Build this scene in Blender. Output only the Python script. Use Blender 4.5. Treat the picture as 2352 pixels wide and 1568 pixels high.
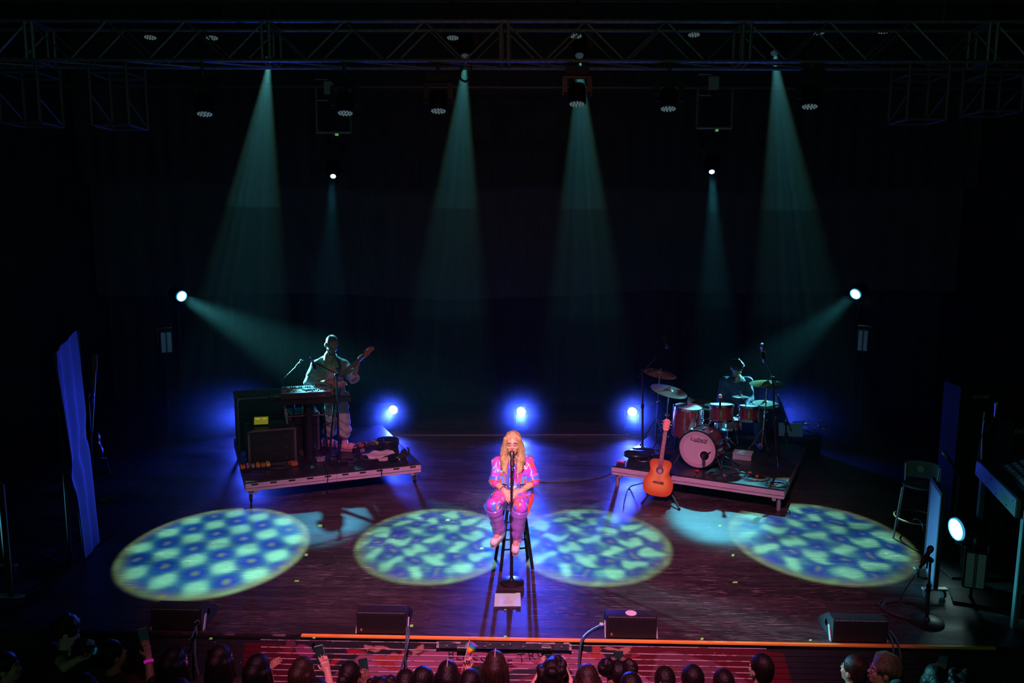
import bpy, bmesh, math, random
import numpy as np
from mathutils import Vector, Matrix, Euler, Quaternion

for o in list(bpy.data.objects):
    bpy.data.objects.remove(o, do_unlink=True)
scene = bpy.context.scene
COL = scene.collection
R = math.radians
V = Vector

# ------------------------------------------------------------------ camera
W, H, F = 2352, 1568, 1850.0
CAM = V((0.20, 0.0, 3.62))
CAMROT = Matrix.Rotation(R(1.3), 3, 'Z') @ Matrix.Rotation(R(90 - 8.2), 3, 'X') @ Matrix.Rotation(R(0.37), 3, 'Z')
cam = bpy.data.cameras.new('camera')
cam.sensor_width = 36.0
cam.lens = F / W * 36.0
cam.clip_end = 100
camo = bpy.data.objects.new('camera', cam)
camo.matrix_world = Matrix.Translation(CAM) @ CAMROT.to_4x4()
COL.objects.link(camo)
scene.camera = camo

def ray(px, py):
    return CAMROT @ V(((px - W / 2) / F, -(py - H / 2) / F, -1.0))
def G(px, py, z=0.0):
    """point of the photograph's pixel on the level plane at height z"""
    d = ray(px, py)
    return CAM + d * ((z - CAM.z) / d.z)
def P(px, py, Y):
    """point of the photograph's pixel on the upright plane at depth Y"""
    d = ray(px, py)
    return CAM + d * ((Y - CAM.y) / d.y)

# ------------------------------------------------------------------ view, world (green ambient added to lift the blacks)
scene.view_settings.view_transform = 'Standard'
scene.view_settings.look = 'None'
scene.view_settings.gamma = 1.0
scene.view_settings.use_curve_mapping = False
scene.view_settings.exposure = 0.0
world = bpy.data.worlds.new('ambient_lift')
scene.world = world
world.use_nodes = True
nt = world.node_tree
nt.nodes['Background'].inputs[0].default_value = (0.35, 1.0, 0.55, 1)
nt.nodes['Background'].inputs[1].default_value = 0.06
scene.cycles.volume_bounces = 0
scene.cycles.max_bounces = 6
scene.cycles.diffuse_bounces = 2
scene.cycles.glossy_bounces = 3
scene.cycles.transparent_max_bounces = 8
scene.cycles.use_denoising = True
scene.cycles.sample_clamp_indirect = 3.0

# ------------------------------------------------------------------ lights
def NODE(nt, kind, **kw):
    n = nt.nodes.new('ShaderNode' + kind)
    for k, v in kw.items():
        if k.startswith('i'):
            n.inputs[int(k[1:])].default_value = v
        else:
            setattr(n, k, v)
    return n
def MATH(nt, op, a, b=None, c=None):
    n = nt.nodes.new('ShaderNodeMath'); n.operation = op
    for i, x in enumerate((a, b, c)):
        if x is None: continue
        if isinstance(x, (int, float)): n.inputs[i].default_value = x
        else: nt.links.new(x, n.inputs[i])
    return n.outputs[0]
def STEP(nt, x, lo, hi):
    n = nt.nodes.new('ShaderNodeMapRange'); n.interpolation_type = 'SMOOTHSTEP'
    nt.links.new(x, n.inputs[0]); n.inputs[1].default_value = lo; n.inputs[2].default_value = hi
    return n.outputs[0]
def MIX(nt, f, a, b):
    n = nt.nodes.new('ShaderNodeMix'); n.data_type = 'RGBA'
    for s, x in ((0, f), (6, a), (7, b)):
        if isinstance(x, (int, float)): n.inputs[s].default_value = x
        elif isinstance(x, tuple): n.inputs[s].default_value = (*x[:3], 1)
        else: nt.links.new(x, n.inputs[s])
    return n.outputs[2]

def spot(name, loc, target, color, watts, half, blend=0.2, radius=0.05, gobo=None):
    l = bpy.data.lights.new(name, 'SPOT')
    l.energy = watts; l.color = color; l.spot_size = R(half * 2); l.spot_blend = blend
    l.shadow_soft_size = radius
    o = bpy.data.objects.new(name, l)
    d = (V(target) - V(loc)).normalized()
    q = d.to_track_quat('-Z', 'Y')
    o.location = loc; o.rotation_mode = 'QUATERNION'; o.rotation_quaternion = q
    COL.objects.link(o)
    if gobo:
        k, ang, warp = gobo
        l.use_nodes = True
        t = l.node_tree
        em = t.nodes['Emission']
        geo = NODE(t, 'NewGeometry')
        Rm = q.to_matrix() @ Matrix.Rotation(R(ang), 3, 'Z')
        def dot(v):
            n = NODE(t, 'VectorMath', operation='DOT_PRODUCT')
            t.links.new(geo.outputs['Incoming'], n.inputs[0]); n.inputs[1].default_value = v
            return n.outputs['Value']
        w = dot(d)
        th = math.tan(R(half))
        u = MATH(t, 'DIVIDE', MATH(t, 'DIVIDE', dot(Rm.col[0]), w), th)
        v = MATH(t, 'DIVIDE', MATH(t, 'DIVIDE', dot(Rm.col[1]), w), th)
        rr = MATH(t, 'SQRT', MATH(t, 'ADD', MATH(t, 'MULTIPLY', u, u), MATH(t, 'MULTIPLY', v, v)))
        if warp:
            cx = NODE(t, 'CombineXYZ'); t.links.new(u, cx.inputs[0]); t.links.new(v, cx.inputs[1])
            nz = NODE(t, 'TexNoise'); nz.inputs['Scale'].default_value = 4.2; nz.inputs['Detail'].default_value = 0.6
            t.links.new(cx.outputs[0], nz.inputs['Vector'])
            sp = NODE(t, 'SeparateColor'); t.links.new(nz.outputs['Color'], sp.inputs[0])
            u = MATH(t, 'ADD', u, MATH(t, 'MULTIPLY', MATH(t, 'SUBTRACT', sp.outputs[0], 0.5), warp))
            v = MATH(t, 'ADD', v, MATH(t, 'MULTIPLY', MATH(t, 'SUBTRACT', sp.outputs[1], 0.5), warp))
        cc = MATH(t, 'MULTIPLY', MATH(t, 'COSINE', MATH(t, 'MULTIPLY', u, k)), MATH(t, 'COSINE', MATH(t, 'MULTIPLY', v, k)))
        neg = MATH(t, 'MULTIPLY', cc, -1.0)
        c = MIX(t, STEP(t, cc, -0.2, 0.8), (0.008, 0.17, 0.42), (0.28, 1.0, 0.68))
        c = MIX(t, STEP(t, neg, 0.15, 0.85), c, (0.004, 0.05, 0.58))
        c = MIX(t, STEP(t, neg, 0.80, 0.98), c, (0.16, 0.36, 0.20))
        c = MIX(t, MATH(t, 'MULTIPLY', STEP(t, rr, 0.80, 1.0), 0.75), c, (0.26, 0.36, 0.03))
        t.links.new(c, em.inputs[0])
        em.inputs[1].default_value = 1.0
    return o

# four patterned beams from the upstage truss
MOVER_Y = 13.55
GOBO = [((618, 140), (503, 1248), 7.35, (12.0, 20, 0.05), 11500), ((1068, 134), (1000, 1238), 6.6, (12.5, 10, 0.44), 10500),
        ((1331, 132), (1358, 1240), 6.7, (12.5, -8, 0.46), 10500), ((1780, 126), (1876, 1230), 7.65, (12.5, -14, 0.32), 9000)]
for i, (s, t_, half, gb, wt) in enumerate(GOBO):
    spot('mover_lamp', P(*s, MOVER_Y), G(*t_), (1, 1, 1), wt, half, 0.07, 0.03, gb)
# two plain cyan backlights hung low upstage
BACK_Y = 14.5
spot('backlight_lamp', P(765, 408, BACK_Y) + V((0, -.06, -.06)), G(742, 1178), (0.10, 0.62, 1.0), 1500, 6.2, 0.6, 0.06)
spot('backlight_lamp', P(1635, 398, BACK_Y) + V((0, -.06, -.06)), G(1650, 1180), (0.12, 0.75, 1.0), 3000, 6.4, 0.6, 0.06)
# side lamps on the wing towers
SIDE_Y = 13.8
SL = P(417, 680, SIDE_Y); SR = P(1965, 675, SIDE_Y)
spot('side_lamp', SL + V((.06, -.04, -.04)), P(745, 850, 11.6), (0.16, 0.85, 1.0), 8500, 10.0, 0.8, 0.09)
spot('side_lamp', SR + V((-.06, -.04, -.04)), P(1690, 900, 11.9), (0.14, 0.80, 1.0), 3200, 11, 0.8, 0.09)
# low lamps in the wings
spot('wing_lamp', G(2197, 1215, .45) + V((-.05, 0, 0)), V((-5, 7.9, .5)), (0.12, 0.75, 1.0), 30, 24, 0.9, 0.08)
spot('wing_lamp', V((-6.6, 7.9, .5)), V((6.5, 8.0, 0.9)), (0.12, 0.75, 1.0), 130, 14, 0.9, 0.08)
# blue floor cans along the back of the stage
FLOOR_Y = 13.9
CANS = [((903, 941), (-2.3, 9.8, .35), 1300, 15), ((1197, 945), (0.15, 5.0, .55), 2600, 10), ((1452, 945), (1.45, 6.5, .55), 1700, 12)]
BLUE = (0.03, 0.065, 1.0)
for (px, tg, wt, hf) in CANS:
    spot('can_lamp', P(*px, FLOOR_Y) + V((0, -.04, 0)), V(tg), BLUE, wt, hf, 0.8, 0.06)
    spot('can_halo', P(*px, FLOOR_Y) + V((0, -.03, .0)), P(*px, FLOOR_Y) + V((0, -1, .12)), BLUE, 330 if px[0] == 1197 else 230, 55, 1.0, 0.08)  # wide spot added at each can to light its halo
CANS_H = [(P(580, 950, FLOOR_Y), V((-4.75, 8.4, 1.0)), 1500), (P(1765, 955, FLOOR_Y), V((4.35, 7.9, .55)), 2600)]
for (p, tg, wt) in CANS_H:
    spot('can_lamp', p, tg, BLUE, wt, 13 if tg.x < 0 else 7, 0.8, 0.06)
    spot('can_halo', p + V((0, -.12, .0)), p + (tg - p).normalized() + V((0, 0, .12)), BLUE, 300, 55, 1.0, 0.08)  # same added glow spot for the hidden can
# house lamps: pink-red wash over the centre of the stage, warm key on the singer; plus an added dull red fill for the truss
spot('wash_lamp', V((0.2, 2.2, 7.6)), V((0.2, 8.3, 0)), (1.0, 0.25, 0.50), 5000, 24.5, 0.95, 0.12)
spot('key_lamp', V((-0.3, -1.5, 6.2)), G(1177, 1297) + V((0, .1, .95)), (1.0, 0.80, 0.70), 4000, 4.2, 0.75, 0.10)
spot('truss_fill', V((0.4, 1.0, 6.6)), V((0.0, 10.4, 5.75)), (1.0, 0.25, 0.22), 110, 12, 1.0, 0.2)

# ------------------------------------------------------------------ materials
MATS = {}
def M(name, col=None, rough=0.5, metal=0.0, emit=None, es=0.0, coat=0.0, alpha=None, spec=None, trans=0.0):
    if name in MATS: return MATS[name]
    m = bpy.data.materials.new(name); m.use_nodes = True
    b = m.node_tree.nodes['Principled BSDF']
    b.inputs['Base Color'].default_value = (*col, 1)
    b.inputs['Roughness'].default_value = rough
    b.inputs['Metallic'].default_value = metal
    if emit: b.inputs['Emission Color'].default_value = (*emit, 1); b.inputs['Emission Strength'].default_value = es
    if coat: b.inputs['Coat Weight'].default_value = coat; b.inputs['Coat Roughness'].default_value = 0.1
    if alpha is not None: b.inputs['Alpha'].default_value = alpha
    if spec is not None: b.inputs['Specular IOR Level'].default_value = spec
    if trans: b.inputs['Transmission Weight'].default_value = trans
    MATS[name] = m
    return m
def noisy(name, c1, c2, scale=8, rough=0.6, metal=0.0, stretch=(1, 1, 1), bump=0.0, lo=0.35, hi=0.65, detail=4, coat=0.0):
    """two tones mixed by a noise, with a little relief"""
    if name in MATS: return MATS[name]
    m = M(name, c1, rough, metal, coat=coat); t = m.node_tree; b = t.nodes['Principled BSDF']
    tc = NODE(t, 'TexCoord'); mp = NODE(t, 'Mapping'); mp.inputs['Scale'].default_value = stretch
    t.links.new(tc.outputs['Object'], mp.inputs[0])
    n = NODE(t, 'TexNoise'); n.inputs['Scale'].default_value = scale; n.inputs['Detail'].default_value = detail
    t.links.new(mp.outputs[0], n.inputs['Vector'])
    t.links.new(MIX(t, STEP(t, n.outputs[0], lo, hi), c1, c2), b.inputs['Base Color'])
    if bump:
        bp = NODE(t, 'Bump'); bp.inputs['Strength'].default_value = bump; bp.inputs['Distance'].default_value = 0.01
        t.links.new(n.outputs[0], bp.inputs['Height']); t.links.new(bp.outputs[0], b.inputs['Normal'])
    return m
M('black', (.012, .012, .013), .6)
M('black_gloss', (.012, .012, .014), .25, coat=.3)
M('black_metal', (.03, .03, .035), .38, .6)
M('dark_metal', (.10, .10, .11), .4, .8)
M('chrome', (.75, .77, .8), .14, 1.0)
M('steel', (.45, .46, .48), .35, .9)
M('alu', (.55, .55, .58), .45, .6)
M('white', (.75, .75, .75), .6)
M('red', (.7, .02, .02), .5)
M('rubber', (.015, .015, .016), .75)
M('cable', (.02, .022, .026), .45)
M('glow_tape', (.25, .95, .18), .6, emit=(.2, 1, .15), es=.12)

# ------------------------------------------------------------------ mesh builder
WM = {}
class MB:
    def __init__(s, mat=None): s.v = []; s.f = []; s.X = mat or Matrix.Identity(4)
    def at(s, m): s.X = m; return s
    def add(s, vs, fs):
        n = len(s.v); s.v += [s.X @ V(p) for p in vs]; s.f += [tuple(i + n for i in f) for f in fs]; return s
    def box(s, c, d, rot=None):
        c = V(c); h = V(d) / 2; q = rot.to_matrix() if isinstance(rot, (Euler, Quaternion)) else (rot or Matrix.Identity(3))
        vs = [c + q @ V((x * h.x, y * h.y, z * h.z)) for x in (-1, 1) for y in (-1, 1) for z in (-1, 1)]
        return s.add(vs, [(0, 1, 3, 2), (4, 6, 7, 5), (0, 4, 5, 1), (2, 3, 7, 6), (0, 2, 6, 4), (1, 5, 7, 3)])
    def bar(s, a, b, w, d=None, up=(0, 0, 1)):
        a, b = V(a), V(b); z = (b - a); L = z.length; z = z / L
        x = V(up).cross(z)
        if x.length < 1e-4: x = V((1, 0, 0)).cross(z)
        x.normalize(); y = z.cross(x)
        return s.box((a + b) / 2, (w, d or w, L), Matrix((x, y, z)).transposed())
    def cyl(s, a, b, r0, r1=None, n=12, caps=True):
        return s.tube([a, b], [r0, r0 if r1 is None else r1], n, caps)
    def tube(s, pts, r, n=8, caps=True):
        pts = [V(p) for p in pts]; k = len(pts)
        rs = r if isinstance(r, (list, tuple)) else [r] * k
        t0 = (pts[1] - pts[0]).normalized()
        x = t0.orthogonal().normalized(); vs = []
        for i, p in enumerate(pts):
            t = (pts[min(i + 1, k - 1)] - pts[max(i - 1, 0)])
            t = t.normalized() if t.length > 1e-9 else t0
            x = (x - t * x.dot(t))
            x = x.normalized() if x.length > 1e-6 else t.orthogonal().normalized()
            y = t.cross(x)
            for j in range(n):
                a = 2 * math.pi * j / n
                vs.append(p + (x * math.cos(a) + y * math.sin(a)) * rs[i])
        fs = [(i * n + j, i * n + (j + 1) % n, (i + 1) * n + (j + 1) % n, (i + 1) * n + j) for i in range(k - 1) for j in range(n)]
        if caps: fs += [tuple(range(n))[::-1], tuple((k - 1) * n + j for j in range(n))]
        return s.add(vs, fs)
    def lathe(s, prof, c=(0, 0, 0), axis=(0, 0, 1), n=24, closed=False):
        c = V(c); z = V(axis).normalized(); x = z.orthogonal().normalized(); y = z.cross(x)
        vs = []; k = len(prof)
        for (r, h) in prof:
            for j in range(n):
                a = 2 * math.pi * j / n
                vs.append(c + z * h + (x * math.cos(a) + y * math.sin(a)) * max(r, 1e-4))
        fs = [(i * n + j, i * n + (j + 1) % n, (i + 1) * n + (j + 1) % n, (i + 1) * n + j) for i in range(k - 1) for j in range(n)]
        if closed: fs += [((k - 1) * n + j, (k - 1) * n + (j + 1) % n, (j + 1) % n, j) for j in range(n)]
        else: fs += [tuple(range(n))[::-1], tuple((k - 1) * n + j for j in range(n))]
        return s.add(vs, fs)
    def prism(s, poly, a, b):
        """poly: points; extruded from offset a to offset b"""
        n = len(poly); a, b = V(a), V(b)
        vs = [V(p) + a for p in poly] + [V(p) + b for p in poly]
        return s.add(vs, [tuple(range(n))[::-1], tuple(range(n, 2 * n))] + [(i, (i + 1) % n, n + (i + 1) % n, n + i) for i in range(n)])
    def ball(s, c, r, n=10, m=7):
        c = V(c); r = V((r, r, r)) if isinstance(r, (int, float)) else V(r)
        vs = [c + V((0, 0, r.z))]; fs = []
        for i in range(1, m):
            th = math.pi * i / m
            vs += [c + V((r.x * math.sin(th) * math.cos(2 * math.pi * j / n), r.y * math.sin(th) * math.sin(2 * math.pi * j / n), r.z * math.cos(th))) for j in range(n)]
        vs.append(c - V((0, 0, r.z))); e = len(vs) - 1
        for j in range(n):
            fs.append((0, 1 + j, 1 + (j + 1) % n)); fs.append((e, 1 + (m - 2) * n + (j + 1) % n, 1 + (m - 2) * n + j))
        for i in range(m - 2):
            fs += [(1 + i * n + j, 1 + (i + 1) * n + j, 1 + (i + 1) * n + (j + 1) % n, 1 + i * n + (j + 1) % n) for j in range(n)]
        return s.add(vs, fs)
    def torus(s, c, axis, Rr, r, n=28, m=8, a0=0, a1=360):
        c = V(c); z = V(axis).normalized(); x = z.orthogonal().normalized(); y = z.cross(x)
        full = abs(a1 - a0) >= 360
        pts = [c + (x * math.cos(R(a)) + y * math.sin(R(a))) * Rr for a in np.linspace(a0, a1, n + 1)]
        return s.tube(pts, r, m, not full)
    def build(s, name, mat, parent=None, bevel=0.0, smooth=35, seg=2):
        inv = WM[parent].inverted() if parent is not None else Matrix.Identity(4)
        me = bpy.data.meshes.new(name)
        me.from_pydata([inv @ p for p in s.v], [], s.f)
        return finish(name, me, mat, parent, bevel, smooth, seg)
def finish(name, me, mat, parent=None, bevel=0.0, smooth=35, seg=2, recalc=True):
    bm = bmesh.new(); bm.from_mesh(me)
    if recalc: bmesh.ops.recalc_face_normals(bm, faces=bm.faces)
    if bevel:
        es = [e for e in bm.edges if len(e.link_faces) == 2 and e.calc_face_angle(0) > R(40)]
        bmesh.ops.bevel(bm, geom=es, offset=bevel, segments=seg, affect='EDGES', clamp_overlap=True)
    if smooth:
        for f in bm.faces: f.smooth = True
        for e in bm.edges:
            if len(e.link_faces) == 2 and e.calc_face_angle(0) > R(smooth): e.smooth = False
    bm.to_mesh(me); bm.free()
    me.materials.append(MATS[mat] if isinstance(mat, str) else mat)
    o = bpy.data.objects.new(name, me); COL.objects.link(o)
    if parent is not None: o.parent = parent; WM[o] = WM[parent]
    else: WM[o] = Matrix.Identity(4)
    return o
def tag(o, label, cat=None, group=None, kind=None):
    o['label'] = label
    if cat: o['category'] = cat
    if group: o['group'] = group
    if kind: o['kind'] = kind
    return o
def thing(name, label, cat, loc, group=None):
    o = bpy.data.objects.new(name, None); o.location = loc; o.empty_display_size = .1; COL.objects.link(o)
    WM[o] = Matrix.Translation(V(loc))
    return tag(o, label, cat, group)
def frame(loc, fwd=(0, -1, 0), up=(0, 0, 1)):
    """local axes: -Y is the thing's front (fwd), Z up"""
    y = -V(fwd).normalized(); z = V(up); z = (z - y * z.dot(y)).normalized(); x = y.cross(z)
    m = Matrix((x, y, z)).transposed().to_4x4(); m.translation = V(loc); return m
def lettering(name, s, size, Xf, mat, parent, shear=0.0, depth=0.0008, space=1.0, align='CENTER'):
    cu = bpy.data.curves.new(name, 'FONT'); cu.body = s; cu.size = size; cu.extrude = depth; cu.shear = shear
    cu.align_x = align; cu.align_y = 'CENTER'; cu.space_character = space; cu.resolution_u = 3
    t = bpy.data.objects.new(name, cu); COL.objects.link(t)
    bpy.context.view_layer.update()
    me = bpy.data.meshes.new_from_object(t.evaluated_get(bpy.context.evaluated_depsgraph_get()))
    bpy.data.objects.remove(t, do_unlink=True)
    inv = WM[parent].inverted() if parent is not None else Matrix.Identity(4)
    me.transform(inv @ Xf); me.name = name
    me.materials.clear()
    return finish(name, me, mat, parent, 0, 0)
# upright text plane: local X right, local Y up, local Z towards the viewer
def textframe(loc, right, up):
    x = V(right).normalized(); y = V(up); y = (y - x * y.dot(x)).normalized(); z = x.cross(y)
    m = Matrix((x, y, z)).transposed().to_4x4(); m.translation = V(loc); return m

# ------------------------------------------------------------------ soft bodies: smooth union of round cones and ellipsoids, meshed by surface nets
def sdf_mesh(prims, h=0.01, k=0.02):
    lo = np.full(3, 1e9); hi = -lo
    bbs = []
    for p in prims:
        if p[0] == 'c':
            a, b, ra, rb = np.array(p[1], float), np.array(p[2], float), p[3], p[4]
            l = np.minimum(a - ra, b - rb); u = np.maximum(a + ra, b + rb)
        else:
            c = np.array(p[1], float); r = max(p[2]); l = c - r; u = c + r
        bbs.append((l, u))
        if not isinstance(p[-1], str): lo = np.minimum(lo, l); hi = np.maximum(hi, u)
    lo = lo - 3 * h - k; hi = hi + 3 * h + k
    n = np.ceil((hi - lo) / h).astype(int) + 1
    Fd = np.full(n, 0.2, np.float32)
    for p, (l, u) in zip(prims, bbs):
        mg = 2.5 * k + 3 * h
        i0 = np.maximum(((l - mg - lo) / h).astype(int), 0); i1 = np.minimum(np.ceil((u + mg - lo) / h).astype(int) + 1, n)
        if (i1 <= i0).any(): continue
        ax = [lo[d] + h * np.arange(i0[d], i1[d]) for d in range(3)]
        X = np.stack(np.meshgrid(*ax, indexing='ij'), -1)
        if p[0] == 'c':
            a, b, ra, rb = np.array(p[1], float), np.array(p[2], float), p[3], p[4]
            ab = b - a; t = np.clip(((X - a) @ ab) / max(ab @ ab, 1e-9), 0, 1)
            d = np.linalg.norm(X - a - t[..., None] * ab, axis=-1) - (ra + (rb - ra) * t)
        else:
            c = np.array(p[1], float); r = np.array(p[2], float)
            q = X - c
            if len(p) > 3 and p[3] is not None and not isinstance(p[3], str): q = q @ np.array(p[3])
            k0 = np.linalg.norm(q / r, axis=-1); k1 = np.linalg.norm(q / (r * r), axis=-1)
            d = k0 * (k0 - 1) / np.maximum(k1, 1e-6)
        kk = k * .3 if p[0] == 'c' and max(p[3], p[4]) < .0165 and not isinstance(p[-1], str) else k
        sl = tuple(slice(i0[j], i1[j]) for j in range(3)); g = Fd[sl]
        if isinstance(p[-1], str):
            hh = np.clip(0.5 - 0.5 * (g + d) / k, 0, 1); Fd[sl] = g + (-d - g) * hh + k * hh * (1 - hh)
        else:
            hh = np.clip(0.5 + 0.5 * (g - d) / kk, 0, 1); Fd[sl] = g + (d - g) * hh - kk * hh * (1 - hh)
    S = Fd < 0
    # cells with a sign change
    c = [S[i:n[0] - 1 + i, j:n[1] - 1 + j, l:n[2] - 1 + l] for i in (0, 1) for j in (0, 1) for l in (0, 1)]
    cnt = sum(x.astype(np.int8) for x in c); act = (cnt > 0) & (cnt < 8)
    idx = np.full(act.shape, -1, np.int64); idx[act] = np.arange(act.sum())
    base = np.argwhere(act); acc = np.zeros((len(base), 3)); num = np.zeros(len(base))
    offs = [np.array((i, j, l)) for i in (0, 1) for j in (0, 1) for l in (0, 1)]
    for a in range(8):
        for d in range(3):
            if offs[a][d]: continue
            e = offs[a].copy(); e[d] = 1
            A = base + offs[a]; B = base + e
            fa = Fd[A[:, 0], A[:, 1], A[:, 2]]; fb = Fd[B[:, 0], B[:, 1], B[:, 2]]
            m = (fa < 0) != (fb < 0)
            t = np.where(m, fa / np.where(m, fa - fb, 1), 0)
            acc[m] += A[m] + t[m, None] * (e - offs[a]); num[m] += 1
    vs = lo + h * (acc / num[:, None])
    quads = []
    for d in range(3):
        sl0 = [slice(1, -1)] * 3; sl1 = [slice(1, -1)] * 3
        sl0[d] = slice(0, -1); sl1[d] = slice(1, None)
        s0 = S[tuple(sl0)]; s1 = S[tuple(sl1)]
        for flip in (False, True):
            m = (s0 & ~s1) if not flip else (~s0 & s1)
            q = np.argwhere(m)
            if not len(q): continue
            off = np.ones(3, int); off[d] = 0
            q = q + off
            d1, d2 = (d + 1) % 3, (d + 2) % 3
            e1 = np.zeros(3, int); e1[d1] = 1; e2 = np.zeros(3, int); e2[d2] = 1
            g = lambda x: idx[x[:, 0], x[:, 1], x[:, 2]]
            a_, b_, c_, d_ = g(q - e1 - e2), g(q - e2), g(q), g(q - e1)
            quads.append(np.stack((a_, b_, c_, d_) if not flip else (d_, c_, b_, a_), 1))
    return vs, np.concatenate(quads)
def blob(name, prims, mat, parent=None, h=0.01, k=0.02, warp=None):
    vs, qs = sdf_mesh(prims, h, k)
    if warp: vs = warp(vs)
    inv = WM[parent].inverted() if parent is not None else Matrix.Identity(4)
    A = np.array(inv); vs = vs @ A[:3, :3].T + A[:3, 3]
    me = bpy.data.meshes.new(name); me.from_pydata(vs.tolist(), [], qs.tolist())
    return finish(name, me, mat, parent, 0, 180, recalc=False)
def c_(a, b, ra, rb=None): return ('c', tuple(a), tuple(b), ra, ra if rb is None else rb)
def e_(c, r, rot=None): return ('e', tuple(c), tuple(r), None if rot is None else np.array(rot))
def lerp(a, b, t): return V(a) + (V(b) - V(a)) * t
def smoothpath(pts, n=8):
    """Catmull-Rom through the points"""
    pts = [V(p) for p in pts]; out = []
    for i in range(len(pts) - 1):
        p0, p1, p2, p3 = pts[max(i - 1, 0)], pts[i], pts[i + 1], pts[min(i + 2, len(pts) - 1)]
        for j in range(n):
            t = j / n
            out.append(0.5 * ((2 * p1) + (p2 - p0) * t + (2 * p0 - 5 * p1 + 4 * p2 - p3) * t * t + (-p0 + 3 * p1 - 3 * p2 + p3) * t ** 3))
    return out + [pts[-1]]

# ------------------------------------------------------------------ the hall and the stage
EDGE_Y = G(1176, 1468)[1]
HOUSE_Z = -1.5
def floor_mat():
    m = M('stage_wood', (.05, .03, .03), .45); t = m.node_tree; b = t.nodes['Principled BSDF']
    tc = NODE(t, 'TexCoord')
    br = NODE(t, 'TexBrick'); br.offset = 0.37; br.inputs['Scale'].default_value = 1.0
    br.inputs['Brick Width'].default_value = 1.9; br.inputs['Row Height'].default_value = 0.057
    br.inputs['Mortar Size'].default_value = 0.0016; br.inputs['Mortar Smooth'].default_value = 0.3
    br.inputs['Color1'].default_value = (.0, .0, .0, 1); br.inputs['Color2'].default_value = (1, 1, 1, 1); br.inputs['Mortar'].default_value = (.3, .3, .3, 1)
    t.links.new(tc.outputs['Object'], br.inputs['Vector'])
    def noise(sc, st, det=5, seed=0):
        mp = NODE(t, 'Mapping'); mp.inputs['Scale'].default_value = st; mp.inputs['Location'].default_value = (seed, seed * 2, seed)
        t.links.new(tc.outputs['Object'], mp.inputs[0])
        n = NODE(t, 'TexNoise'); n.inputs['Scale'].default_value = sc; n.inputs['Detail'].default_value = det; n.inputs['Roughness'].default_value = .6
        t.links.new(mp.outputs[0], n.inputs['Vector']); return n.outputs[0]
    c = MIX(t, br.outputs['Color'], (.014, .012, .013), (.040, .033, .034))
    grain = noise(9, (.8, 14, 1))
    c = MIX(t, STEP(t, grain, .52, .70), c, (.085, .068, .068))
    worn = noise(1.4, (.5, 1.4, 1), 4, 7)
    streak = noise(14, (.35, 9, 1), 3, 3)
    f = MATH(t, 'MULTIPLY', STEP(t, worn, .46, .66), STEP(t, streak, .54, .66))
    c = MIX(t, f, c, (.21, .17, .17))
    # pale scuffs, scratches and specks
    s1 = MATH(t, 'MULTIPLY', STEP(t, noise(1.0, (5.0, 75, 1), 2, 21), .60, .66), STEP(t, noise(.9, (1, 1.6, 1), 3, 17), .44, .58))
    c = MIX(t, s1, c, (.26, .21, .205))
    s2 = MATH(t, 'MULTIPLY', STEP(t, noise(1.0, (2.2, 48, 1), 2, 31), .62, .68), STEP(t, noise(.7, (1, 1.3, 1), 3, 27), .46, .60))
    c = MIX(t, s2, c, (.17, .14, .14))
    s3 = STEP(t, noise(1.0, (1.1, 14, 1), 2, 41), .58, .70)
    c = MIX(t, MATH(t, 'MULTIPLY', s3, .55), c, (.075, .06, .06))
    sc = MATH(t, 'MULTIPLY', STEP(t, noise(26, (.55, 1.6, 1), 3, 11), .69, .73), STEP(t, noise(2.1, (1, 1, 1), 2, 5), .45, .6))
    c = MIX(t, sc, c, (.55, .47, .46))
    c = MIX(t, br.outputs['Fac'], c, (.012, .009, .009))
    t.links.new(c, b.inputs['Base Color'])
    rg = NODE(t, 'MapRange'); t.links.new(worn, rg.inputs[0]); rg.inputs[1].default_value = .3; rg.inputs[2].default_value = .7; rg.inputs[3].default_value = .34; rg.inputs[4].default_value = .62
    t.links.new(rg.outputs[0], b.inputs['Roughness'])
    bp = NODE(t, 'Bump'); bp.inputs['Strength'].default_value = .35; bp.inputs['Distance'].default_value = .003
    hsum = MATH(t, 'SUBTRACT', grain, MATH(t, 'MULTIPLY', br.outputs['Fac'], 1.5))
    t.links.new(hsum, bp.inputs['Height']); t.links.new(bp.outputs[0], b.inputs['Normal'])
    return m
floor_mat()
noisy('hall_black', (.018, .019, .018), (.028, .030, .028), 3, .85, bump=.2)
noisy('drape_dark', (.035, .036, .035), (.055, .056, .055), 6, .9, stretch=(6, 6, .3))
noisy('drape_mid', (.075, .076, .076), (.10, .10, .10), 6, .9, stretch=(6, 6, .3))
noisy('house_floor', (.02, .018, .017), (.03, .026, .024), 4, .7)
MB().box((0, (EDGE_Y + .02 + 16.4) / 2, -.02), (17, 16.4 - EDGE_Y - .02, .04)).build('floor', 'stage_wood')
tag(bpy.data.objects['floor'], 'dark worn timber stage floor of long narrow boards', kind='structure')
MB().box((0, (EDGE_Y - 3) / 2, HOUSE_Z - .05), (17, EDGE_Y + 3, .1)).build('floor_house', 'house_floor')
tag(bpy.data.objects['floor_house'], 'dark hall floor under the standing audience', kind='structure')
for nm, c, d, lb in (('wall_back', (0, 16.5, 3.5), (17, .2, 10.4), 'black rear wall of the stage'), ('wall_left', (-8.6, 6.7, 3.5), (.2, 19.8, 10.4), 'black side wall beyond the wing drape'),
                     ('wall_right', (8.6, 6.7, 3.5), (.2, 19.8, 10.4), 'black side wall behind the mixing desk'), ('ceiling', (0, 6.7, 8.8), (17.4, 19.8, .2), 'black hall ceiling above the lighting trusses')):
    tag(MB().box(c, d).build(nm, 'hall_black'), lb, kind='structure')

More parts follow.
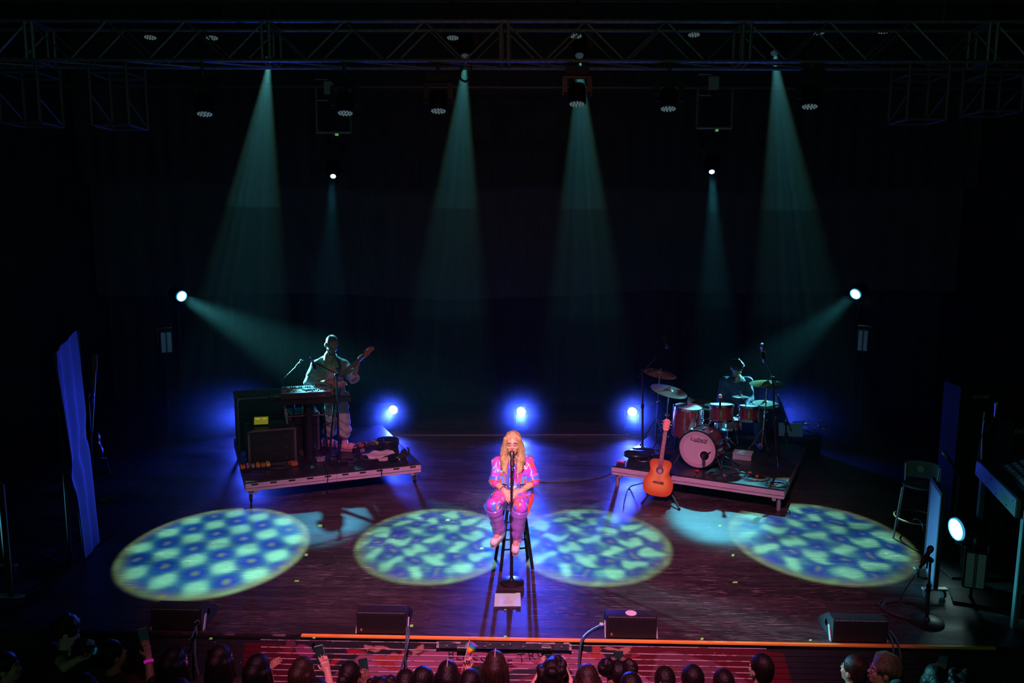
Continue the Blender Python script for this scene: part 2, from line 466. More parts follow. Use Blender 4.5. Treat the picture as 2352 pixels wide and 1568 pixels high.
def drape(name, label, Y, hem, top, x0, x1, mat, folds=.05, per=.34, seed=1):
    rnd = random.Random(seed); n = int((x1 - x0) / .05); rows = 6
    vs = []; fs = []
    for j in range(rows + 1):
        for i in range(n + 1):
            x = x0 + (x1 - x0) * i / n
            zb = hem(x); z = top + (zb - top) * j / rows
            y = Y + folds * (.4 + .6 * j / rows) * (math.sin(x / per * 6.283) * .6 + .4 * math.sin(x / per * 2.1 + 1.3))
            vs.append((x, y, z))
    for j in range(rows):
        for i in range(n):
            a = j * (n + 1) + i; fs.append((a, a + 1, a + n + 2, a + n + 1))
    k = len(vs); vs += [(x, y + .012, z) for (x, y, z) in vs]
    fs += [tuple(q + k for q in reversed(f)) for f in fs]
    o = MB().add(vs, fs).build(name, mat)
    return tag(o, label, 'curtain')
zat = lambda py, Y: P(1176, py, Y).z
drape('stage_curtain', 'black valance curtain with a shallow wavy hem, hung in front of the grey cloth', 15.3, lambda x: zat(430, 15.3) + .06 * math.sin(x * .9 + 1), 8.7, -8.4, 8.4, 'drape_dark', seed=2)
drape('stage_curtain', 'dark grey backdrop cloth with an uneven hem under the black valance', 15.75, lambda x: zat(683, 15.75) + (.0 if x < 1.2 else .16 * min(1, (x - 1.2) / 1.5)) + .05 * math.sin(x * 1.1), 8.7, -8.4, 8.4, 'drape_mid', .03, .5)
drape('stage_curtain', 'black full-length curtain at the very back of the stage', 16.15, lambda x: .0, 8.7, -8.4, 8.4, 'drape_dark', .06, .4)

# stage front: horizontal boards carrying a painted mural
def poly_in(px, py, poly):
    ins = np.zeros(px.shape, bool); n = len(poly)
    for i in range(n):
        (x1, y1), (x2, y2) = poly[i], poly[(i + 1) % n]
        c = ((y1 > py) != (y2 > py)) & (px < (x2 - x1) * (py - y1) / ((y2 - y1) + 1e-12) + x1)
        ins ^= c
    return ins
FRONT_Y = EDGE_Y + .022
def mural(px, py):
    """painted picture on the boards, in the photograph's pixels: colours of the paint"""
    n = px.shape[0]; C = np.tile(np.array((.028, .034, .04)), (n, 1))
    def fill(poly, col): C[poly_in(px, py, poly)] = col
    def ell(cx, cy, rx, ry, col, a=0):
        c, s = math.cos(R(a)), math.sin(R(a)); x = (px - cx) * c + (py - cy) * s; y = -(px - cx) * s + (py - cy) * c
        C[(x / rx) ** 2 + (y / ry) ** 2 < 1] = col
    pink, deep, flesh, wing, crim = (.42, .15, .26), (.20, .05, .08), (.50, .10, .07), (.56, .30, .20), (.28, .02, .04)
    # crimson drapery at both ends
    fill([(560, 1476), (640, 1476), (690, 1500), (720, 1570), (560, 1570)], (.13, .015, .025))
    fill([(1440, 1478), (1620, 1478), (1800, 1500), (1820, 1570), (1400, 1570)], (.15, .02, .03))
    fill([(1490, 1568), (1510, 1500), (1540, 1495), (1640, 1520), (1720, 1568)], (.22, .07, .10))
    ell(700, 1495, 22, 14, (.33, .06, .18), 25); ell(662, 1492, 11, 13, (.24, .02, .04)); ell(668, 1480, 10, 14, deep)
    # banner swags
    fill([(735, 1568), (800, 1528), (830, 1500), (880, 1505), (960, 1500), (1010, 1488), (1090, 1494), (1140, 1502), (1190, 1500), (1240, 1492), (1320, 1490), (1360, 1500), (1440, 1530), (1500, 1568)], pink)
    fill([(930, 1498), (975, 1486), (1000, 1484), (960, 1505), (930, 1508)], (.10, .03, .05))
    fill([(985, 1568), (1010, 1530), (1080, 1522), (1170, 1524), (1190, 1532), (1120, 1545), (1060, 1568)], crim)
    fill([(1090, 1568), (1180, 1538), (1260, 1530), (1310, 1535), (1330, 1568)], (.05, .06, .07))
    fill([(1150, 1568), (1230, 1548), (1300, 1540), (1320, 1568)], deep)
    fill([(740, 1568), (770, 1545), (790, 1552), (800, 1568)], (.22, .03, .06))
    fill([(860, 1568), (880, 1550), (990, 1556), (1000, 1568)], (.05, .05, .06))
    # winged figure lying in the drapery
    ell(878, 1518, 20, 13, flesh, 20); ell(905, 1510, 11, 12, flesh); ell(895, 1528, 24, 9, (.45, .06, .05), 15)
    ell(922, 1503, 9, 10, (.55, .12, .08)); ell(918, 1497, 7, 5, (.06, .02, .02))
    fill([(795, 1491), (815, 1490), (845, 1497), (840, 1502), (800, 1501)], (.42, .03, .04))
    fill([(756, 1525), (764, 1512), (786, 1511), (780, 1518), (764, 1530)], (.45, .03, .04))
    fill([(837, 1480), (858, 1484), (880, 1482), (905, 1492), (880, 1490), (862, 1498), (845, 1492), (838, 1488)], wing)
    fill([(945, 1494), (975, 1477), (972, 1486), (972, 1494), (950, 1504)], wing)
    # second winged figure
    ell(1370, 1490, 11, 8, flesh); ell(1372, 1505, 16, 12, flesh, 20); fill([(1336, 1493), (1352, 1506), (1350, 1514), (1338, 1508)], flesh)
    fill([(1386, 1489), (1396, 1484), (1420, 1490), (1452, 1482), (1445, 1496), (1436, 1504), (1420, 1494), (1396, 1492)], wing)
    fill([(1453, 1500), (1478, 1498), (1470, 1504), (1448, 1512)], (.40, .04, .05))
    # banner underlines
    for a, b, y in ((1150, 1176, 1524), (1190, 1206, 1521), (1222, 1240, 1520)): fill([(a, y), (b, y), (b, y + 4), (a, y + 4)], (.30, .05, .03))
    return C
def mural_mat():
    m = M('mural_paint', (.1, .1, .1), .45); t = m.node_tree; b = t.nodes['Principled BSDF']
    at = NODE(t, 'Attribute'); at.attribute_name = 'paint'
    tc = NODE(t, 'TexCoord'); n = NODE(t, 'TexNoise'); n.inputs['Scale'].default_value = 38; n.inputs['Detail'].default_value = 4
    t.links.new(tc.outputs['Object'], n.inputs['Vector'])
    c = MIX(t, STEP(t, n.outputs[0], .70, .74), at.outputs['Color'], (.55, .5, .5))
    t.links.new(c, b.inputs['Base Color'])
    return m
mural_mat()
noisy('chipped_edge', (.62, .58, .6), (.22, .20, .22), 30, .5, stretch=(.4, 1, 1), lo=.5, hi=.6)
wall = MB().box((0, FRONT_Y + .10, HOUSE_Z / 2 - .02), (17, .08, -HOUSE_Z - .04)).build('wall_stage_front', 'hall_black')
tag(wall, 'stage front clad in horizontal boards with a painted mural', kind='structure')
# boards: one row every 13 photo pixels or so, found from the pale joints
joints = [1478, 1495, 1508, 1521, 1534, 1547, 1560.5, 1574, 1588]
zj = [P(1176, y, FRONT_Y).z for y in joints]
XB0, XB1 = -7.0, 7.0
def px_of(p):
    d = CAMROT.transposed() @ (V(p) - CAM); return W / 2 - d.x / d.z * F, H / 2 + d.y / d.z * F
for i in range(len(zj) - 1):
    zt, zb = zj[i], zj[i + 1]; g = .007
    nx = 1000; nz = 8
    xs = np.linspace(XB0, XB1, nx + 1); zs = np.linspace(zt - g, zb, nz + 1)
    vs = [(x, FRONT_Y, z) for z in zs for x in xs]
    fs = [(j * (nx + 1) + q, j * (nx + 1) + q + 1, (j + 1) * (nx + 1) + q + 1, (j + 1) * (nx + 1) + q) for j in range(nz) for q in range(nx)]
    k = len(vs)
    vs += [(XB0, FRONT_Y + .05, zs[0]), (XB1, FRONT_Y + .05, zs[0]), (XB1, FRONT_Y + .05, zb), (XB0, FRONT_Y + .05, zb)]
    tl, tr, bl, br_ = 0, nx, nz * (nx + 1), nz * (nx + 1) + nx
    fs += [(k + 0, k + 1, k + 2, k + 3)]
    fs += [tuple([k + 1, k + 0] + list(range(0, nx + 1))), tuple([k + 3, k + 2] + list(range(br_, bl - 1, -1)))]
    me = bpy.data.meshes.new('board'); me.from_pydata(vs, [], fs)
    A = np.array(vs, float) - np.array(CAM); D = A @ np.array(CAMROT)
    px = W / 2 - D[:, 0] / D[:, 2] * F; py = H / 2 + D[:, 1] / D[:, 2] * F
    C = mural(px, py); ca = me.color_attributes.new('paint', 'FLOAT_COLOR', 'POINT')
    ca.data.foreach_set('color', np.concatenate([C, np.ones((len(C), 1))], 1).astype(np.float32).ravel())
    o = finish('board', me, 'mural_paint', wall, 0, 0, recalc=False)
    xa, xb = P(600, 1500, FRONT_Y).x, P(1760, 1500, FRONT_Y).x  # chipped edges cut short to imitate the light fading outwards
    e = MB().box(((xa + xb) / 2, FRONT_Y + .012, zt - g / 2 + .001), (xb - xa, .03, g)).build('board_edge', 'chipped_edge', wall, 0, 0)
tag(MB().box((0, FRONT_Y + .04, (zj[-1] + HOUSE_Z) / 2), (14, .05, zj[-1] - HOUSE_Z)).build('lower_panel', 'hall_black', wall), 'plain black lower stage front')
# painted words along the banner
mtx = lambda px, py, rot: textframe(P(px, py, FRONT_Y - .0015), (math.cos(R(rot)), 0, math.sin(R(rot))), (-math.sin(R(rot)), 0, math.cos(R(rot))))
M('mural_ink', (.045, .04, .06), .5)
for ch, x, y, rot in (('B', 1036, 1503, -4), ('L', 1054, 1507, -6), ('U', 1072, 1511, -9), ('E', 1091, 1515, -12), ('S', 1108, 1518, -8), ('W', 1138, 1523, 0), ('E', 1171, 1525, 3),
                      ('T', 1198, 1511, 8), ('R', 1221, 1506, 10), ('U', 1243, 1501, 10), ('S', 1263, 1498, 6), ('T', 1280, 1496, 2)):
    lettering('letter', ch, .115, mtx(x, y, rot), 'mural_ink', wall, depth=.0008)
# nosing under the floor edge and the bright orange edge strip
tag(MB().box((0, EDGE_Y + .028, -.034), (17, .022, .026)).build('trim_1', 'black'), 'black rail under the stage edge', kind='structure')
noisy('orange_paint', (1.0, .50, .08), (.85, .34, .05), 14, .45, stretch=(.3, 1, 1), lo=.55, hi=.75)
x0 = P(691, 1468, EDGE_Y).x; x1 = P(2290, 1478, EDGE_Y).x
tag(MB().box(((x0 + x1) / 2, EDGE_Y + .018, -.008), (x1 - x0, .034, .022)).build('trim_2', 'orange_paint', None, .004), 'orange painted strip along the stage edge', kind='structure')

# thin haze hanging over the stage
def haze_mat(nm, dens):
    hz = bpy.data.materials.new(nm); hz.use_nodes = True; MATS[nm] = hz
    hn = hz.node_tree; hn.nodes.remove(hn.nodes['Principled BSDF'])
    hv = NODE(hn, 'VolumeScatter'); hv.inputs['Color'].default_value = (.75, 1, .92, 1); hv.inputs['Density'].default_value = dens; hv.inputs['Anisotropy'].default_value = .45  # teal of the beams mixed into the haze colour
    hn.links.new(hv.outputs[0], hn.nodes['Material Output'].inputs['Volume'])
    return nm
tag(MB().box((0, 12.4, 4.36), (16.7, 7.2, 8.64)).build('haze', haze_mat('haze_low', .0013)), 'thin haze hanging in the air over the whole stage', 'haze', kind='stuff')
tag(MB().box((0, 12.4, 5.51), (16.6, 7.1, 6.2)).build('haze', haze_mat('haze_mid', .0010)), 'haze layer above the musicians\' heads', 'haze', kind='stuff')
tag(MB().box((0, 12.4, 6.21), (16.5, 7.0, 4.7)).build('haze', haze_mat('haze_high', .0014)), 'thicker haze layer under the lighting trusses', 'haze', kind='stuff')
def puff(label, c, r, dens):
    """soft ball of haze: densest in the middle, gone at the rim"""
    nm = 'haze_' + label[-14:]; haze_mat(nm, dens); m = MATS[nm]; t = m.node_tree
    vsn = next(n for n in t.nodes if n.type == 'VOLUME_SCATTER')
    g = NODE(t, 'NewGeometry'); s1 = NODE(t, 'VectorMath', operation='SUBTRACT'); s1.inputs[1].default_value = c; t.links.new(g.outputs['Position'], s1.inputs[0])
    s2 = NODE(t, 'VectorMath', operation='DIVIDE'); s2.inputs[1].default_value = r; t.links.new(s1.outputs[0], s2.inputs[0])
    l = NODE(t, 'VectorMath', operation='LENGTH'); t.links.new(s2.outputs[0], l.inputs[0])
    f = MATH(t, 'MAXIMUM', MATH(t, 'SUBTRACT', 1.0, l.outputs['Value']), 0.0)
    t.links.new(MATH(t, 'MULTIPLY', MATH(t, 'MULTIPLY', f, f), dens), vsn.inputs['Density'])
    tag(MB().ball(c, r, 20, 12).build('haze_puff', nm), label, 'haze', kind='stuff')
for px, r, dn, w in ((CANS[0][0], (.75, .8, .66), .36, 'beside the keyboard platform'), (CANS[1][0], (.85, .85, .80), .38, 'behind the singer'), (CANS[2][0], (.85, .85, .80), .40, 'beside the drum platform')):  # added haze balls imitate the halos of the lamps
    puff('blue-lit puff of haze before the floor lamp ' + w, P(*px, FLOOR_Y) + V((0, -.35, .05)), V(r), dn)
puff('blue haze drifting out beside the tall equipment case', P(520, 948, 13.0), V((1.5, 1.2, .75)), .12)
puff('blue haze drifting out behind the drum platform', P(1815, 955, 13.0), V((1.3, 1.2, .75)), .12)

# pale joint strip across the upstage floor
a, b = G(440, 1001), G(1445, 999)
tag(MB().bar(a + V((0, 0, .003)), b + V((0, 0, .003)), .006, .03, up=(0, 0, 1)).build('trim_3', M('joint_strip', (.16, .14, .14), .4)), 'thin pale joint strip across the upstage floor', kind='structure')

# ------------------------------------------------------------------ lighting rig
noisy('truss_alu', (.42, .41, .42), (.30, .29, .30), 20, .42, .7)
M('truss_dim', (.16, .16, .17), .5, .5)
M('led_glint', (.7, .75, .75), .2, emit=(.55, .85, .8), es=.09)  # weak emission stands in for reflections in the unlit lenses
MATS['led_glint'].cycles.emission_sampling = 'NONE'
M('lens_cyan', (.6, .9, .95), .2, emit=(.62, 1.0, .92), es=9)
M('lens_ring', (.1, .4, .5), .3, emit=(.03, .45, .75), es=.8)
M('lens_blue', (.6, .7, 1), .2, emit=(.62, .70, 1.0), es=16)
M('lens_blue_ring', (.2, .3, .8), .3, emit=(.10, .20, 1.0), es=2.0)
M('lens_back', (.6, .9, .95), .2, emit=(.45, .85, 1.0), es=4)
M('lens_mover', (.6, .9, .95), .2, emit=(.25, 1.0, .85), es=.01)

for k_ in ('lens_cyan', 'lens_ring', 'lens_blue', 'lens_blue_ring', 'lens_back', 'lens_mover'): MATS[k_].cycles.emission_sampling = 'NONE'
def box_truss(name, label, Y, zb, s, x0, x1, sect, start, mat):
    """square truss of side s: four chords, zig-zag braces on the faces, frames at the splices"""
    t = thing(name, label, 'truss', (0, Y, zb))
    for y in (Y - s / 2, Y + s / 2):
        for z in (zb, zb + s):
            MB().cyl((x0, y, z), (x1, y, z), .025, n=8).build('chord', mat, t)
    p = sect / 3; x = start
    while x - p > x0: x -= p
    i = round((x - start) / p)
    br = None
    while x + p <= x1:
        for y in (Y - s / 2, Y + s / 2):
            MB().cyl((x, y, zb + s), (x + p / 2, y, zb), .012, n=6).build('brace', mat, t)
            MB().cyl((x + p / 2, y, zb), (x + p, y, zb + s), .012, n=6).build('brace', mat, t)
        MB().cyl((x, Y - s / 2, zb), (x + p, Y + s / 2, zb), .012, n=6).build('brace', mat, t)
        if i % 3 == 0:
            for dx in (-.045, .045):
                f = MB()
                for y in (Y - s / 2, Y + s / 2): f.cyl((x + dx, y, zb), (x + dx, y, zb + s), .024, n=8)
                for z in (zb, zb + s): f.cyl((x + dx, Y - s / 2, z), (x + dx, Y + s / 2, z), .018, n=8)
                f.build('splice_frame', mat, t)
        x += p; i += 1
    return t
TY = 10.4
TZ = P(1176, 148, TY).z
xs_ = P(625, 150, TY).x; sect = P(1160, 150, TY).x - xs_
front_truss = box_truss('lighting_truss', 'long square aluminium truss spanning the whole stage above the singer', TY, TZ, .46, -8.4, 8.4, sect, xs_, 'truss_alu')
UY = 13.3
UZ = P(1176, -6, UY).z
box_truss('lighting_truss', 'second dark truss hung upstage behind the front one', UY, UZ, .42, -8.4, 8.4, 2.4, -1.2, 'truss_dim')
# chain hoists hold the trusses up
for Y_, z_, nm in ((TY, TZ + .46, 'front'), (UY, UZ + .42, 'upstage')):
    for x in (-5.2, 5.2):
        t = thing('chain_hoist', 'black chain hoist holding up the %s truss on the %s side' % (nm, 'keyboard' if x < 0 else 'drum'), 'hoist', (x, Y_, z_), 'hoists of the %s truss' % nm)
        MB().box((x, Y_, 8.35), (.18, .18, .4)).build('motor', 'black', t, .02)
        MB().cyl((x, Y_, 8.2), (x, Y_, z_ - .02), .012, n=6).build('chain', 'dark_metal', t)
        MB().cyl((x, Y_, 8.5), (x, Y_, 8.75), .015, n=6).build('hook', 'dark_metal', t)

LENS_RING = [(0, 0)] + [(0.042 * math.cos(R(a)), 0.042 * math.sin(R(a))) for a in range(0, 360, 60)] + [(.078 * math.cos(R(a)), .078 * math.sin(R(a))) for a in range(15, 375, 30)]
def wash_head(px, Y, hang, tilt, pan, label, group, lens='led_glint', hl=.24):
    """moving LED wash light hanging from height `hang`, lens centre on the pixel"""
    c = P(*px, Y)
    d = V((math.sin(R(pan)) * math.sin(R(tilt)), -math.cos(R(pan)) * math.sin(R(tilt)), -math.cos(R(tilt))))
    t = thing('moving_wash_light', label, 'stage light', (c.x, Y, hang), group)
    hc = c - d * hl * .5
    hd = MB().lathe([(.05, -hl * .55), (.09, -hl * .5), (.108, -hl * .2), (.112, hl * .46), (.10, hl * .5), (.10, hl * .46)], hc, d, 20).build('head', 'black_metal', t)
    MB().lathe([(.10, 0), (.10, .006)], c - d * .012, d, 20).build('lens_plate', 'black', hd)
    x = d.orthogonal().normalized(); y = d.cross(x)
    me = None
    for (a, b) in LENS_RING:
        MB().ball(c + x * a + y * b, .013, 8, 5).build('lens', lens, hd)
    top = hc.z + .20
    ya = MB()
    for s in (-1, 1):
        ya.bar((hc.x + s * .15, hc.y, hc.z - .02), (hc.x + s * .15, hc.y, top), .03, .06)
        ya.cyl((hc.x + s * .12, hc.y, hc.z), (hc.x + s * .165, hc.y, hc.z), .03, n=10)
    ya.bar((hc.x - .165, hc.y, top), (hc.x + .165, hc.y, top), .06, .03)
    ya.build('yoke', 'black_metal', t)
    MB().box((hc.x, hc.y, top + .07), (.28, .2, .1)).build('base', 'black', t, .015)
    MB().tube([(hc.x, hc.y, top + .1), (hc.x, Y, max(hang, top + .14) - .03), (hc.x, Y, max(hang, top + .14))], .02, 8).build('clamp', 'dark_metal', t)
    return t
LOWROW = [(470, 262, 'at the outer end, clear of every beam'), (793, 260, 'beside the hanging pipe frame over the keyboards'), (1007, 255, 'next to the beam beside the singer'),
          (1325, 239, 'its dark head against a beam'), (1535, 250, 'beside the pipe frame over the drums'), (1860, 245, 'beside the faintest beam')]
for x, y, w in LOWROW:
    wash_head((x, y), TY - .23, TZ, 11, (x - 1176) / 40 * -1, 'unlit LED wash light under the front truss, ' + w, 'wash lights under the front truss')
UPROW = ((345, 86, 9, 'above the box frame over the wing drape'), (487, 87, 9, 'above the outermost low wash light'), (1040, 87, 9, 'above the beam beside the singer'), (1323, 83, 9, 'above the wash head that blocks a beam'),
         (1594, 80, 9, 'above the pipe frame over the drums'), (1880, 75, 9, 'above the faint beam'), (2030, 72, 9, 'above the box frame over the tall chair'))
for x, y, tl, w in UPROW:
    wash_head((x, y), UY - .21, UZ, tl, (x - 1176) / 50 * -1, 'small LED wash light on the upstage truss ' + w, 'wash lights on the upstage truss')
def profile_head(src, target, hang, label, lens, group, r=.075, L=.42, Y=UY + .21, name='moving_spot_light'):
    d = (V(target) - V(src)).normalized(); c = V(src) - d * .03
    t = thing(name, label, 'stage light', (c.x, c.y, hang), group)
    hc = c - d * L * .5
    hd = MB().lathe([(.05, -L * .55), (.12, -L * .5), (.14, -L * .1), (.13, L * .2), (r + .02, L * .45), (r + .02, L * .5), (r, L * .5), (r, L * .47)], hc, d, 20).build('head', 'black_metal', t)
    MB().lathe([(r, 0), (r * .8, .012), (.001, .02)], c - d * .018, d, 20).build('lens', lens, hd)
    top = hc.z + .30; ya = MB()
    for s in (-1, 1):
        ya.bar((hc.x + s * .17, hc.y, hc.z - .03), (hc.x + s * .17, hc.y, top), .035, .08)
        ya.cyl((hc.x + s * .12, hc.y, hc.z), (hc.x + s * .185, hc.y, hc.z), .035, n=10)
    ya.bar((hc.x - .185, hc.y, top), (hc.x + .185, hc.y, top), .08, .035)
    ya.build('yoke', 'black_metal', t)
    MB().box((hc.x, hc.y, top + .09), (.36, .26, .14)).build('base', 'black', t, .02)
    MB().tube([(hc.x, hc.y, top + .14), (hc.x, Y, max(hang, top + .2) - .03), (hc.x, Y, max(hang, top + .2))], .022, 8).build('clamp', 'dark_metal', t)
    return t
for (s, t_, *_), w in zip(GOBO, ('throwing the streaky beam over the keyboards', 'throwing the beam just beside the singer', 'throwing the beam behind the dark wash head', 'throwing the faint beam beyond the drums')):
    profile_head(P(*s, MOVER_Y), G(*t_), UZ, 'moving spot on the upstage truss ' + w, 'lens_mover', 'moving spots on the upstage truss')
PIPE_Z = P(1176, 200, BACK_Y).z
pt = thing('lighting_pipe', 'dark pipe across the back of the stage carrying two pipe frames', 'pipe', (0, BACK_Y, PIPE_Z))
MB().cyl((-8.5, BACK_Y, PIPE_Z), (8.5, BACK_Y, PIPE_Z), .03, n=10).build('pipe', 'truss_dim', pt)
for s, tg, w, bx in (((765, 408), (742, 1178), 'above the keyboards', (728, 806, 304)), ((1635, 398), (1650, 1180), 'above the drum kit', (1600, 1680, 294))):
    # U-shaped pipe frame with the lamp below
    fr = thing('pipe_frame', 'hanging U-shaped pipe frame with a grey box %s' % w, 'pipe frame', (P(bx[0], 200, BACK_Y).x, BACK_Y, PIPE_Z), 'hanging pipe frames')
    xa, xb, zb = P(bx[0], bx[2], BACK_Y).x, P(bx[1], bx[2], BACK_Y).x, P(bx[0], bx[2], BACK_Y).z
    MB().cyl((xa, BACK_Y, zb), (xb, BACK_Y, zb), .026, n=8).build('bottom_bar', 'alu', fr)
    for xx in (xa, xb): MB().cyl((xx, BACK_Y, zb), (xx, BACK_Y, PIPE_Z - .03), .024, n=8).build('upright', 'truss_alu', fr)
    MB().box(((xa + xb) / 2 - .05, BACK_Y, zb + .75), (.18, .16, .22)).build('box', 'alu', fr, .01)
    for dz in (.55, .9, 1.1): MB().cyl((xa, BACK_Y, zb + dz), (xa + .22, BACK_Y, zb + dz), .014, n=6).build('crossbar', 'alu', fr)
    MB().box(((xa + xb) / 2 + .05, BACK_Y, zb - .04), (.05, .04, .03)).build('status_light', M('green_led', (.1, .6, .1), .4, emit=(.3, 1, .2), es=.3), fr)
    profile_head(P(*s, BACK_Y), G(*tg), zb + .02, 'low-hung lit spot light under the pipe frame ' + w, 'lens_back', 'low-hung spot lights', .055, .34, BACK_Y)
    MB().cyl(((xa + xb) / 2, BACK_Y, zb), (P(*s, BACK_Y).x, BACK_Y, zb - .12), .02, n=8).build('drop_pipe', 'dark_metal', fr)
# open box frames hanging at both ends of the front truss
def cage(px0, px1, py0, py1, Y, dp, label, flip):
    a, b = P(px0, py1, Y), P(px1, py1, Y); zt = TZ - .024; zb = a.z
    t = thing('hanging_frame', label, 'metal frame', ((a.x + b.x) / 2, Y, zt), 'box frames under the front truss')
    for x in (a.x, b.x):
        for y in (Y, Y + dp): MB().cyl((x, y, zb), (x, y, zt), .022, n=8).build('upright', 'truss_dim', t)
    for z in (zb, zt - .12):
        for y in (Y, Y + dp): MB().cyl((a.x, y, z), (b.x, y, z), .018, n=8).build('rail', 'truss_dim', t)
        for x in (a.x, b.x): MB().cyl((x, Y, z), (x, Y + dp, z), .018, n=8).build('rail', 'truss_dim', t)
    x = b.x if flip else a.x
    MB().cyl((x, Y, (zt + zb) / 2), (x, Y + dp, zb + .05), .012, n=6).build('brace', 'truss_dim', t)
    MB().cyl((b.x if not flip else a.x, Y, zb + .3), (b.x if not flip else a.x, Y + dp, zb), .012, n=6).build('brace', 'truss_dim', t)
cage(212, 297, 160, 286, TY - .23, .5, 'open box frame with slanted bars hanging under the truss above the wing drape', False)
cage(2, 93, 160, 280, TY - .23, .5, 'open box frame at the end of the truss, outside the one above the wing drape', False)
cage(2082, 2172, 140, 273, TY - .23, .5, 'open box frame hanging under the truss above the tall chair', True)
cage(2256, 2345, 138, 254, TY - .23, .5, 'open box frame at the end of the truss above the mixing desk', True)
# black cable drooping under the truss across a beam
a = P(1062, 152, TY - .3); 
tag(MB().tube(smoothpath([P(1064, 150, TY - .24), P(1056, 176, TY - .25), P(1068, 187, TY - .25), P(1079, 178, TY - .25), P(1083, 148, TY - .24)], 8), .013, 8).build('truss_cable', 'cable'), 'black cable looping under the front truss across a beam', 'cable')

# lamps on upright towers in the wings
def side_lamp(c, target, label, group, lens='lens_cyan', ring='lens_ring', r=.085, foot=True):
    d = (V(target) - V(c)).normalized()
    t = thing('side_light', label, 'stage light', (c.x, c.y + .2, 0), group)
    hd = MB().lathe([(.05, -.26), (.10, -.24), (r + .02, -.1), (r + .02, 0), (r + .005, .0), (r + .005, -.02)], V(c) - d * .01, d, 22).build('head', 'black_metal', t)
    MB().lathe([(r + .012, -.035), (r + .012, .0), (r, .0), (r, -.03)], V(c) + d * .012, d, 22).build('lens_ring', ring, hd)
    MB().lathe([(r - .004, -.02), (r - .004, .0), (r * .6, .008), (.001, .01)], V(c) - d * .002, d, 22).build('lens', lens, hd)
    b = V(c) - d * .14
    ya = MB(); sx = d.cross(V((0, 0, 1))).normalized() * (r + .045)
    ya.bar(b + sx, b + sx - V((0, 0, .22)), .02, .04).bar(b - sx, b - sx - V((0, 0, .22)), .02, .04).bar(b + sx - V((0, 0, .22)), b - sx - V((0, 0, .22)), .04, .02)
    ya.build('yoke', 'black_metal', t)
    if foot:
        q = b - V((0, 0, .22))
        MB().cyl(q, (q.x, q.y, .02), .024, n=10).build('pole', 'black', t)
        MB().box((q.x, q.y, .012), (.55, .55, .024)).build('base', 'black', t, .006)
    return t
side_lamp(SL, P(745, 850, 11.6), 'bright cyan LED lamp on a dark pole shining across at the guitarist', 'wing tower lamps')
side_lamp(SR, P(1690, 900, 11.9), 'cyan LED lamp on a dark pole shining down at the drum kit', 'wing tower lamps')
wl = G(2197, 1215, .45)
side_lamp(wl, wl + V((-1, -.16, -.10)), 'low lamp beside the rolling panel, its thin bright lens edge-on', None, r=.11)
# floor cans along the back
def floor_can(c, target, label, group=None, on=True):
    d = (V(target) - V(c)).normalized()
    t = thing('floor_light', label, 'stage light', (c.x, c.y + .1, 0), group)
    hd = MB().lathe([(.04, -.26), (.07, -.24), (.096, -.08), (.096, 0), (.088, .0), (.088, -.02)], V(c), d, 20).build('can', 'black', t)
    MB().lathe([(.088, -.03), (.088, -.006), (.068, -.006), (.068, -.03)], V(c), d, 20).build('reflector_ring', 'lens_blue_ring', hd)
    MB().lathe([(.068, -.03), (.068, -.01), (.04, .004), (.001, .008)], V(c), d, 20).build('lens', 'lens_blue', hd)
    ya = MB(); b = V(c) - d * .1; sx = d.cross(V((0, 0, 1))).normalized() * .11
    ya.bar(b + sx, (b.x + sx.x, b.y + sx.y, .03), .015, .04).bar(b - sx, (b.x - sx.x, b.y - sx.y, .03), .015, .04)
    ya.box((b.x, b.y + .06, .012), (.24, .22, .024)).build('yoke', 'black', t)
    return t
for (px, tg, wt, hf), w in zip(CANS, ('beside the guitarist\'s platform', 'directly behind the singer', 'beside the drum platform')):
    floor_can(P(*px, FLOOR_Y), tg, 'round floor lamp glaring blue-white, ' + w)
for (p, tg, wt), w in zip(CANS_H, ('behind the stacked amplifier cases', 'behind the drum kit')):
    floor_can(p, tg, 'blue floor lamp hidden ' + w)
# flat two-strip lamps
M('strip_glass', (.62, .70, .70), .35, coat=.3)
def strip_lamp(c, w, h, yaw, label, stand=True):
    """upright frame with two pale glass strips"""
    t = thing('strip_light', label, 'stage light', (c.x, c.y, 0 if stand else c.z))
    X = Matrix.Translation(c) @ Matrix.Rotation(R(yaw), 4, 'Z')
    f = MB(X)
    f.box((0, .04, 0), (w, .08, h)).build('housing', 'black', t, .006)
    for s in (-1, 1):
        MB(X).box((s * w * .25, -.004, 0), (w * .36, .012, h * .90)).build('glass_strip', 'strip_glass', t, .004)
    MB(X).box((0, -.004, 0), (w * .08, .012, h * .92)).build('divider', M('divider', (.25, .22, .2), .5), t, .002)
    MB(X).tube([(-w / 2 - .02, .04, 0), (-w / 2 - .02, .09, h * .62), (w / 2 + .02, .09, h * .62), (w / 2 + .02, .04, 0)], .012, 6).build('bracket', 'dark_metal', t)
    if stand:
        MB(X).cyl((0, .09, h * .62), (0, .12, -c.z + .02), .018, n=8).build('pole', 'black', t)
        MB(X).box((0, .12, -c.z + .012), (.34, .34, .024)).build('base', 'black', t, .005)
q = P(382, 786, 13.2); strip_lamp(q, .19, .37, 38, 'strip lamp with two pale panes on a pole under the bright cyan wing lamp')
q = P(1982, 782, 13.2); strip_lamp(q, .17, .37, -38, 'dim strip lamp on a pole under the wing lamp beyond the drums')
q = P(2240, 1310, 7.5); strip_lamp(q, .19, .38, -20, 'strip lamp with two teal panes on a pole beside the low wing lamp')

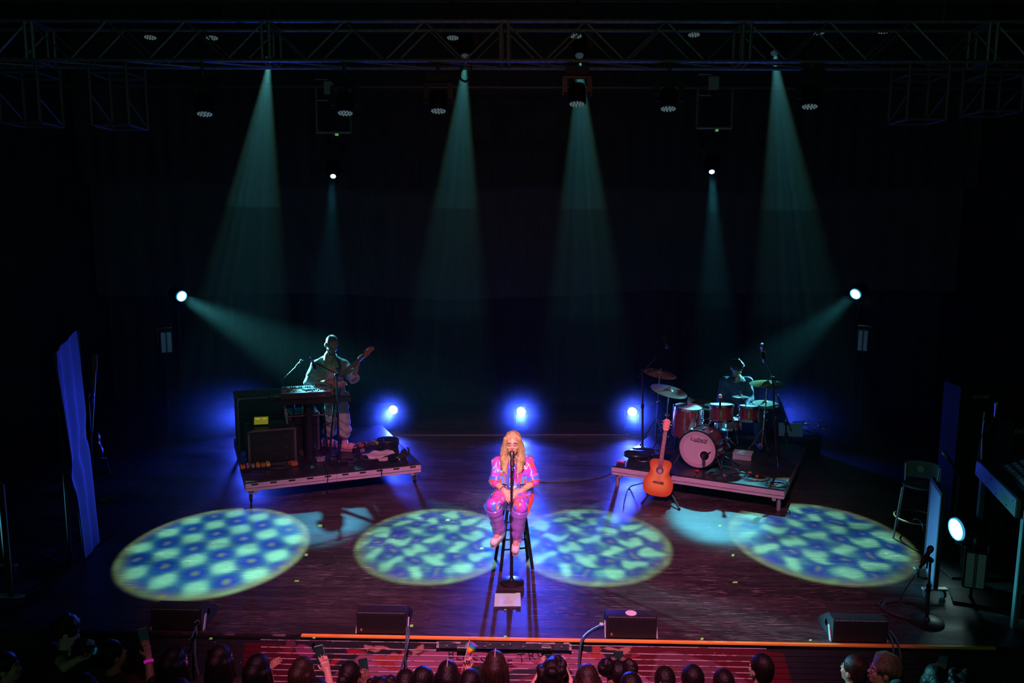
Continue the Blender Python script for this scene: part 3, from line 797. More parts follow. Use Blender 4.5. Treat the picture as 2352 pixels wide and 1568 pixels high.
# ------------------------------------------------------------------ two rolling platforms
noisy('deck_black', (.014, .014, .016), (.028, .028, .032), 7, .38, bump=.15)
noisy('riser_alu', (.74, .73, .80), (.58, .57, .64), 12, .5, .25, stretch=(.2, 1, 6))
RH = .30
class Plat:
    def __init__(s, fl, fr, depth):
        s.o = V((fl.x, fl.y, 0)); u = V((fr.x - fl.x, fr.y - fl.y, 0)); s.w = u.length; s.u = u / s.w; s.v = V((-s.u.y, s.u.x, 0)); s.d = depth
        s.X = Matrix((s.u, s.v, V((0, 0, 1)))).transposed().to_4x4(); s.X.translation = s.o
    def p(s, a, b, z=RH): return s.o + s.u * a + s.v * b + V((0, 0, z))
    def inv(s, q): q = V(q) - s.o; return q.dot(s.u), q.dot(s.v)
PL = Plat(G(563, 1108, RH), G(967, 1064, RH), 2.36)
PR = Plat(G(1405, 1069, RH), G(1802, 1125, RH), 2.36)
def platform(pl, label, casters, slots, split):
    t = thing('stage_platform', label, 'platform', pl.o)
    w, d, X = pl.w, pl.d, pl.X
    n = 2
    for i in range(n):
        for j in range(n):
            MB(X).box((w * (i + .5) / n, d * (j + .5) / n, RH - .011), (w / n - .006, d / n - .006, .022)).build('deck_panel', 'deck_black', t, .003)
    fh = .105; z = RH - .022 - fh / 2
    def rail(a, b, nm):
        return MB(X).bar((a[0], a[1], z), (b[0], b[1], z), .03, fh, up=(0, 0, 1)).build(nm, 'riser_alu', t, .004)
    def face_rail(x0, x1, y):
        o = MB(X).box(((x0 + x1) / 2, y, z), (x1 - x0 - .004, .03, fh)).build('frame_rail', 'riser_alu', t, .004)
        MB(X).box(((x0 + x1) / 2, y - .0155, z - .012), (x1 - x0 - .01, .003, .006)).build('groove', 'dark_metal', o)
        return o
    for k in range(split):
        face_rail(w * k / split, w * (k + 1) / split, .015)
        face_rail(w * k / split, w * (k + 1) / split, d - .015)
    for x in (.015, w - .015): MB(X).box((x, d / 2, z), (.03, d - .06, fh)).build('frame_rail', 'riser_alu', t, .004)
    for i in range(slots):
        x = w * (i + .5) / slots
        MB(X).box((x, -.001, z + fh / 2 - .016), (.085, .004, .022)).build('slot', 'black', t, 0)
    for x in (.07, w - .07):
        for y in (.07, d - .07):
            if casters:
                lg = MB(X).cyl((x, y, .14), (x, y, z), .024, n=12).build('leg', 'alu', t)
                c = MB(X); c.box((x, y + .012, .135), (.06, .075, .012)).bar((x - .022, y + .01, .13), (x - .022, y + .02, .055), .006, .045, up=(0, 1, 0)).bar((x + .022, y + .01, .13), (x + .022, y + .02, .055), .006, .045, up=(0, 1, 0))
                c.build('caster_fork', 'alu', lg)
                MB(X).cyl((x - .015, y + .02, .055), (x + .015, y + .02, .055), .055, n=18).build('wheel', 'rubber', lg, .006)
            else:
                MB(X).cyl((x, y, 0), (x, y, z), .026, n=12).build('leg', 'alu', t)
            MB(X).box((x + (.055 if x < w / 2 else -.055), y - .045, z - fh / 2 - .02), (.05, .05, .05)).build('leg_clamp', 'alu', t, .01)
    return t
platform(PL, 'wheeled black-decked platform with slotted pale metal edge carrying the keyboards', True, 10, 2)
platform(PR, 'legged black-decked platform with plain pale metal edge carrying the drum kit', False, 0, 1)

# ------------------------------------------------------------------ stands and microphones
def microphone(t, pos, d, k=1.0, mat='black_metal', name='microphone', grille='dark_metal'):
    d = V(d).normalized(); pos = V(pos)
    m = MB().lathe([(.010 * k, -.17 * k), (.012 * k, -.16 * k), (.017 * k, -.03 * k), (.019 * k, -.015 * k)], pos, d, 14).build(name, mat, t)
    MB().lathe([(.019 * k, -.018 * k), (.026 * k, 0), (.027 * k, .015 * k), (.022 * k, .035 * k), (.010 * k, .045 * k), (.001, .047 * k)], pos, d, 14).build('grille', grille, m)
    return m
def mic_stand(label, base, top, boom=None, mic=None, foot='disc', mat='black_metal', r=.011, group=None, mk=1.0, disc=.127, micmat='black_metal', grille='dark_metal'):
    """base: point on the floor; top: head of the upright; boom: (near end, far end); mic: (position, direction)"""
    b = V(base); tp = V(top)
    t = thing('microphone_stand', label, 'microphone stand', b, group)
    if foot == 'disc':
        MB().lathe([(disc, 0), (disc, .012), (disc * .94, .018), (.03, .028), (.018, .05), (.001, .052)], b, (0, 0, 1), 32).build('base', mat, t)
        z0 = .03
    else:
        for a in (20, 140, 260):
            q = b + V((math.cos(R(a)) * .3, math.sin(R(a)) * .3, .012))
            l = MB().cyl(b + V((0, 0, .2)), q, .009, n=8).build('leg', mat, t)
            MB().ball(q, .014, 8, 5).build('rubber_foot', 'rubber', l)
        z0 = .12
    mid = lerp(b, tp, .55)
    MB().cyl(b + V((0, 0, z0)), mid, r * 1.35, n=10).build('lower_tube', mat, t)
    MB().cyl(mid - V((0, 0, .02)), tp, r, n=10).build('upper_tube', mat, t)
    MB().lathe([(r * 1.5, -.04), (r * 2, -.03), (r * 2, .03), (r * 1.3, .04)], mid, (0, 0, 1), 12).build('clutch', 'black', t)
    if boom:
        MB().cyl(boom[0], boom[1], r * .8, n=8).build('boom', mat, t)
        MB().lathe([(r * 1.6, -.03), (r * 2.2, -.02), (r * 2.2, .02), (r * 1.6, .03)], tp, (V(boom[1]) - V(boom[0])).cross(V((0, 0, 1))), 10).build('swivel', 'black', t)
    if mic:
        d = V(mic[1]).normalized()
        MB().lathe([(.014 * mk, -.13 * mk), (.022 * mk, -.12 * mk), (.023 * mk, -.06 * mk), (.019 * mk, -.05 * mk)], mic[0], d, 12).build('clip', 'black', t)
        microphone(t, mic[0], d, mk, micmat, grille=grille)
    return t
def cable(name, label, pts, r=.006, mat='cable', n=8, group=None):
    return tag(MB().tube(smoothpath(pts, n), r, 6).build(name, mat), label, 'cable', group)
def coil(c, R0, loops, r, seed, sq=.9, jit=.05):
    rnd = random.Random(seed); pts = []
    for i in range(loops * 14):
        a = i / 14 * 2 * math.pi; rr = R0 * (1 + jit * math.sin(i * .37 + seed) + rnd.uniform(-jit, jit) * .6)
        pts.append(V(c) + V((math.cos(a) * rr + .02 * math.sin(i * .11 + seed), math.sin(a) * rr * sq, r + .5 * r * (i % 3))))
    return smoothpath(pts, 2)

# ------------------------------------------------------------------ keyboards side (deck height RH)
def boxthing(name, label, cat, X, parts, group=None):
    """parts: (name, material, centre, size, bevel)"""
    t = thing(name, label, cat, X.translation, group)
    first = {}
    for p in parts:
        par = first.get(p[5], t) if len(p) > 5 else t
        o = MB(X).box(p[2], p[3]).build(p[0], p[1], par, p[4]); first.setdefault(p[0], o)
    return t
def on(pl, q, yaw=0):
    """frame on the platform, aligned with it"""
    m = pl.X.copy(); m.translation = V(q); return m @ Matrix.Rotation(R(yaw), 4, 'Z')
noisy('case_black', (.012, .012, .014), (.02, .02, .023), 10, .55)
M('case_trim', (.20, .20, .22), .4, .8)
def road_case(label, c, w, d, h, yaw=0, pl=PL, racks=0, name='road_case'):
    X = on(pl, c, yaw)
    t = thing(name, label, 'equipment case', c)
    b = MB(X).box((0, 0, h / 2 + .01), (w, d, h - .02)).build('body', 'case_black', t, .008)
    for sx in (-1, 1):
        for sy in (-1, 1):
            MB(X).bar((sx * w / 2, sy * d / 2, .01), (sx * w / 2, sy * d / 2, h), .028).build('edge_trim', 'case_trim', t, .004)
            for z in (.025, h - .012): MB(X).ball((sx * w / 2, sy * d / 2, z), .026, 8, 6).build('ball_corner', 'case_trim', t)
    for z in (.02, h):
        for sy in (-1, 1): MB(X).bar((-w / 2, sy * d / 2, z), (w / 2, sy * d / 2, z), .02).build('edge_trim', 'case_trim', t)
        for sx in (-1, 1): MB(X).bar((sx * w / 2, -d / 2, z), (sx * w / 2, d / 2, z), .02).build('edge_trim', 'case_trim', t)
    for i in range(racks):
        z = h * (i + .6) / (racks + .2)
        u = MB(X).box((0, -d / 2 - .006, z), (w * .86, .02, h / (racks + .5) * .82)).build('rack_unit', 'black_metal', t, .003)
        MB(X).cyl((w * .3, -d / 2 - .016, z), (w * .3, -d / 2 - .03, z), .014, n=12).build('knob', 'dark_metal', u)
    return t
# tall case at the back corner, lower rack in front of it
qa = PL.p(.36, 1.75); road_case('tall black equipment case at the back corner of the keyboard platform', qa, .66, .56, .80)
qb = PL.p(.42, .92); road_case('low black rack case with a yellow-lit tablet on it', qb, .62, .5, .50, racks=3, name='rack_case')
qc = PL.p(.93, 1.36); road_case('wide black case under the keyboards', qc, .40, .36, .58)
# tablet with a yellow screen on the rack case
sc = qb + V((0, 0, .50)); X = on(PL, sc + PL.u * -.12, -10) @ Matrix.Rotation(R(-38), 4, 'X')
t = thing('tablet_screen', 'small tilted tablet with glowing yellow screen on the rack case', 'tablet', sc)
MB(X).box((0, 0, .085), (.21, .014, .14)).build('body', 'black', t, .004)
M('yellow_screen', (.5, .5, .05), .4, emit=(.55, .62, .04), es=.22)
s0 = MB(X).box((0, -.008, .088), (.19, .003, .115)).build('screen', 'yellow_screen', t)
for dx, w_ in ((-.05, .06), (.045, .05)): MB(X).box((dx, -.0105, .115), (w_, .002, .012)).build('menu_bar', M('screen_bar', (.7, .5, .05), .5, emit=(1, .75, .05), es=.4), s0)
# row of pedals at the front corner
pb = thing('effects_pedal_row', 'pedalboard with orange, green and magenta pedals at the platform corner', 'pedalboard', G(588, 1077, RH))
X = on(PL, G(588, 1077, RH))
MB(X).box((0, 0, .02), (.40, .16, .03)).build('board', 'black', pb, .004)
for i, (cc, w_) in enumerate((((.75, .16, .03), .07), ((.6, .05, .4), .04), ((.25, .25, .26), .05), ((.55, .22, .06), .06), ((.45, .16, .05), .06), ((.7, .35, .08), .06))):
    x = -.17 + .066 * i
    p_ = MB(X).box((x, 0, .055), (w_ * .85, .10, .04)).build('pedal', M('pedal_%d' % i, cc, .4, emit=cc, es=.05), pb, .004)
    MB(X).cyl((x, -.03, .07), (x, -.03, .09), .009, n=8).build('footswitch', 'chrome', p_)
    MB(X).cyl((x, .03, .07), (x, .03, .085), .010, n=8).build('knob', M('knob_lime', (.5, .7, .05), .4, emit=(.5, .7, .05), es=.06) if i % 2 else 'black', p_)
# small stomp units on the deck
def stomp(px, label, col, w_=.08, yaw=20):
    q = G(*px, RH); X = on(PL, q, yaw); t = thing('effects_pedal', label, 'effects pedal', q)
    b = MB(X).box((0, 0, .028), (w_, .13, .05)).build('body', M('stomp_%d_%d' % px, col, .4), t, .006)
    MB(X).cyl((0, -.035, .05), (0, -.035, .07), .010, n=10).build('footswitch', 'chrome', t)
    for dx in (-.022, .022): MB(X).cyl((dx, .035, .05), (dx, .035, .067), .010, n=8).build('knob', 'black', t)
stomp((673, 1068), 'small orange pedal lying near the platform edge', (.55, .2, .08), .09)
stomp((735, 1058), 'grey pedal in front of the black pedestal', (.3, .28, .32), .11, 5)
stomp((690, 1045), 'black pedal with lime label behind the orange one', (.06, .08, .05), .07)
stomp((832, 1036), 'purple-grey pedal beside the pedalboard', (.28, .22, .4), .09, -20)
# bottles
def bottle(c, label, h=.22):
    t = thing('water_bottle', label, 'bottle', c)
    MB().lathe([(.028, 0), (.032, .01), (.031, .04), (.033, .05), (.031, .09), (.033, .12), (.030, .15), (.014, .19), (.013, .205)], c, (0, 0, 1), 16).build('bottle', M('pet', (.55, .65, .7), .15, alpha=.55), t)
    MB().lathe([(.034, .075), (.034, .125), (.0335, .125), (.0335, .075)], c, (0, 0, 1), 16).build('paper_label', M('teal_label', (.05, .45, .5), .5), t)
    MB().lathe([(.015, .2), (.015, .222), (.001, .223)], c, (0, 0, 1), 12).build('cap', 'white', t)
bottle(G(624, 1055, RH), 'clear water bottle with teal label standing on the deck by the rack case')
bottle(qb + PL.u * .22 + V((0, 0, .51)), 'clear water bottle standing on top of the rack case')
# round black pedestal in front of the keyboards
q = G(712, 1047, RH); h_ = P(711, 891, q.y).z - RH
t = thing('pedestal', 'tall round black pedestal with a flat disc top in front of the synthesizer', 'pedestal', q)
MB().lathe([(.082, .0), (.082, h_ - .012)], q, (0, 0, 1), 28).build('column', 'black', t)
MB().lathe([(.086, h_ - .012), (.086, h_), (.02, h_ + .001)], q, (0, 0, 1), 28).build('top', M('ped_top', (.35, .38, .38), .5), t)
MB().lathe([(.10, .0), (.10, .014), (.084, .016)], q, (0, 0, 1), 28).build('foot_ring', 'dark_metal', t)
MB().cyl(q + V((0, 0, h_)), q + V((0, 0, h_ + .006)), .008, n=8).build('screw', 'black', t)
# keyboard stand, two keyboards
KC = P(708, 912, 11.18)
KX = on(PL, V((KC.x, KC.y, 0)), -6)
zl = P(712, 918, 11.18).z - .03
t = thing('keyboard_stand', 'black two-tier keyboard stand on the platform', 'stand', V((KC.x, KC.y, RH)))
for sx in (-1, 1):
    for sy in (-1, 1):
        MB(KX).cyl((sx * .26, sy * .20, RH), (sx * .36 if sy < 0 else sx * .2, -sy * .02, zl - .02), .014, n=8).build('leg', 'black_metal', t)
    MB(KX).bar((sx * .36, -.17, zl - .012), (sx * .36, .17, zl - .012), .03, .02).build('lower_arm', 'black_metal', t)
    MB(KX).cyl((sx * .33, .16, zl - .01), (sx * .33, .18, zl + .08), .012, n=8).build('upright', 'black_metal', t)
    MB(KX).bar((sx * .33, -.12, zl + .076), (sx * .33, .2, zl + .076), .026, .02).build('upper_arm', 'black_metal', t)
MB(KX).cyl((-.36, .0, zl - .2), (.36, .0, zl - .2), .012, n=8).build('crossbar', 'black_metal', t)
M('ivory', (.72, .74, .72), .35)
M('key_black', (.015, .015, .016), .3)
def keyboard(label, c0, w, d, h, body, panel, nk, back, controls, tiltx=0):
    """back panel faces the audience, keys face the player"""
    X = KX @ Matrix.Translation(c0) @ Matrix.Rotation(R(tiltx), 4, 'X')
    t = thing('keyboard', label, 'keyboard', X.translation)
    MB(X).box((0, 0, h / 2), (w, d, h)).build('body', body, t, .008)
    if panel: MB(X).box((0, -d * .16, h + .003), (w * .97, d * .60, .008)).build('control_panel', panel, t, .003)
    kw = w * .94 / nk
    for i in range(nk):
        k = MB(X).box((-w * .47 + kw * (i + .5), d * .34, h + .006), (kw * .9, d * .26, .018)).build('white_key', 'ivory', t, .002)
    for i in range(nk - 1):
        if i % 7 in (2, 6): continue
        MB(X).box((-w * .47 + kw * (i + 1), d * .28, h + .02), (kw * .5, d * .15, .016)).build('black_key', 'key_black', t, .002)
    rnd = random.Random(nk)
    for (x, y, kind) in controls:
        if kind == 'k': MB(X).lathe([(.011, 0), (.010, .02), (.001, .021)], (x, y, h + .006), (0, 0, 1), 10).build('knob', 'black', t)
        elif kind == 's': MB(X).box((x, y, h + .009), (.012, .045, .012)).build('slider', 'dark_metal', t)
        else: MB(X).box((x, y, h + .009), (.11, .05, .006)).build('display', 'yellow_screen' if kind == 'y' else 'black', t)
    return t, X
M('synth_white', (.62, .68, .64), .4)
M('synth_body', (.05, .035, .04), .45)
ctl = [(-.25 + .028 * i, -.05 + .03 * (i % 3 - 1), 'k') for i in range(20) if i not in (5, 6, 7, 8)] + [(-.12, -.05, 'y')] + [(.05 + .025 * i, -.11, 's') for i in range(5)]
ku, KXu = keyboard('small synthesizer with a pale control panel stacked on top of the stand', (-.03, .03, zl + .09), .70, .30, .085, 'synth_body', 'synth_white', 22, True, ctl, 8)
lettering('maker_name', 'KORG', .035, KXu @ textframe((.22, -.1515, .042), (1, 0, 0), (0, 0, 1)), M('print_pink', (.4, .3, .34), .5), ku)
keyboard('long dark keyboard on the lower tier under the synthesizer', (.02, .02, zl), 1.13, .34, .07, 'black', None, 36, True, [(-.5 + .05 * i, -.09, 'k') for i in range(5)] + [(-.2 + .04 * i, -.1, 'k') for i in range(16)])
q = KX @ V((.50, -.02, zl + .075)); X = KX @ Matrix.Translation((.50, -.02, zl + .078))
boxthing('control_pad', 'small teal-lit controller box at the end of the lower keyboard', 'controller', X, [('body', 'dark_metal', (0, 0, .015), (.13, .16, .03), .004), ('pad', M('pad_teal', (.2, .5, .55), .4), (-.02, 0, .032), (.07, .12, .006), .002), ('wheel', 'chrome', (.05, .03, .034), (.02, .05, .02), .004)])
# microphone stands on the keyboard platform
b = G(779, 1064, RH); tp = P(773, 860, b.y)
mic_stand('black round-base microphone stand in front of the guitarist with slanted boom', b, tp, (P(797, 871, b.y), P(727, 834, b.y)), (P(717, 826, b.y + .02), P(717, 826, b.y) - P(721, 838, b.y)), r=.012, mk=1.05, micmat='steel', grille='steel', disc=.14)
b = V((0, 12.38, RH)); tp = P(648, 872, b.y)
mic_stand('thin microphone stand behind the cases with a long rising boom', V((tp.x, b.y, RH)), tp, (P(608, 912, b.y), P(688, 834, b.y)), (P(692, 829, b.y), P(692, 829, b.y) - P(686, 836, b.y)), foot='tripod', r=.010, micmat='steel', grille='chrome')
# big guitar pedalboard, tub, papers and clutter at the front corner of the deck
q = G(848, 1030, RH); X = on(PL, q, 12)
t = thing('pedalboard', 'long black pedalboard with chrome footswitches at the guitarist\'s feet', 'pedalboard', q)
MB(X).box((0, 0, .035), (.56, .24, .05)).build('board', 'black', t, .006)
for i in range(6):
    x = -.23 + .092 * i
    p_ = MB(X).box((x, .02, .075), (.075, .13, .04)).build('pedal', M('pb_%d' % i, [(.05, .06, .12), (.45, .12, .08), (.06, .06, .07), (.08, .09, .2), (.5, .6, .08), (.1, .1, .12)][i], .35), t, .005)
    MB(X).cyl((x, -.02, .09), (x, -.02, .115), .010, n=8).build('footswitch', 'chrome', p_)
    for dx in (-.02, .02): MB(X).cyl((x + dx, .06, .09), (x + dx, .06, .112), .010, n=8).build('knob', 'chrome', p_)
q = G(890, 1024, RH)
t = thing('drum_tub', 'short round black tub with a shiny rim beside the pedalboard', 'drum', q)
MB().lathe([(.165, 0), (.165, .10)], q, (0, 0, 1), 28).build('shell', 'black_gloss', t)
MB().lathe([(.15, .095), (.15, .104), (.001, .104)], q, (0, 0, 1), 28).build('head', 'black_gloss', t)
MB().torus(q + V((0, 0, .102)), (0, 0, 1), .165, .009).build('rim', 'dark_metal', t)
for a in range(0, 360, 60): MB().cyl(q + V((.172 * math.cos(R(a)), .172 * math.sin(R(a)), .02)), q + V((.172 * math.cos(R(a)), .172 * math.sin(R(a)), .1)), .007, n=6).build('lug', 'chrome', t)
def sheet(name, label, c, w, d, X, mat, seed, amp=.012, cat='paper', n=10):
    vs = []; rnd = random.Random(seed); ph = rnd.uniform(0, 6)
    for j in range(n + 1):
        for i in range(n + 1):
            a, b = i / n - .5, j / n - .5
            z = amp * (1 + math.sin(a * 7 + ph) * math.cos(b * 6 + ph * 1.7)) + amp * .5 * (1 + math.sin((a + b) * 13 + ph)) + .003
            vs.append((a * w, b * d, z))
    fs = [(j * (n + 1) + i, j * (n + 1) + i + 1, (j + 1) * (n + 1) + i + 1, (j + 1) * (n + 1) + i) for j in range(n) for i in range(n)]
    k = len(vs); vs2 = vs + [(x, y, z - .0025) for x, y, z in vs]; fs += [tuple(q + k for q in reversed(f)) for f in fs]
    return tag(MB(X).add(vs2, fs).build(name, mat, None, 0, 60), label, cat)
M('paper_white', (.72, .72, .72), .55)
sheet('paper_sheet', 'crumpled white sheet lying on the deck beside the pedalboard', None, .42, .34, on(PL, G(873, 1047, RH), 15), 'paper_white', 3, .016)
sheet('paper_sheet', 'smooth white sheet half under the crumpled one at the deck corner', None, .30, .24, on(PL, G(893, 1053, RH), -8), 'paper_white', 8, .004)
q = G(903, 1058, RH); X = on(PL, q, 30)
boxthing('adapter_box', 'small shiny black box with a bright corner on the white sheet', 'box', X, [('body', 'black_gloss', (0, 0, .05), (.13, .10, .08), .01), ('handle', 'black', (0, -.06, .04), (.09, .03, .02), .006), ('button', 'white', (.03, -.052, .05), (.03, .006, .02), .003)])
q = G(926, 1050, RH); X = on(PL, q, -25)
t = thing('headphones', 'black headphones lying at the front corner of the platform', 'headphones', q)
MB(X).torus((0, 0, .09), (0, 1, 0), .085, .013, 20, 8, 0, 180).build('headband', 'black_gloss', t)
for s in (-1, 1): MB(X).lathe([(.045, -.02), (.05, 0), (.045, .02), (.001, .024)], (0, s * .085, .05), (0, s, 0), 16).build('ear_cup', 'black', t)
for i, (px, R0, lp) in enumerate((((790, 1058), .16, 5), ((765, 1050), .10, 3), ((640, 1072), .13, 3), ((850, 1052), .12, 4))):
    tag(MB().tube(coil(G(*px, RH + .004), R0, lp, .006, i + 3, .8, .14), .006, 6).build('cable_coil', M('cable_teal', (.05, .075, .085), .3)), ['loose coil of dark cable at the foot of the round-base stand', 'small tangle of cable behind the front stand', 'cable coil beside the orange pedal', 'cable coil between the pedalboard and the white sheets'][i], 'cable', 'cable coils on the keyboard platform')
cable('cable', 'cable hanging over the front edge of the keyboard platform', [G(742, 1062, RH) + V((0, 0, .01)), G(752, 1084, RH) + V((0, -.005, .012)), P(753, 1092, PL.p(1.1, -.04).y), P(752, 1108, PL.p(1.1, -.05).y), G(748, 1132, .008), G(700, 1140, .008)], .007)
cable('cable', 'short teal-lit cable end taped over the platform edge', [PL.p(1.78, .06) + V((0, 0, .008)), PL.p(1.78, -.012, RH + .004), PL.p(1.785, -.026, RH - .06), PL.p(1.79, -.026, RH - .11)], .008)

# ------------------------------------------------------------------ drum kit on the second platform
def sparkle(name, c1, c2):
    m = noisy(name, c1, c2, 130, .22, .35, coat=.8, lo=.4, hi=.6)
    return m
sparkle('pearl_red', (.10, .015, .025), (.42, .10, .14))
M('drum_head', (.72, .68, .72), .45)
M('head_ring', (.60, .56, .62), .45)
M('head_clear', (.35, .36, .38), .3)
def drum(label, c, axis, r, h, lugs=8, top='drum_head', name='drum', hoop='chrome', group=None, extra=None):
    """c: centre of the shell; axis: towards the played (or front) head"""
    c = V(c); a = V(axis).normalized()
    t = thing(name, label, 'drum', c - V((0, 0, h / 2 if abs(a.z) > .5 else r)), group)
    MB().lathe([(r, -h / 2), (r, h / 2)], c, a, 32).build('shell', 'pearl_red', t)
    for s in (-1, 1):
        MB().lathe([(r + .014, s * (h / 2 - .02)), (r + .014, s * (h / 2 + .012)), (r - .004, s * (h / 2 + .012)), (r - .004, s * (h / 2 - .02))], c, a, 32, True).build('hoop', hoop, t)
    MB().lathe([(r - .004, 0), (r - .006, .004), (.001, .004)], c + a * (h / 2), a, 32).build('head', top, t)
    MB().lathe([(r - .004, 0), (r - .006, .004), (.001, .004)], c - a * (h / 2), -a, 32).build('bottom_head', 'head_clear', t)
    x = a.orthogonal().normalized(); y = a.cross(x)
    for i in range(lugs):
        an = 2 * math.pi * (i + .5) / lugs; d = x * math.cos(an) + y * math.sin(an)
        l = MB().bar(c + d * (r + .010) - a * (h * .22), c + d * (r + .010) + a * (h * .22), .022, .022, up=d).build('lug', 'chrome', t, .004)
        MB().cyl(c + d * (r + .016) - a * (h / 2 + .01), c + d * (r + .016) + a * (h / 2 + .012), .0045, n=6).build('tension_rod', 'chrome', l)
    return t
# bass drum
kb = G(1600, 1076, RH); KR = .262
KA = (-PR.v + PR.u * -.10).normalized()
kc = V((kb.x, kb.y, RH + KR + .012)) - KA * .19 + V((0, 0, .0))
KF = kc + KA * .19
kick = drum('bass drum with white front head, dark round port and red sparkle shell', kc, KA, KR, .38, 10, name='bass_drum', hoop='black_gloss')
xr = KA.cross(V((0, 0, 1))).normalized() * -1; xr = V((0, 0, 1)).cross(KA).normalized() * 1
right = V((0, 0, 1)).cross(-KA).normalized() * -1
right = (-KA).cross(V((0, 0, 1))).normalized()
MB().lathe([(KR - .008, 0), (KR - .008, .0015), (KR - .06, .0015), (KR - .06, 0)], KF + KA * .005, KA, 40, True).build('head_ring', 'head_ring', kick)
pc = KF + KA * .006 + right * .105 + V((0, 0, -.07))
MB().lathe([(.085, 0), (.085, .0016), (.062, .0016), (.062, 0)], pc, KA, 28, True).build('port_ring', M('port_white', (.82, .8, .82), .4), kick)
MB().lathe([(.063, 0), (.063, .002), (.001, .002)], pc, KA, 28).build('port_hole', M('void', (.004, .004, .004), .9), kick)
lettering('maker_name', 'Ludwig', .085, textframe(KF + KA * .0075 + V((0, 0, .145)) + right * .012, right, (0, 0, 1)), 'black', kick, shear=.28)
MB(textframe(KF + KA * .0075 + V((0, 0, .112)) + right * .02, right, (0, 0, 1))).box((0, 0, 0), (.15, .008, .001)).build('logo_underline', 'black', kick)
for s in (-1, 1):
    p0 = kc + right * s * (KR * .93) + KA * .08 + V((0, 0, -.09)); p1 = V((p0.x, p0.y, RH + .008)) + right * s * .10 + KA * .07
    sp = MB().cyl(p0, p1, .009, n=8).build('spur', 'chrome', kick)
    MB().ball(p1, .013, 8, 5).build('rubber_tip', 'rubber', sp)
# toms, snare
ft = P(1579, 966, 11.62)
t = drum('deep floor tom with red sparkle shell standing on chrome legs', ft, (0.03, -.05, 1), .205, .42, 8, name='floor_tom')
for an in (10, 130, 250):
    d = V((math.cos(R(an)), math.sin(R(an)), 0)); q = ft + d * .222
    MB().tube([q + V((0, 0, .06)), (q.x, q.y, RH + .08), (q.x + d.x * .05, q.y + d.y * .05, RH + .01)], .008, 8).build('leg', 'chrome', t)
t1 = P(1657, 947, 11.28); t2 = P(1720, 949, 11.33); sn = P(1672, 972, 11.72)
drum('wider rack tom with red sparkle shell mounted over the bass drum', t1, (-.02, .10, 1), .165, .22, 6, name='rack_tom')
drum('smaller rack tom with red sparkle shell beside the cymbal stand', t2, (.02, .10, 1), .140, .20, 6, name='rack_tom')
def stand(label, base, top, spread=.26, r=.011, name='cymbal_stand', legs=3, rot=0, mat='chrome', h0=.42):
    b, tp = V(base), V(top); t = thing(name, label, 'stand', b)
    mid = lerp(b, tp, .6)
    MB().cyl(b + V((0, 0, .12)), mid, r * 1.3, n=10).build('lower_tube', mat, t)
    MB().cyl(mid, tp, r * .8, n=10).build('upper_tube', mat, t)
    MB().lathe([(r * 1.5, -.03), (r * 2.1, -.02), (r * 2.1, .02), (r * 1.5, .03)], mid, (0, 0, 1), 12).build('collar', mat, t)
    MB().box(mid + V((.025, 0, 0)), (.04, .012, .02)).build('wing_nut', mat, t, .004)
    for i in range(legs):
        a = R(rot + i * 360 / legs); q = b + V((math.cos(a) * spread, math.sin(a) * spread, .012))
        l = MB().bar(b + V((0, 0, h0)), q, .018, .006).build('leg', mat, t)
        MB().cyl(b + V((0, 0, .14)), lerp(b + V((0, 0, h0)), q, .55), .005, n=6).build('strut', mat, l)
        MB().ball(q, .016, 8, 5).build('rubber_foot', 'rubber', l)
    return t
drum('shallow chrome-hooped snare drum half hidden under the rack tom', sn, (0, .05, 1), .175, .13, 8, name='snare_drum')
stand('snare drum stand under the shallow drum', V((sn.x, sn.y, RH)), sn - V((0, 0, .085)), .22, name='drum_stand', h0=.22)
for tm, nm in ((t1, 'wider'), (t2, 'smaller')):
    q = kc + KA * -.02 + V((0, 0, KR + .02))
    b_ = thing('tom_mount', 'chrome arm holding the %s rack tom above the bass drum' % nm, 'tom mount', q)
    MB().tube([q + right * (-.03 if tm is t1 else .05), V((q.x, q.y, tm.z - .05)) + right * (-.02 if tm is t1 else .10), tm - V((0, 0, .115))], .012, 8).build('arm', 'chrome', b_)
    MB().ball((q.x, q.y, tm.z - .06) if tm is t1 else V((q.x, q.y, tm.z - .05)) + right * .10, .024, 8, 6).build('ball_joint', 'chrome', b_)
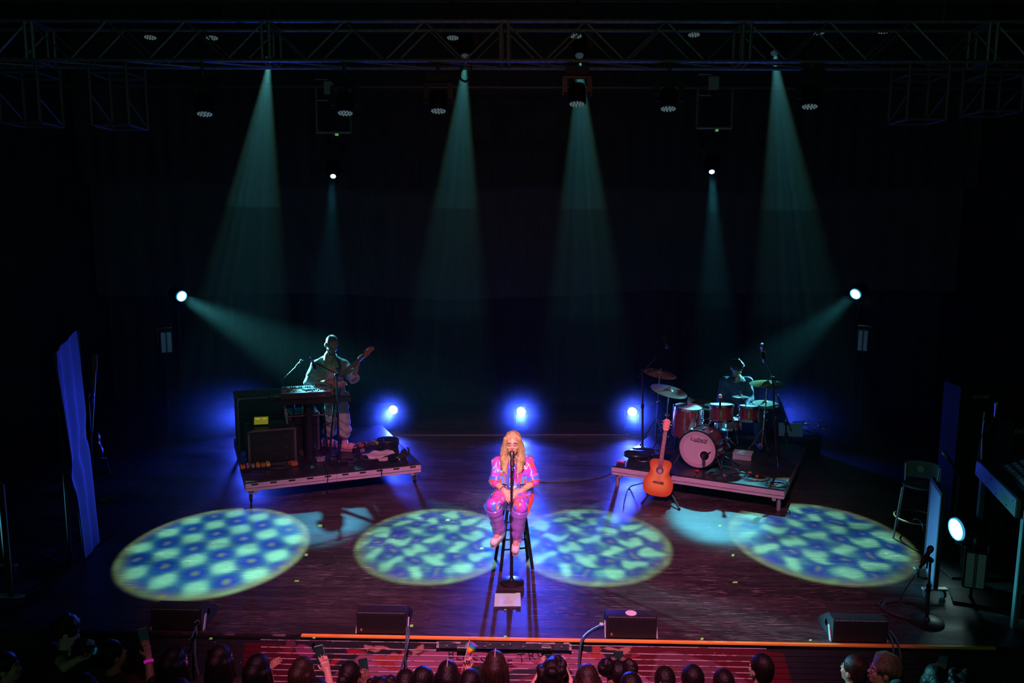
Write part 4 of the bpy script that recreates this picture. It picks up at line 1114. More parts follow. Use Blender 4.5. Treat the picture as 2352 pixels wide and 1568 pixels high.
# cymbals
def bronze(name, c1, c2):
    if name in MATS: return MATS[name]
    m = noisy(name, c1, c2, 30, .3, .35, stretch=(1, 1, 1)); return m
bronze('cymbal_dark', (.45, .45, .36), (.32, .33, .28)); bronze('cymbal_gold', (.62, .50, .24), (.5, .42, .22)); bronze('cymbal_grey', (.30, .33, .30), (.22, .25, .24))
def cymbal(label, c, r, nrm, mat, holes=0, group=None):
    c = V(c); n_ = V(nrm).normalized()
    t = thing('cymbal', label, 'cymbal', c)
    prof = [(r, 0), (r * .75, .008), (r * .4, .016), (r * .22, .020), (r * .19, .028), (r * .12, .040), (.008, .046), (.008, .044), (r * .12, .037), (r * .19, .024), (r * .22, .017), (r * .4, .013), (r * .75, .005)]
    MB().lathe(prof, c, n_, 40, True).build('plate', mat, t)
    MB().lathe([(.016, .04), (.016, .062), (.007, .066), (.007, .09), (.001, .092)], c, n_, 10).build('felt_and_nut', 'chrome', t)
    if holes:
        x = n_.orthogonal().normalized(); y = n_.cross(x); rnd = random.Random(4)
        for ring, k in ((.82, 16), (.62, 11), (.42, 7)):
            for i in range(k):
                a = 2 * math.pi * (i + rnd.uniform(-.2, .2)) / k; rr = r * (ring + rnd.uniform(-.05, .05))
                z = .008 * (1 - (rr / r)) * 2 + .004
                MB().lathe([(rnd.uniform(.009, .019), 0), (rnd.uniform(.009, .016), .003)], c + (x * math.cos(a) + y * math.sin(a)) * rr + n_ * z, n_, 8).build('hole', 'void', t)
    return t
CY = [((1515, 858), 12.05, .255, (.16, -.12, 1), 'cymbal_dark', 1, 'large perforated cymbal at the top of its stand beside the floor lamp'), ((1536, 898), 11.55, .272, (.20, -.16, 1), 'cymbal_grey', 0, 'plain dark cymbal below the perforated one'),
      ((1763, 882), 11.5, .255, (-.03, -.05, 1), 'cymbal_gold', 0, 'golden lit crash cymbal over the rack toms'), ((1701, 911), 11.55, .118, (.0, .05, 1), 'cymbal_grey', 0, 'small splash cymbal in front of the drummer'),
      ((1758, 926), 11.95, .19, (0, -.05, 1), 'cymbal_dark', 0, 'dark hi-hat cymbal behind the golden one')]
for (px, Y, r, nr, mt, hl, lb) in CY:
    c = P(*px, Y); cymbal(lb, c, r, nr, mt, hl)
    if px[0] != 1701:
        stand({1515: 'tall chrome stand carrying the perforated cymbal', 1536: 'chrome stand carrying the plain dark cymbal', 1763: 'chrome stand carrying the golden cymbal', 1758: 'chrome hi-hat stand behind the golden cymbal'}[px[0]], V((c.x + (.02 if px[0] == 1758 else -.03), c.y + .02, RH)), c + V((0, 0, .03)), .24 if px[0] != 1758 else .18, rot=px[0] % 90)
    else:
        q = t2 + V((-.05, .0, .115)); b_ = thing('splash_mount', 'short chrome arm carrying the small splash cymbal', 'cymbal mount', q)
        MB().tube([q + V((0, 0, -.01)), q + V((-.005, .02, .06)), c], .007, 8).build('arm', 'chrome', b_)
cymbal('lower dark hi-hat plate under its pair', P(1758, 926, 11.95) - V((0, 0, .035)), .19, (0, .05, -1), 'cymbal_dark')
# sample pad above the floor tom
q = P(1606, 927, 11.95); X = Matrix.Translation(q) @ Matrix.Rotation(R(-14), 4, 'Z') @ Matrix.Rotation(R(12), 4, 'X') @ Matrix.Rotation(R(6), 4, 'Y')
t = thing('drum_pad', 'flat black electronic drum pad with rubber squares above the floor tom', 'drum pad', V((q.x, q.y, RH)))
MB(X).box((0, 0, 0), (.40, .30, .045)).build('body', 'black_gloss', t, .012)
for i in range(3):
    for j in range(2): MB(X).box((-.125 + .125 * i, -.06 + .12 * j, .026), (.115, .105, .012)).build('pad', 'rubber', t, .004)
MB(X).box((0, -.152, 0), (.38, .006, .02)).build('edge_light', M('pad_edge', (.05, .3, .33), .3), t)
MB().cyl((q.x, q.y, RH + .1), q, .013, n=8).build('post', 'chrome', t)
for an in (0, 120, 240): MB().bar((q.x, q.y, RH + .35), (q.x + .22 * math.cos(R(an)), q.y + .22 * math.sin(R(an)), RH + .01), .016, .006).build('leg', 'chrome', t)
# drum fill speaker cabinet behind the drummer
q = V((P(1768, 1000, 13.15).x, 13.15, 0)); hh = P(1768, 938, 13.15).z
t = thing('speaker_cabinet', 'tall black speaker cabinet standing behind the drum platform', 'speaker', q)
MB().box(q + V((0, 0, hh / 2)), (.36, .42, hh)).build('body', 'case_black', t, .015)
MB().box(q + V((0, -.214, hh / 2)), (.32, .012, hh - .08)).build('grille', 'black', t, .004)
for s in (-1, 1): MB().box(q + V((s * .183, 0, hh * .7)), (.012, .14, .05)).build('handle', 'black_metal', t, .004)
# drummer's stool
DR = V((P(1692, 900, 12.35).x, 12.38, RH))
t = thing('drum_stool', 'round black drum stool under the drummer', 'stool', DR)
MB().lathe([(.16, .44), (.17, .46), (.17, .50), (.15, .52), (.001, .525)], DR, (0, 0, 1), 24).build('seat', 'black', t)
MB().cyl(DR + V((0, 0, .15)), DR + V((0, 0, .45)), .016, n=10).build('post', 'chrome', t)
for an in (30, 150, 270): MB().bar(DR + V((0, 0, .28)), DR + V((.24 * math.cos(R(an)), .24 * math.sin(R(an)), .01)), .018, .006).build('leg', 'chrome', t)
# kick pedal
q = kc - KA * .34; q.z = RH
X = frame(q, KA)
t = thing('kick_pedal', 'pale metal kick pedal behind the bass drum', 'pedal', q)
MB(X).box((0, .05, .012), (.10, .28, .012)).build('base_plate', 'steel', t, .003)
MB(X).box((0, .06, .05), (.085, .25, .010), Euler((R(-14), 0, 0))).build('footboard', 'steel', t, .003)
MB(X).cyl((0, -.08, .02), (0, -.10, .22), .008, n=8).build('beater_shaft', 'chrome', t)
MB(X).ball((0, -.105, .23), .032, 10, 7).build('beater', 'white', t)
boxthing('floor_box', 'flat pale box on the deck beside the kick pedal', 'box', on(PR, G(1706, 1052, RH), 3), [('body', M('box_teal', (.45, .5, .5), .5), (0, 0, .04), (.26, .24, .08), .006), ('lid', M('lid_teal', (.5, .55, .55), .5), (0, 0, .085), (.27, .25, .012), .003)])
# microphones around the drums
b = G(1476, 1032, RH); yb = b.y
mic_stand('dark overhead microphone stand on the drum platform beside the blue floor lamp', b, P(1476, 850, yb), (P(1466, 866, yb), P(1508, 818, yb)), (P(1531, 792, yb), (.3, -.2, -1)), r=.012, disc=.15, mk=1.2)
b = G(1784, 1078, RH); yb = b.y
mic_stand('teal-lit boom microphone stand rising over the golden cymbal', V((b.x, b.y, RH)), P(1775, 868, yb), (P(1785, 886, yb), P(1753, 815, yb)), (P(1751, 797, yb), (P(1751, 797, yb) - P(1753, 815, yb))), r=.013, foot='tripod', mk=1.25, micmat='steel', grille='steel')
b = V((P(1806, 1040, 11.9).x, 11.9, RH)); yb = 11.9
mic_stand('black boom stand at the back corner of the drum platform in blue haze', b, P(1805, 972, yb), (P(1818, 990, yb), P(1797, 935, yb)), (P(1786, 912, yb), (P(1786, 912, yb) - P(1797, 935, yb))), foot='tripod', r=.014)
b = G(1655, 1075, RH); yb = b.y
mic_stand('short boom stand reaching into the bass drum port', b, P(1668, 1022, yb), (P(1680, 1008, yb), pc + KA * .10), (pc + KA * .035, -KA + right * -.3), foot='tripod', r=.011, mk=1.1)
b = G(1652, 1008, RH); yb = 11.2
t = thing('clip_microphone', 'white-topped clip microphone on the rim of the wider rack tom', 'microphone', t1 + V((0, -.17, .1)))
microphone(t, P(1654, 912, 11.12), (0, .25, 1), .95, grille='white'); MB().tube([P(1654, 924, 11.12), P(1651, 936, 11.10)], .008, 8).build('clip', 'black_metal', t)
# cables on the drum deck
M('cable_red', (.35, .03, .03), .4)
for i, (px, R0, lp, mt, lb) in enumerate((((1735, 1098), .15, 4, 'cable', 'tangle of black cable at the front of the drum deck'), ((1700, 1090), .12, 3, 'cable_teal', 'teal-lit cable loops in front of the floor box'), ((1786, 1112), .13, 5, 'cable', 'thick coil of cable at the front corner of the drum deck'),
                                       ((1505, 1040), .14, 4, 'cable', 'cable coil behind the acoustic guitar'), ((1480, 1058), .10, 2, 'cable_teal', 'small cable loop by the overhead microphone stand'))):
    tag(MB().tube(coil(G(*px, RH + .004), R0, lp, .006, i + 11, .8, .16), .0065, 6).build('cable_coil', mt), lb, 'cable', 'cable coils on the drum platform')
for i, (px, col) in enumerate((((1427, 1062), (.5, .03, .06)), ((1601, 1083), (.6, .02, .02)), ((1722, 1087), (.75, .35, .10)), ((1739, 1095), (.75, .25, .12)), ((1663, 1094), (.5, .05, .35)))):
    q = G(*px, RH)
    tag(MB(on(PR, q, 30 * i)).box((0, 0, .012), (.055 if i else .12, .03 if i else .07, .022)).build('plug', M('plug_%d' % i, col, .4), None, .004), ['flat dark red box at the platform corner by the floor lamp', 'tiny red plug under the bass drum', 'orange plug in the cable tangle', 'small orange-brown plug beside the thick coil', 'magenta plug in front of the bass drum'][i], 'plug')
# black cloth bag on the platform corner
q = G(1465, 1052, RH); X = on(PR, q)
blob('equipment_bag', [e_(q + V((0, 0, .05)), (.20, .13, .06)), e_(q + V((-.1, .03, .06)), (.10, .10, .05)), e_(q + V((.12, 0, .05)), (.09, .10, .05))], 'black_gloss', None, .012, .03)
tag(bpy.data.objects['equipment_bag'], 'low black shiny bag lying at the foot of the overhead stand', 'bag')
# hardware case beyond the drums: pale lid and a heap of chrome parts
q = V((P(1815, 1012, 12.6).x, 12.6, 0))
t = thing('hardware_case', 'open pale-lidded hardware case behind the drum platform', 'equipment case', q)
MB().box(q + V((.15, .1, .19)), (.60, .42, .38)).build('body', 'case_black', t, .01)
MB().box(q + V((-.05, -.14, .46)), (.36, .03, .22), Euler((R(-35), 0, R(-12)))).build('lid', M('lid_pale', (.7, .7, .74), .45), t, .006)
rnd = random.Random(5)
for i in range(16):
    a = q + V((rnd.uniform(.05, .60), rnd.uniform(-.12, .2), .40 + rnd.uniform(0, .14))); d = V((rnd.uniform(-1, 1), rnd.uniform(-.5, .5), rnd.uniform(-.2, .7))).normalized() * rnd.uniform(.06, .13)
    o = MB().cyl(a - d, a + d, .011, n=8).ball(a + d, .018, 8, 5).build('clamp_rod', 'chrome')
    tag(o, 'chrome stand rod heaped in the open hardware case', 'rod', 'chrome rods in the hardware case')

# ------------------------------------------------------------------ acoustic guitar on its floor stand
def sunburst():
    m = M('sunburst', (.75, .3, .06), .25, coat=.6); t = m.node_tree; b = t.nodes['Principled BSDF']
    tc = NODE(t, 'TexCoord'); n = NODE(t, 'TexNoise'); n.inputs['Scale'].default_value = 22; mp = NODE(t, 'Mapping'); mp.inputs['Scale'].default_value = (6, 1, .25)
    t.links.new(tc.outputs['Object'], mp.inputs[0]); t.links.new(mp.outputs[0], n.inputs['Vector'])
    at = NODE(t, 'Attribute'); at.attribute_name = 'rim'
    c = MIX(t, STEP(t, at.outputs['Fac'], .35, .98), (.95, .48, .10), (.60, .10, .02))
    c = MIX(t, MATH(t, 'MULTIPLY', n.outputs[0], .25), c, (.55, .16, .03))
    t.links.new(c, b.inputs['Base Color']); return m
sunburst()
gb = P(1508, 1139, 10.35); gtp = P(1533, 964, 10.62)
up = (gtp - gb).normalized(); GL = (gtp - gb).length
fwd = V((-.28, -1, .25)); fwd = (fwd - up * fwd.dot(up)).normalized()
GXr = frame(gb, fwd, up)    # local: X to the viewer's right, Y back, Z up the neck
gk = GL / 1.03
gt = thing('acoustic_guitar', 'orange sunburst acoustic guitar leaning on a floor stand before the drum platform', 'guitar', gb)
prof = [(0, .0), (.10, .008), (.165, .04), (.195, .10), (.200, .16), (.185, .22), (.155, .27), (.132, .31), (.128, .34), (.138, .385), (.145, .42), (.138, .455), (.11, .483), (.05, .493), (0, .495)]
sm = smoothpath([V((x, 0, z)) for x, z in prof], 4)
out = [(p.x * gk, p.z * gk) for p in sm] + [(-p.x * gk, p.z * gk) for p in reversed(sm[1:-1])]
nO = len(out); D = .10 * gk
vs, fs, rim = [], [], []
cz = .22 * gk
for rr in (1, .8, .5, .2):
    for (x, z) in out: vs.append((x * rr, -D / 2 - .002 * (1 - rr), cz + (z - cz) * rr)); rim.append(rr)
for j in range(3):
    for i in range(nO): fs.append((j * nO + i, j * nO + (i + 1) % nO, (j + 1) * nO + (i + 1) % nO, (j + 1) * nO + i))
vs.append((0, -D / 2 - .002, cz)); rim.append(0); fs += [(3 * nO + i, 3 * nO + (i + 1) % nO, len(vs) - 1) for i in range(nO)]
k0 = len(vs)
for (x, z) in out: vs.append((x, D / 2, z)); rim.append(1)
fs += [(i, k0 + i, k0 + (i + 1) % nO, (i + 1) % nO) for i in range(nO)]; fs.append(tuple(range(k0, k0 + nO)))
ob = MB(GXr).add(vs, fs).build('body', 'sunburst', gt, 0, 40)
ra = ob.data.attributes.new('rim', 'FLOAT', 'POINT'); ra.data.foreach_set('value', rim)
fy = -D / 2
MB(GXr).torus((0, fy, .345 * gk), (0, 1, 0), .056 * gk, .005 * gk, 32, 6).build('rosette', M('rosette', (.55, .6, .5), .4), ob)
MB(GXr).lathe([(.05 * gk, 0), (.05 * gk, .003), (.001, .003)], (0, fy - .001, .345 * gk), (0, -1, 0), 28).build('sound_hole', M('soundhole', (.16, .06, .05), .8), ob)
MB(GXr).lathe([(.027 * gk, 0), (.027 * gk, .002)], (.004, fy - .0045, .335 * gk), (0, -1, 0), 20).build('maker_label', M('label_pale', (.6, .42, .36), .6), ob)
MB(GXr).prism([(-.075 * gk, fy - .004, .175 * gk), (.075 * gk, fy - .004, .165 * gk), (.07 * gk, fy - .004, .20 * gk), (-.06 * gk, fy - .004, .195 * gk)], (0, .004, 0), (0, -.008, 0)).build('bridge', M('rosewood', (.12, .03, .03), .5), gt)
for i in range(6): MB(GXr).ball((-.03 * gk + .012 * gk * i, fy - .014, .182 * gk), .004, 6, 4).build('bridge_pin', 'ivory', gt)
nl = .345 * gk + .045 * gk; nh = .875 * gk
MB(GXr).prism([(-.030 * gk, fy - .010, nl), (.030 * gk, fy - .010, nl), (.023 * gk, fy - .012, nh), (-.023 * gk, fy - .012, nh)], (0, 0, 0), (0, .034, 0)).build('neck', M('neck_wood', (.30, .09, .05), .4), gt, .004)
fb = MB(GXr).prism([(-.029 * gk, fy - .016, nl), (.029 * gk, fy - .016, nl), (.022 * gk, fy - .018, nh), (-.022 * gk, fy - .018, nh)], (0, 0, 0), (0, .006, 0)).build('fretboard', M('fretboard', (.22, .07, .08), .45), gt)
for i in range(18):
    z = nh - (nh - nl) * (1 - 2 ** (-i / 12 * 1.0)) * 1.45
    if z < nl: break
    MB(GXr).box((0, fy - .0175, z), (.046 * gk, .002, .0025)).build('fret', 'steel', fb)
for i in (3, 5, 7, 9, 12): 
    z = nh - (nh - nl) * (1 - 2 ** (-(i - .5) / 12)) * 1.45
    MB(GXr).ball((0, fy - .0185, z), .006, 8, 5).build('fret_dot', 'white', fb)
hs = MB(GXr).prism([(-.024 * gk, fy - .008, nh), (.024 * gk, fy - .008, nh), (.042 * gk, fy + .002, nh + .03 * gk), (.046 * gk, fy + .012, nh + .14 * gk), (.02 * gk, fy + .016, nh + .165 * gk), (-.02 * gk, fy + .016, nh + .165 * gk), (-.046 * gk, fy + .012, nh + .14 * gk), (-.042 * gk, fy + .002, nh + .03 * gk)], (0, 0, 0), (0, .016, 0)).build('headstock', M('head_wood', (.75, .14, .05), .35), gt, .003)
MB(GXr).box((0, fy - .016, nh), (.046 * gk, .008, .008)).build('nut', 'black', gt)
for s in (-1, 1):
    for i in range(3):
        MB(GXr).cyl((s * .03 * gk, fy - .006, nh + (.05 + .04 * i) * gk), (s * .03 * gk, fy + .0, nh + (.05 + .04 * i) * gk), .006, n=8).build('string_post', 'chrome', hs)
        MB(GXr).ball((s * .060 * gk, fy + .012, nh + (.05 + .04 * i) * gk), (.012, .006, .009), 8, 5).build('tuner', 'chrome', hs)
for i in range(6):
    x = -.016 + .0064 * i
    MB(GXr).cyl((x * 1.5 * gk, fy - .012, .19 * gk), (x * gk, fy - .021, nh), .0009, n=4).build('string', 'steel', gt)
MB(GXr).tube([(.0, D / 2 + .01, .5 * gk), (.02, D / 2 + .02, .3 * gk), (.16, D / 2 + .02, .1 * gk)], .012, 6).build('strap', 'black', gt)
gs = thing('guitar_stand', 'black tripod stand holding the acoustic guitar', 'guitar stand', G(1515, 1150))
hub = P(1522, 1105, 10.62); 
for px in ((1475, 1155), (1560, 1168), (1545, 1135)):
    q = G(*px, .015); l = MB().tube([hub, lerp(hub, q, .6) + V((0, 0, .02)), q], .014, 8).build('leg', 'black', gs); MB().ball(q, .018, 8, 5).build('rubber_foot', 'rubber', l)
nk = GXr @ V((0, .07, .80 * gk))
MB().cyl(hub, nk, .012, n=8).build('upright', 'black', gs)
MB().tube([GXr @ V((-.035, .0, .81 * gk)), GXr @ V((-.04, .05, .80 * gk)), nk, GXr @ V((.04, .05, .80 * gk)), GXr @ V((.035, .0, .81 * gk))], .009, 8).build('neck_cradle', 'black', gs)
MB().tube([GXr @ V((-.13, -.07, .015)), GXr @ V((-.13, .07, .0)), hub - V((0, 0, .06)), GXr @ V((.13, .07, .0)), GXr @ V((.13, -.07, .015))], .010, 8).build('lower_cradle', 'black', gs)
cable('cable', 'cable sagging from the drum platform to the floor behind the guitar', [PR.p(.62, -.01, RH - .02), PR.p(.50, -.08, .16), G(1447, 1118, .01), G(1436, 1140, .01), G(1432, 1165, .01)], .007)
cable('cable', 'long thin cable trailing across the stage floor to the drum platform', [G(1412, 1082, .006), G(1380, 1095, .006), G(1330, 1103, .006), G(1270, 1106, .006), G(1230, 1104, .006)], .0045, M('cable_mid', (.06, .06, .07), .4))

# ------------------------------------------------------------------ people
def head_prims(X, s=1.0, jaw=1.0, nose=1.0, ears=True):
    """X: head frame, origin between the ears, -Y the face, Z the crown"""
    Rm = np.array(X.to_3x3().normalized())
    q = lambda x, y, z: X @ V((x * s, y * s, z * s))
    p = [e_(q(0, .012, .035), (.076 * s, .094 * s, .092 * s), Rm), e_(q(0, -.028, -.045), (.060 * s * jaw, .062 * s, .068 * s), Rm), e_(q(0, -.060, -.088), (.030 * s * jaw, .026 * s, .022 * s), Rm),
         e_(q(0, -.060, .030), (.056 * s, .026 * s, .022 * s), Rm), c_(q(0, -.085, .012), q(0, -.106 * nose, -.024), .009 * s, .013 * s), c_(q(-.014, -.092, -.030), q(.014, -.092, -.030), .008 * s),
         e_(q(.040, -.062, -.022), (.024 * s, .022 * s, .022 * s), Rm), e_(q(-.040, -.062, -.022), (.024 * s, .022 * s, .022 * s), Rm), c_(q(-.016, -.086, -.060), q(.016, -.086, -.060), .009 * s)]
    if ears:
        for a in (-1, 1): p.append(e_(q(a * .080, .010, -.008), (.012 * s, .022 * s, .032 * s), Rm))
    for a in (-1, 1): p.append(('e', tuple(q(a * .032, -.098, .006)), (.017 * s, .014 * s, .011 * s), Rm, 'cut'))
    return p
def face_parts(body, X, s=1.0, lid='skin', brow='brow', lip='lip', closed=True):
    q = lambda x, y, z: X @ V((x * s, y * s, z * s))
    for a in (-1, 1):
        e = MB(X @ Matrix.Scale(s, 4)).ball((a * .032, -.080, .006), (.0135, .010, .0095), 10, 7).build('eye', lid if closed else 'eye_white', body)
        MB().tube([q(a * .017, -.092, .0), q(a * .032, -.096, -.004), q(a * .048, -.088, .001)], .0028 * s, 6).build('eyelash', 'lash', body)
        MB().tube([q(a * .015, -.091, .024), q(a * .034, -.091, .031), q(a * .053, -.078, .024)], [.003 * s, .0042 * s, .002 * s], 6).build('eyebrow', brow, body)
    MB().tube([q(-.024, -.084, -.060), q(-.010, -.098, -.055), q(0, -.098, -.057), q(.010, -.098, -.055), q(.024, -.084, -.060)], [.002 * s, .0055 * s, .005 * s, .0055 * s, .002 * s], 8).build('upper_lip', lip, body)
    MB().tube([q(-.022, -.084, -.062), q(0, -.098, -.069), q(.022, -.084, -.062)], [.002 * s, .0075 * s, .002 * s], 8).build('lower_lip', lip, body)
def hand_prims(w, d, n, side=1, curl=28, k=1.0, spread=1.0, thumb=1.0):
    """w wrist, d hand direction, n palm side, side +1/-1 the thumb's side along d x n"""
    w = V(w); d = V(d).normalized(); n = V(n); n = (n - d * n.dot(d)).normalized(); l = d.cross(n) * side
    P_ = [c_(w, w + d * .03 * k, .024 * k, .024 * k)]
    for i in range(4):
        o = (.028 - .0187 * i) * k
        P_.append(c_(w + d * .022 * k + l * o * .8, w + d * .082 * k + l * o * (1.05 + .1 * spread), .0155 * k, .012 * k))
    for i, f in enumerate((.92, 1.0, .95, .76)):
        o = (.028 - .0187 * i) * k
        p = w + d * .084 * k + l * o * (1.05 + .1 * spread); ang = R(curl * .6)
        for L, r0 in ((.043, .0098), (.027, .0088), (.021, .0078)):
            dd = d * math.cos(ang) + n * math.sin(ang) + l * (o * 2.2 * spread)
            q = p + dd.normalized() * L * f * k; P_.append(c_(p, q, r0 * k, r0 * .92 * k)); p = q; ang += R(curl)
    t0 = w + d * .022 * k + l * .026 * k
    t1 = t0 + (l * .62 + d * .62 + n * .35 * thumb).normalized() * .046 * k
    t2 = t1 + (l * .15 + d * .9 + n * .45 * thumb).normalized() * .034 * k
    P_ += [c_(t0, t1, .0145 * k, .0115 * k), c_(t1, t2, .011 * k, .0088 * k)]
    return P_
def skin(name, c1, c2): return noisy(name, c1, c2, 9, .45, lo=.3, hi=.7)
skin('skin', (.62, .36, .26), (.56, .31, .22)); skin('skin_tan', (.48, .27, .18), (.42, .23, .15)); skin('skin_dark', (.20, .10, .06), (.16, .08, .05)); skin('skin_pale', (.72, .46, .36), (.66, .42, .33))
M('brow', (.10, .05, .03), .6); M('lash', (.02, .012, .01), .6); M('lip', (.50, .07, .08), .35); M('lip_dark', (.28, .10, .08), .5); M('eye_white', (.8, .8, .8), .3); M('eyelid', (.42, .27, .26), .4)
def hairmat(name, c1, c2, st=(40, 40, 3)):
    return noisy(name, c1, c2, 2.5, .42, stretch=st, bump=.6, lo=.35, hi=.65)
hairmat('hair_blonde', (.46, .32, .16), (.30, .19, .08)); hairmat('hair_black', (.004, .0035, .0035), (.011, .008, .008)); hairmat('hair_brown', (.014, .007, .005), (.034, .018, .012)); hairmat('hair_fair', (.22, .16, .10), (.13, .09, .05))
for k_ in ('hair_black', 'hair_brown'): MATS[k_].node_tree.nodes['Principled BSDF'].inputs['Specular IOR Level'].default_value = .25

# ---- singer's bar stool
SEAT = .74
st_pts = [G(1150, 1312), G(1223, 1305), G(1212, 1281), G(1138, 1283)]
SC = sum(st_pts, V((0, 0, 0))) / 4
stl = thing('bar_stool', 'tall black wooden bar stool under the singer', 'stool', SC)
MB().lathe([(.14, SEAT - .05), (.172, SEAT - .045), (.178, SEAT - .02), (.165, SEAT - .004), (.001, SEAT)], SC, (0, 0, 1), 28).build('seat', 'black_gloss', stl)
tops = [SC + (p - SC) * .50 + V((0, 0, SEAT - .045)) for p in st_pts]
for p, q in zip(st_pts, tops): MB().cyl(p, q, .0185, .017, n=12).build('leg', 'black_gloss', stl)
for i, zs in enumerate(((.24, .46), (.30, .52), (.24, .46), (.30, .52))):
    for z in zs:
        a, b = lerp(st_pts[i], tops[i], z / SEAT), lerp(st_pts[(i + 1) % 4], tops[(i + 1) % 4], z / SEAT)
        MB().cyl(a, b, .010, n=8).build('rung', 'black_gloss', stl)

# ---- singer
def pvc():
    m = M('iridescent_plastic', (.8, .1, .5), .16, coat=1.0, alpha=.9); t = m.node_tree; b = t.nodes['Principled BSDF']
    tc = NODE(t, 'TexCoord')
    def ns(sc, st, seed, det=2):
        mp = NODE(t, 'Mapping'); mp.inputs['Scale'].default_value = st; mp.inputs['Location'].default_value = (seed, seed * .7, seed * .3); t.links.new(tc.outputs['Object'], mp.inputs[0])
        n = NODE(t, 'TexNoise'); n.inputs['Scale'].default_value = sc; n.inputs['Detail'].default_value = det; t.links.new(mp.outputs[0], n.inputs['Vector']); return n.outputs[0]
    c = MIX(t, STEP(t, ns(7, (1, 1, .6), 1), .38, .62), (.45, .07, .90), (.95, .08, .45))
    c = MIX(t, STEP(t, ns(9, (1.6, 1.6, .5), 5), .52, .60), c, (.10, .22, .95))
    c = MIX(t, STEP(t, ns(10, (1.6, 1.6, .6), 9), .57, .63), c, (1.0, .16, .05))
    c = MIX(t, STEP(t, ns(11, (2.2, 2.2, .45), 13), .60, .68), c, (1.0, .70, .80))  # pale patches stand in for white highlights on the plastic
    t.links.new(c, b.inputs['Base Color'])
    bp = NODE(t, 'Bump'); bp.inputs['Strength'].default_value = .9; bp.inputs['Distance'].default_value = .02
    t.links.new(ns(12, (2.4, 2.4, .7), 3, 3), bp.inputs['Height']); t.links.new(bp.outputs[0], b.inputs['Normal'])
    return m
pvc()
def tulle():
    m = M('sheer_purple', (.50, .18, .98), .22, alpha=.45, coat=.9); return m
tulle(); M('trim_blue', (.08, .16, .85), .3, coat=.5); M('trim_red', (.95, .10, .05), .35, coat=.4); M('pocket_blue', (.12, .30, .85), .35, coat=.5)
S = lambda x, y, Y: P(x, y, Y)
head_c = S(1178, 1020, 8.16)
HX = frame(head_c, (-.05, -1, .10), (.0, .1, 1))
neck = S(1177, 1052, 8.20); chest = S(1179, 1082, 8.21); pel = V((SC.x + .0, SC.y - .02, SEAT + .09))
sh = {-1: S(1146, 1064, 8.22), 1: S(1213, 1064, 8.22)}
el = {-1: S(1139, 1108, 8.10), 1: S(1225, 1108, 8.10)}
wr = {-1: S(1158, 1126, 7.97), 1: S(1198, 1127, 7.97)}
hip = {-1: pel + V((-.095, -.01, -.01)), 1: pel + V((.095, -.01, -.01))}
kn = {-1: S(1134, 1160, 7.78), 1: S(1195, 1163, 7.76)}
an = {-1: S(1148, 1222, 7.92), 1: S(1186, 1236, 7.88)}
toe = {-1: S(1137, 1239, 7.82), 1: S(1184, 1256, 7.78)}
pr = head_prims(HX, .96, .93, .95) + [c_(head_c + V((0, .02, -.05)), neck + V((0, .01, -.02)), .052, .056), c_(neck, chest, .07, .12), c_(chest, pel, .115, .13)]
for s in (-1, 1):
    pr += [c_(chest + V((s * .05, 0, .07)), sh[s], .06, .052), c_(sh[s], el[s], .048, .040), c_(el[s], wr[s], .040, .026), c_(hip[s], kn[s], .088, .064), c_(kn[s], lerp(kn[s], an[s], .35), .060, .056), c_(lerp(kn[s], an[s], .35), an[s], .056, .036), c_(an[s], toe[s], .034, .030)]
hd = {-1: (S(1171, 1146, 7.91) - wr[-1]), 1: (S(1182, 1136, 7.93) - wr[1])}
pr += hand_prims(wr[-1], hd[-1], (.5, .3, -.7), 1, 16, .9, 1.0) + hand_prims(wr[1], hd[1], (-.4, .3, -.7), -1, 30, .9, .7)
singer = blob('person', pr, 'skin', None, .006, .016)
tag(singer, 'blonde singer in shiny pink and purple plastic clothes sitting on the tall stool', 'person')
face_parts(singer, HX, .96, 'eyelid')
# shirt with open front, rolled sleeves
shirt = [c_(neck + V((0, .05, -.01)), chest + V((0, .02, .02)), .075, .145), c_(chest + V((0, .01, 0)), pel + V((0, 0, .05)), .150, .165), c_(pel + V((0, .02, .03)), pel + V((0, .0, -.02)), .185, .21)]
for s in (-1, 1):
    shirt += [c_(chest + V((s * .06, .01, .08)), sh[s] + V((s * .005, 0, .0)), .075, .072), c_(sh[s], lerp(sh[s], el[s], .92), .074, .070), c_(chest + V((s * .07, -.03, .02)), pel + V((s * .10, -.08, .04)), .085, .085)]
shirt += [('c', tuple(chest + V((0, -.19, .11))), tuple(chest + V((0, -.19, -.03))), .05, .035, 'cut')]
def rumple(vs):
    a = vs * 34
    d = .004 * (np.sin(a[:, 0] * 1.3 + np.sin(a[:, 2] * .8) * 2) + np.sin(a[:, 2] * .55 + a[:, 0] * .8))
    return vs + np.stack([d * .5, -d, d * .3], 1)
shirt_o = blob('shirt', shirt, 'iridescent_plastic', singer, .008, .02, rumple)
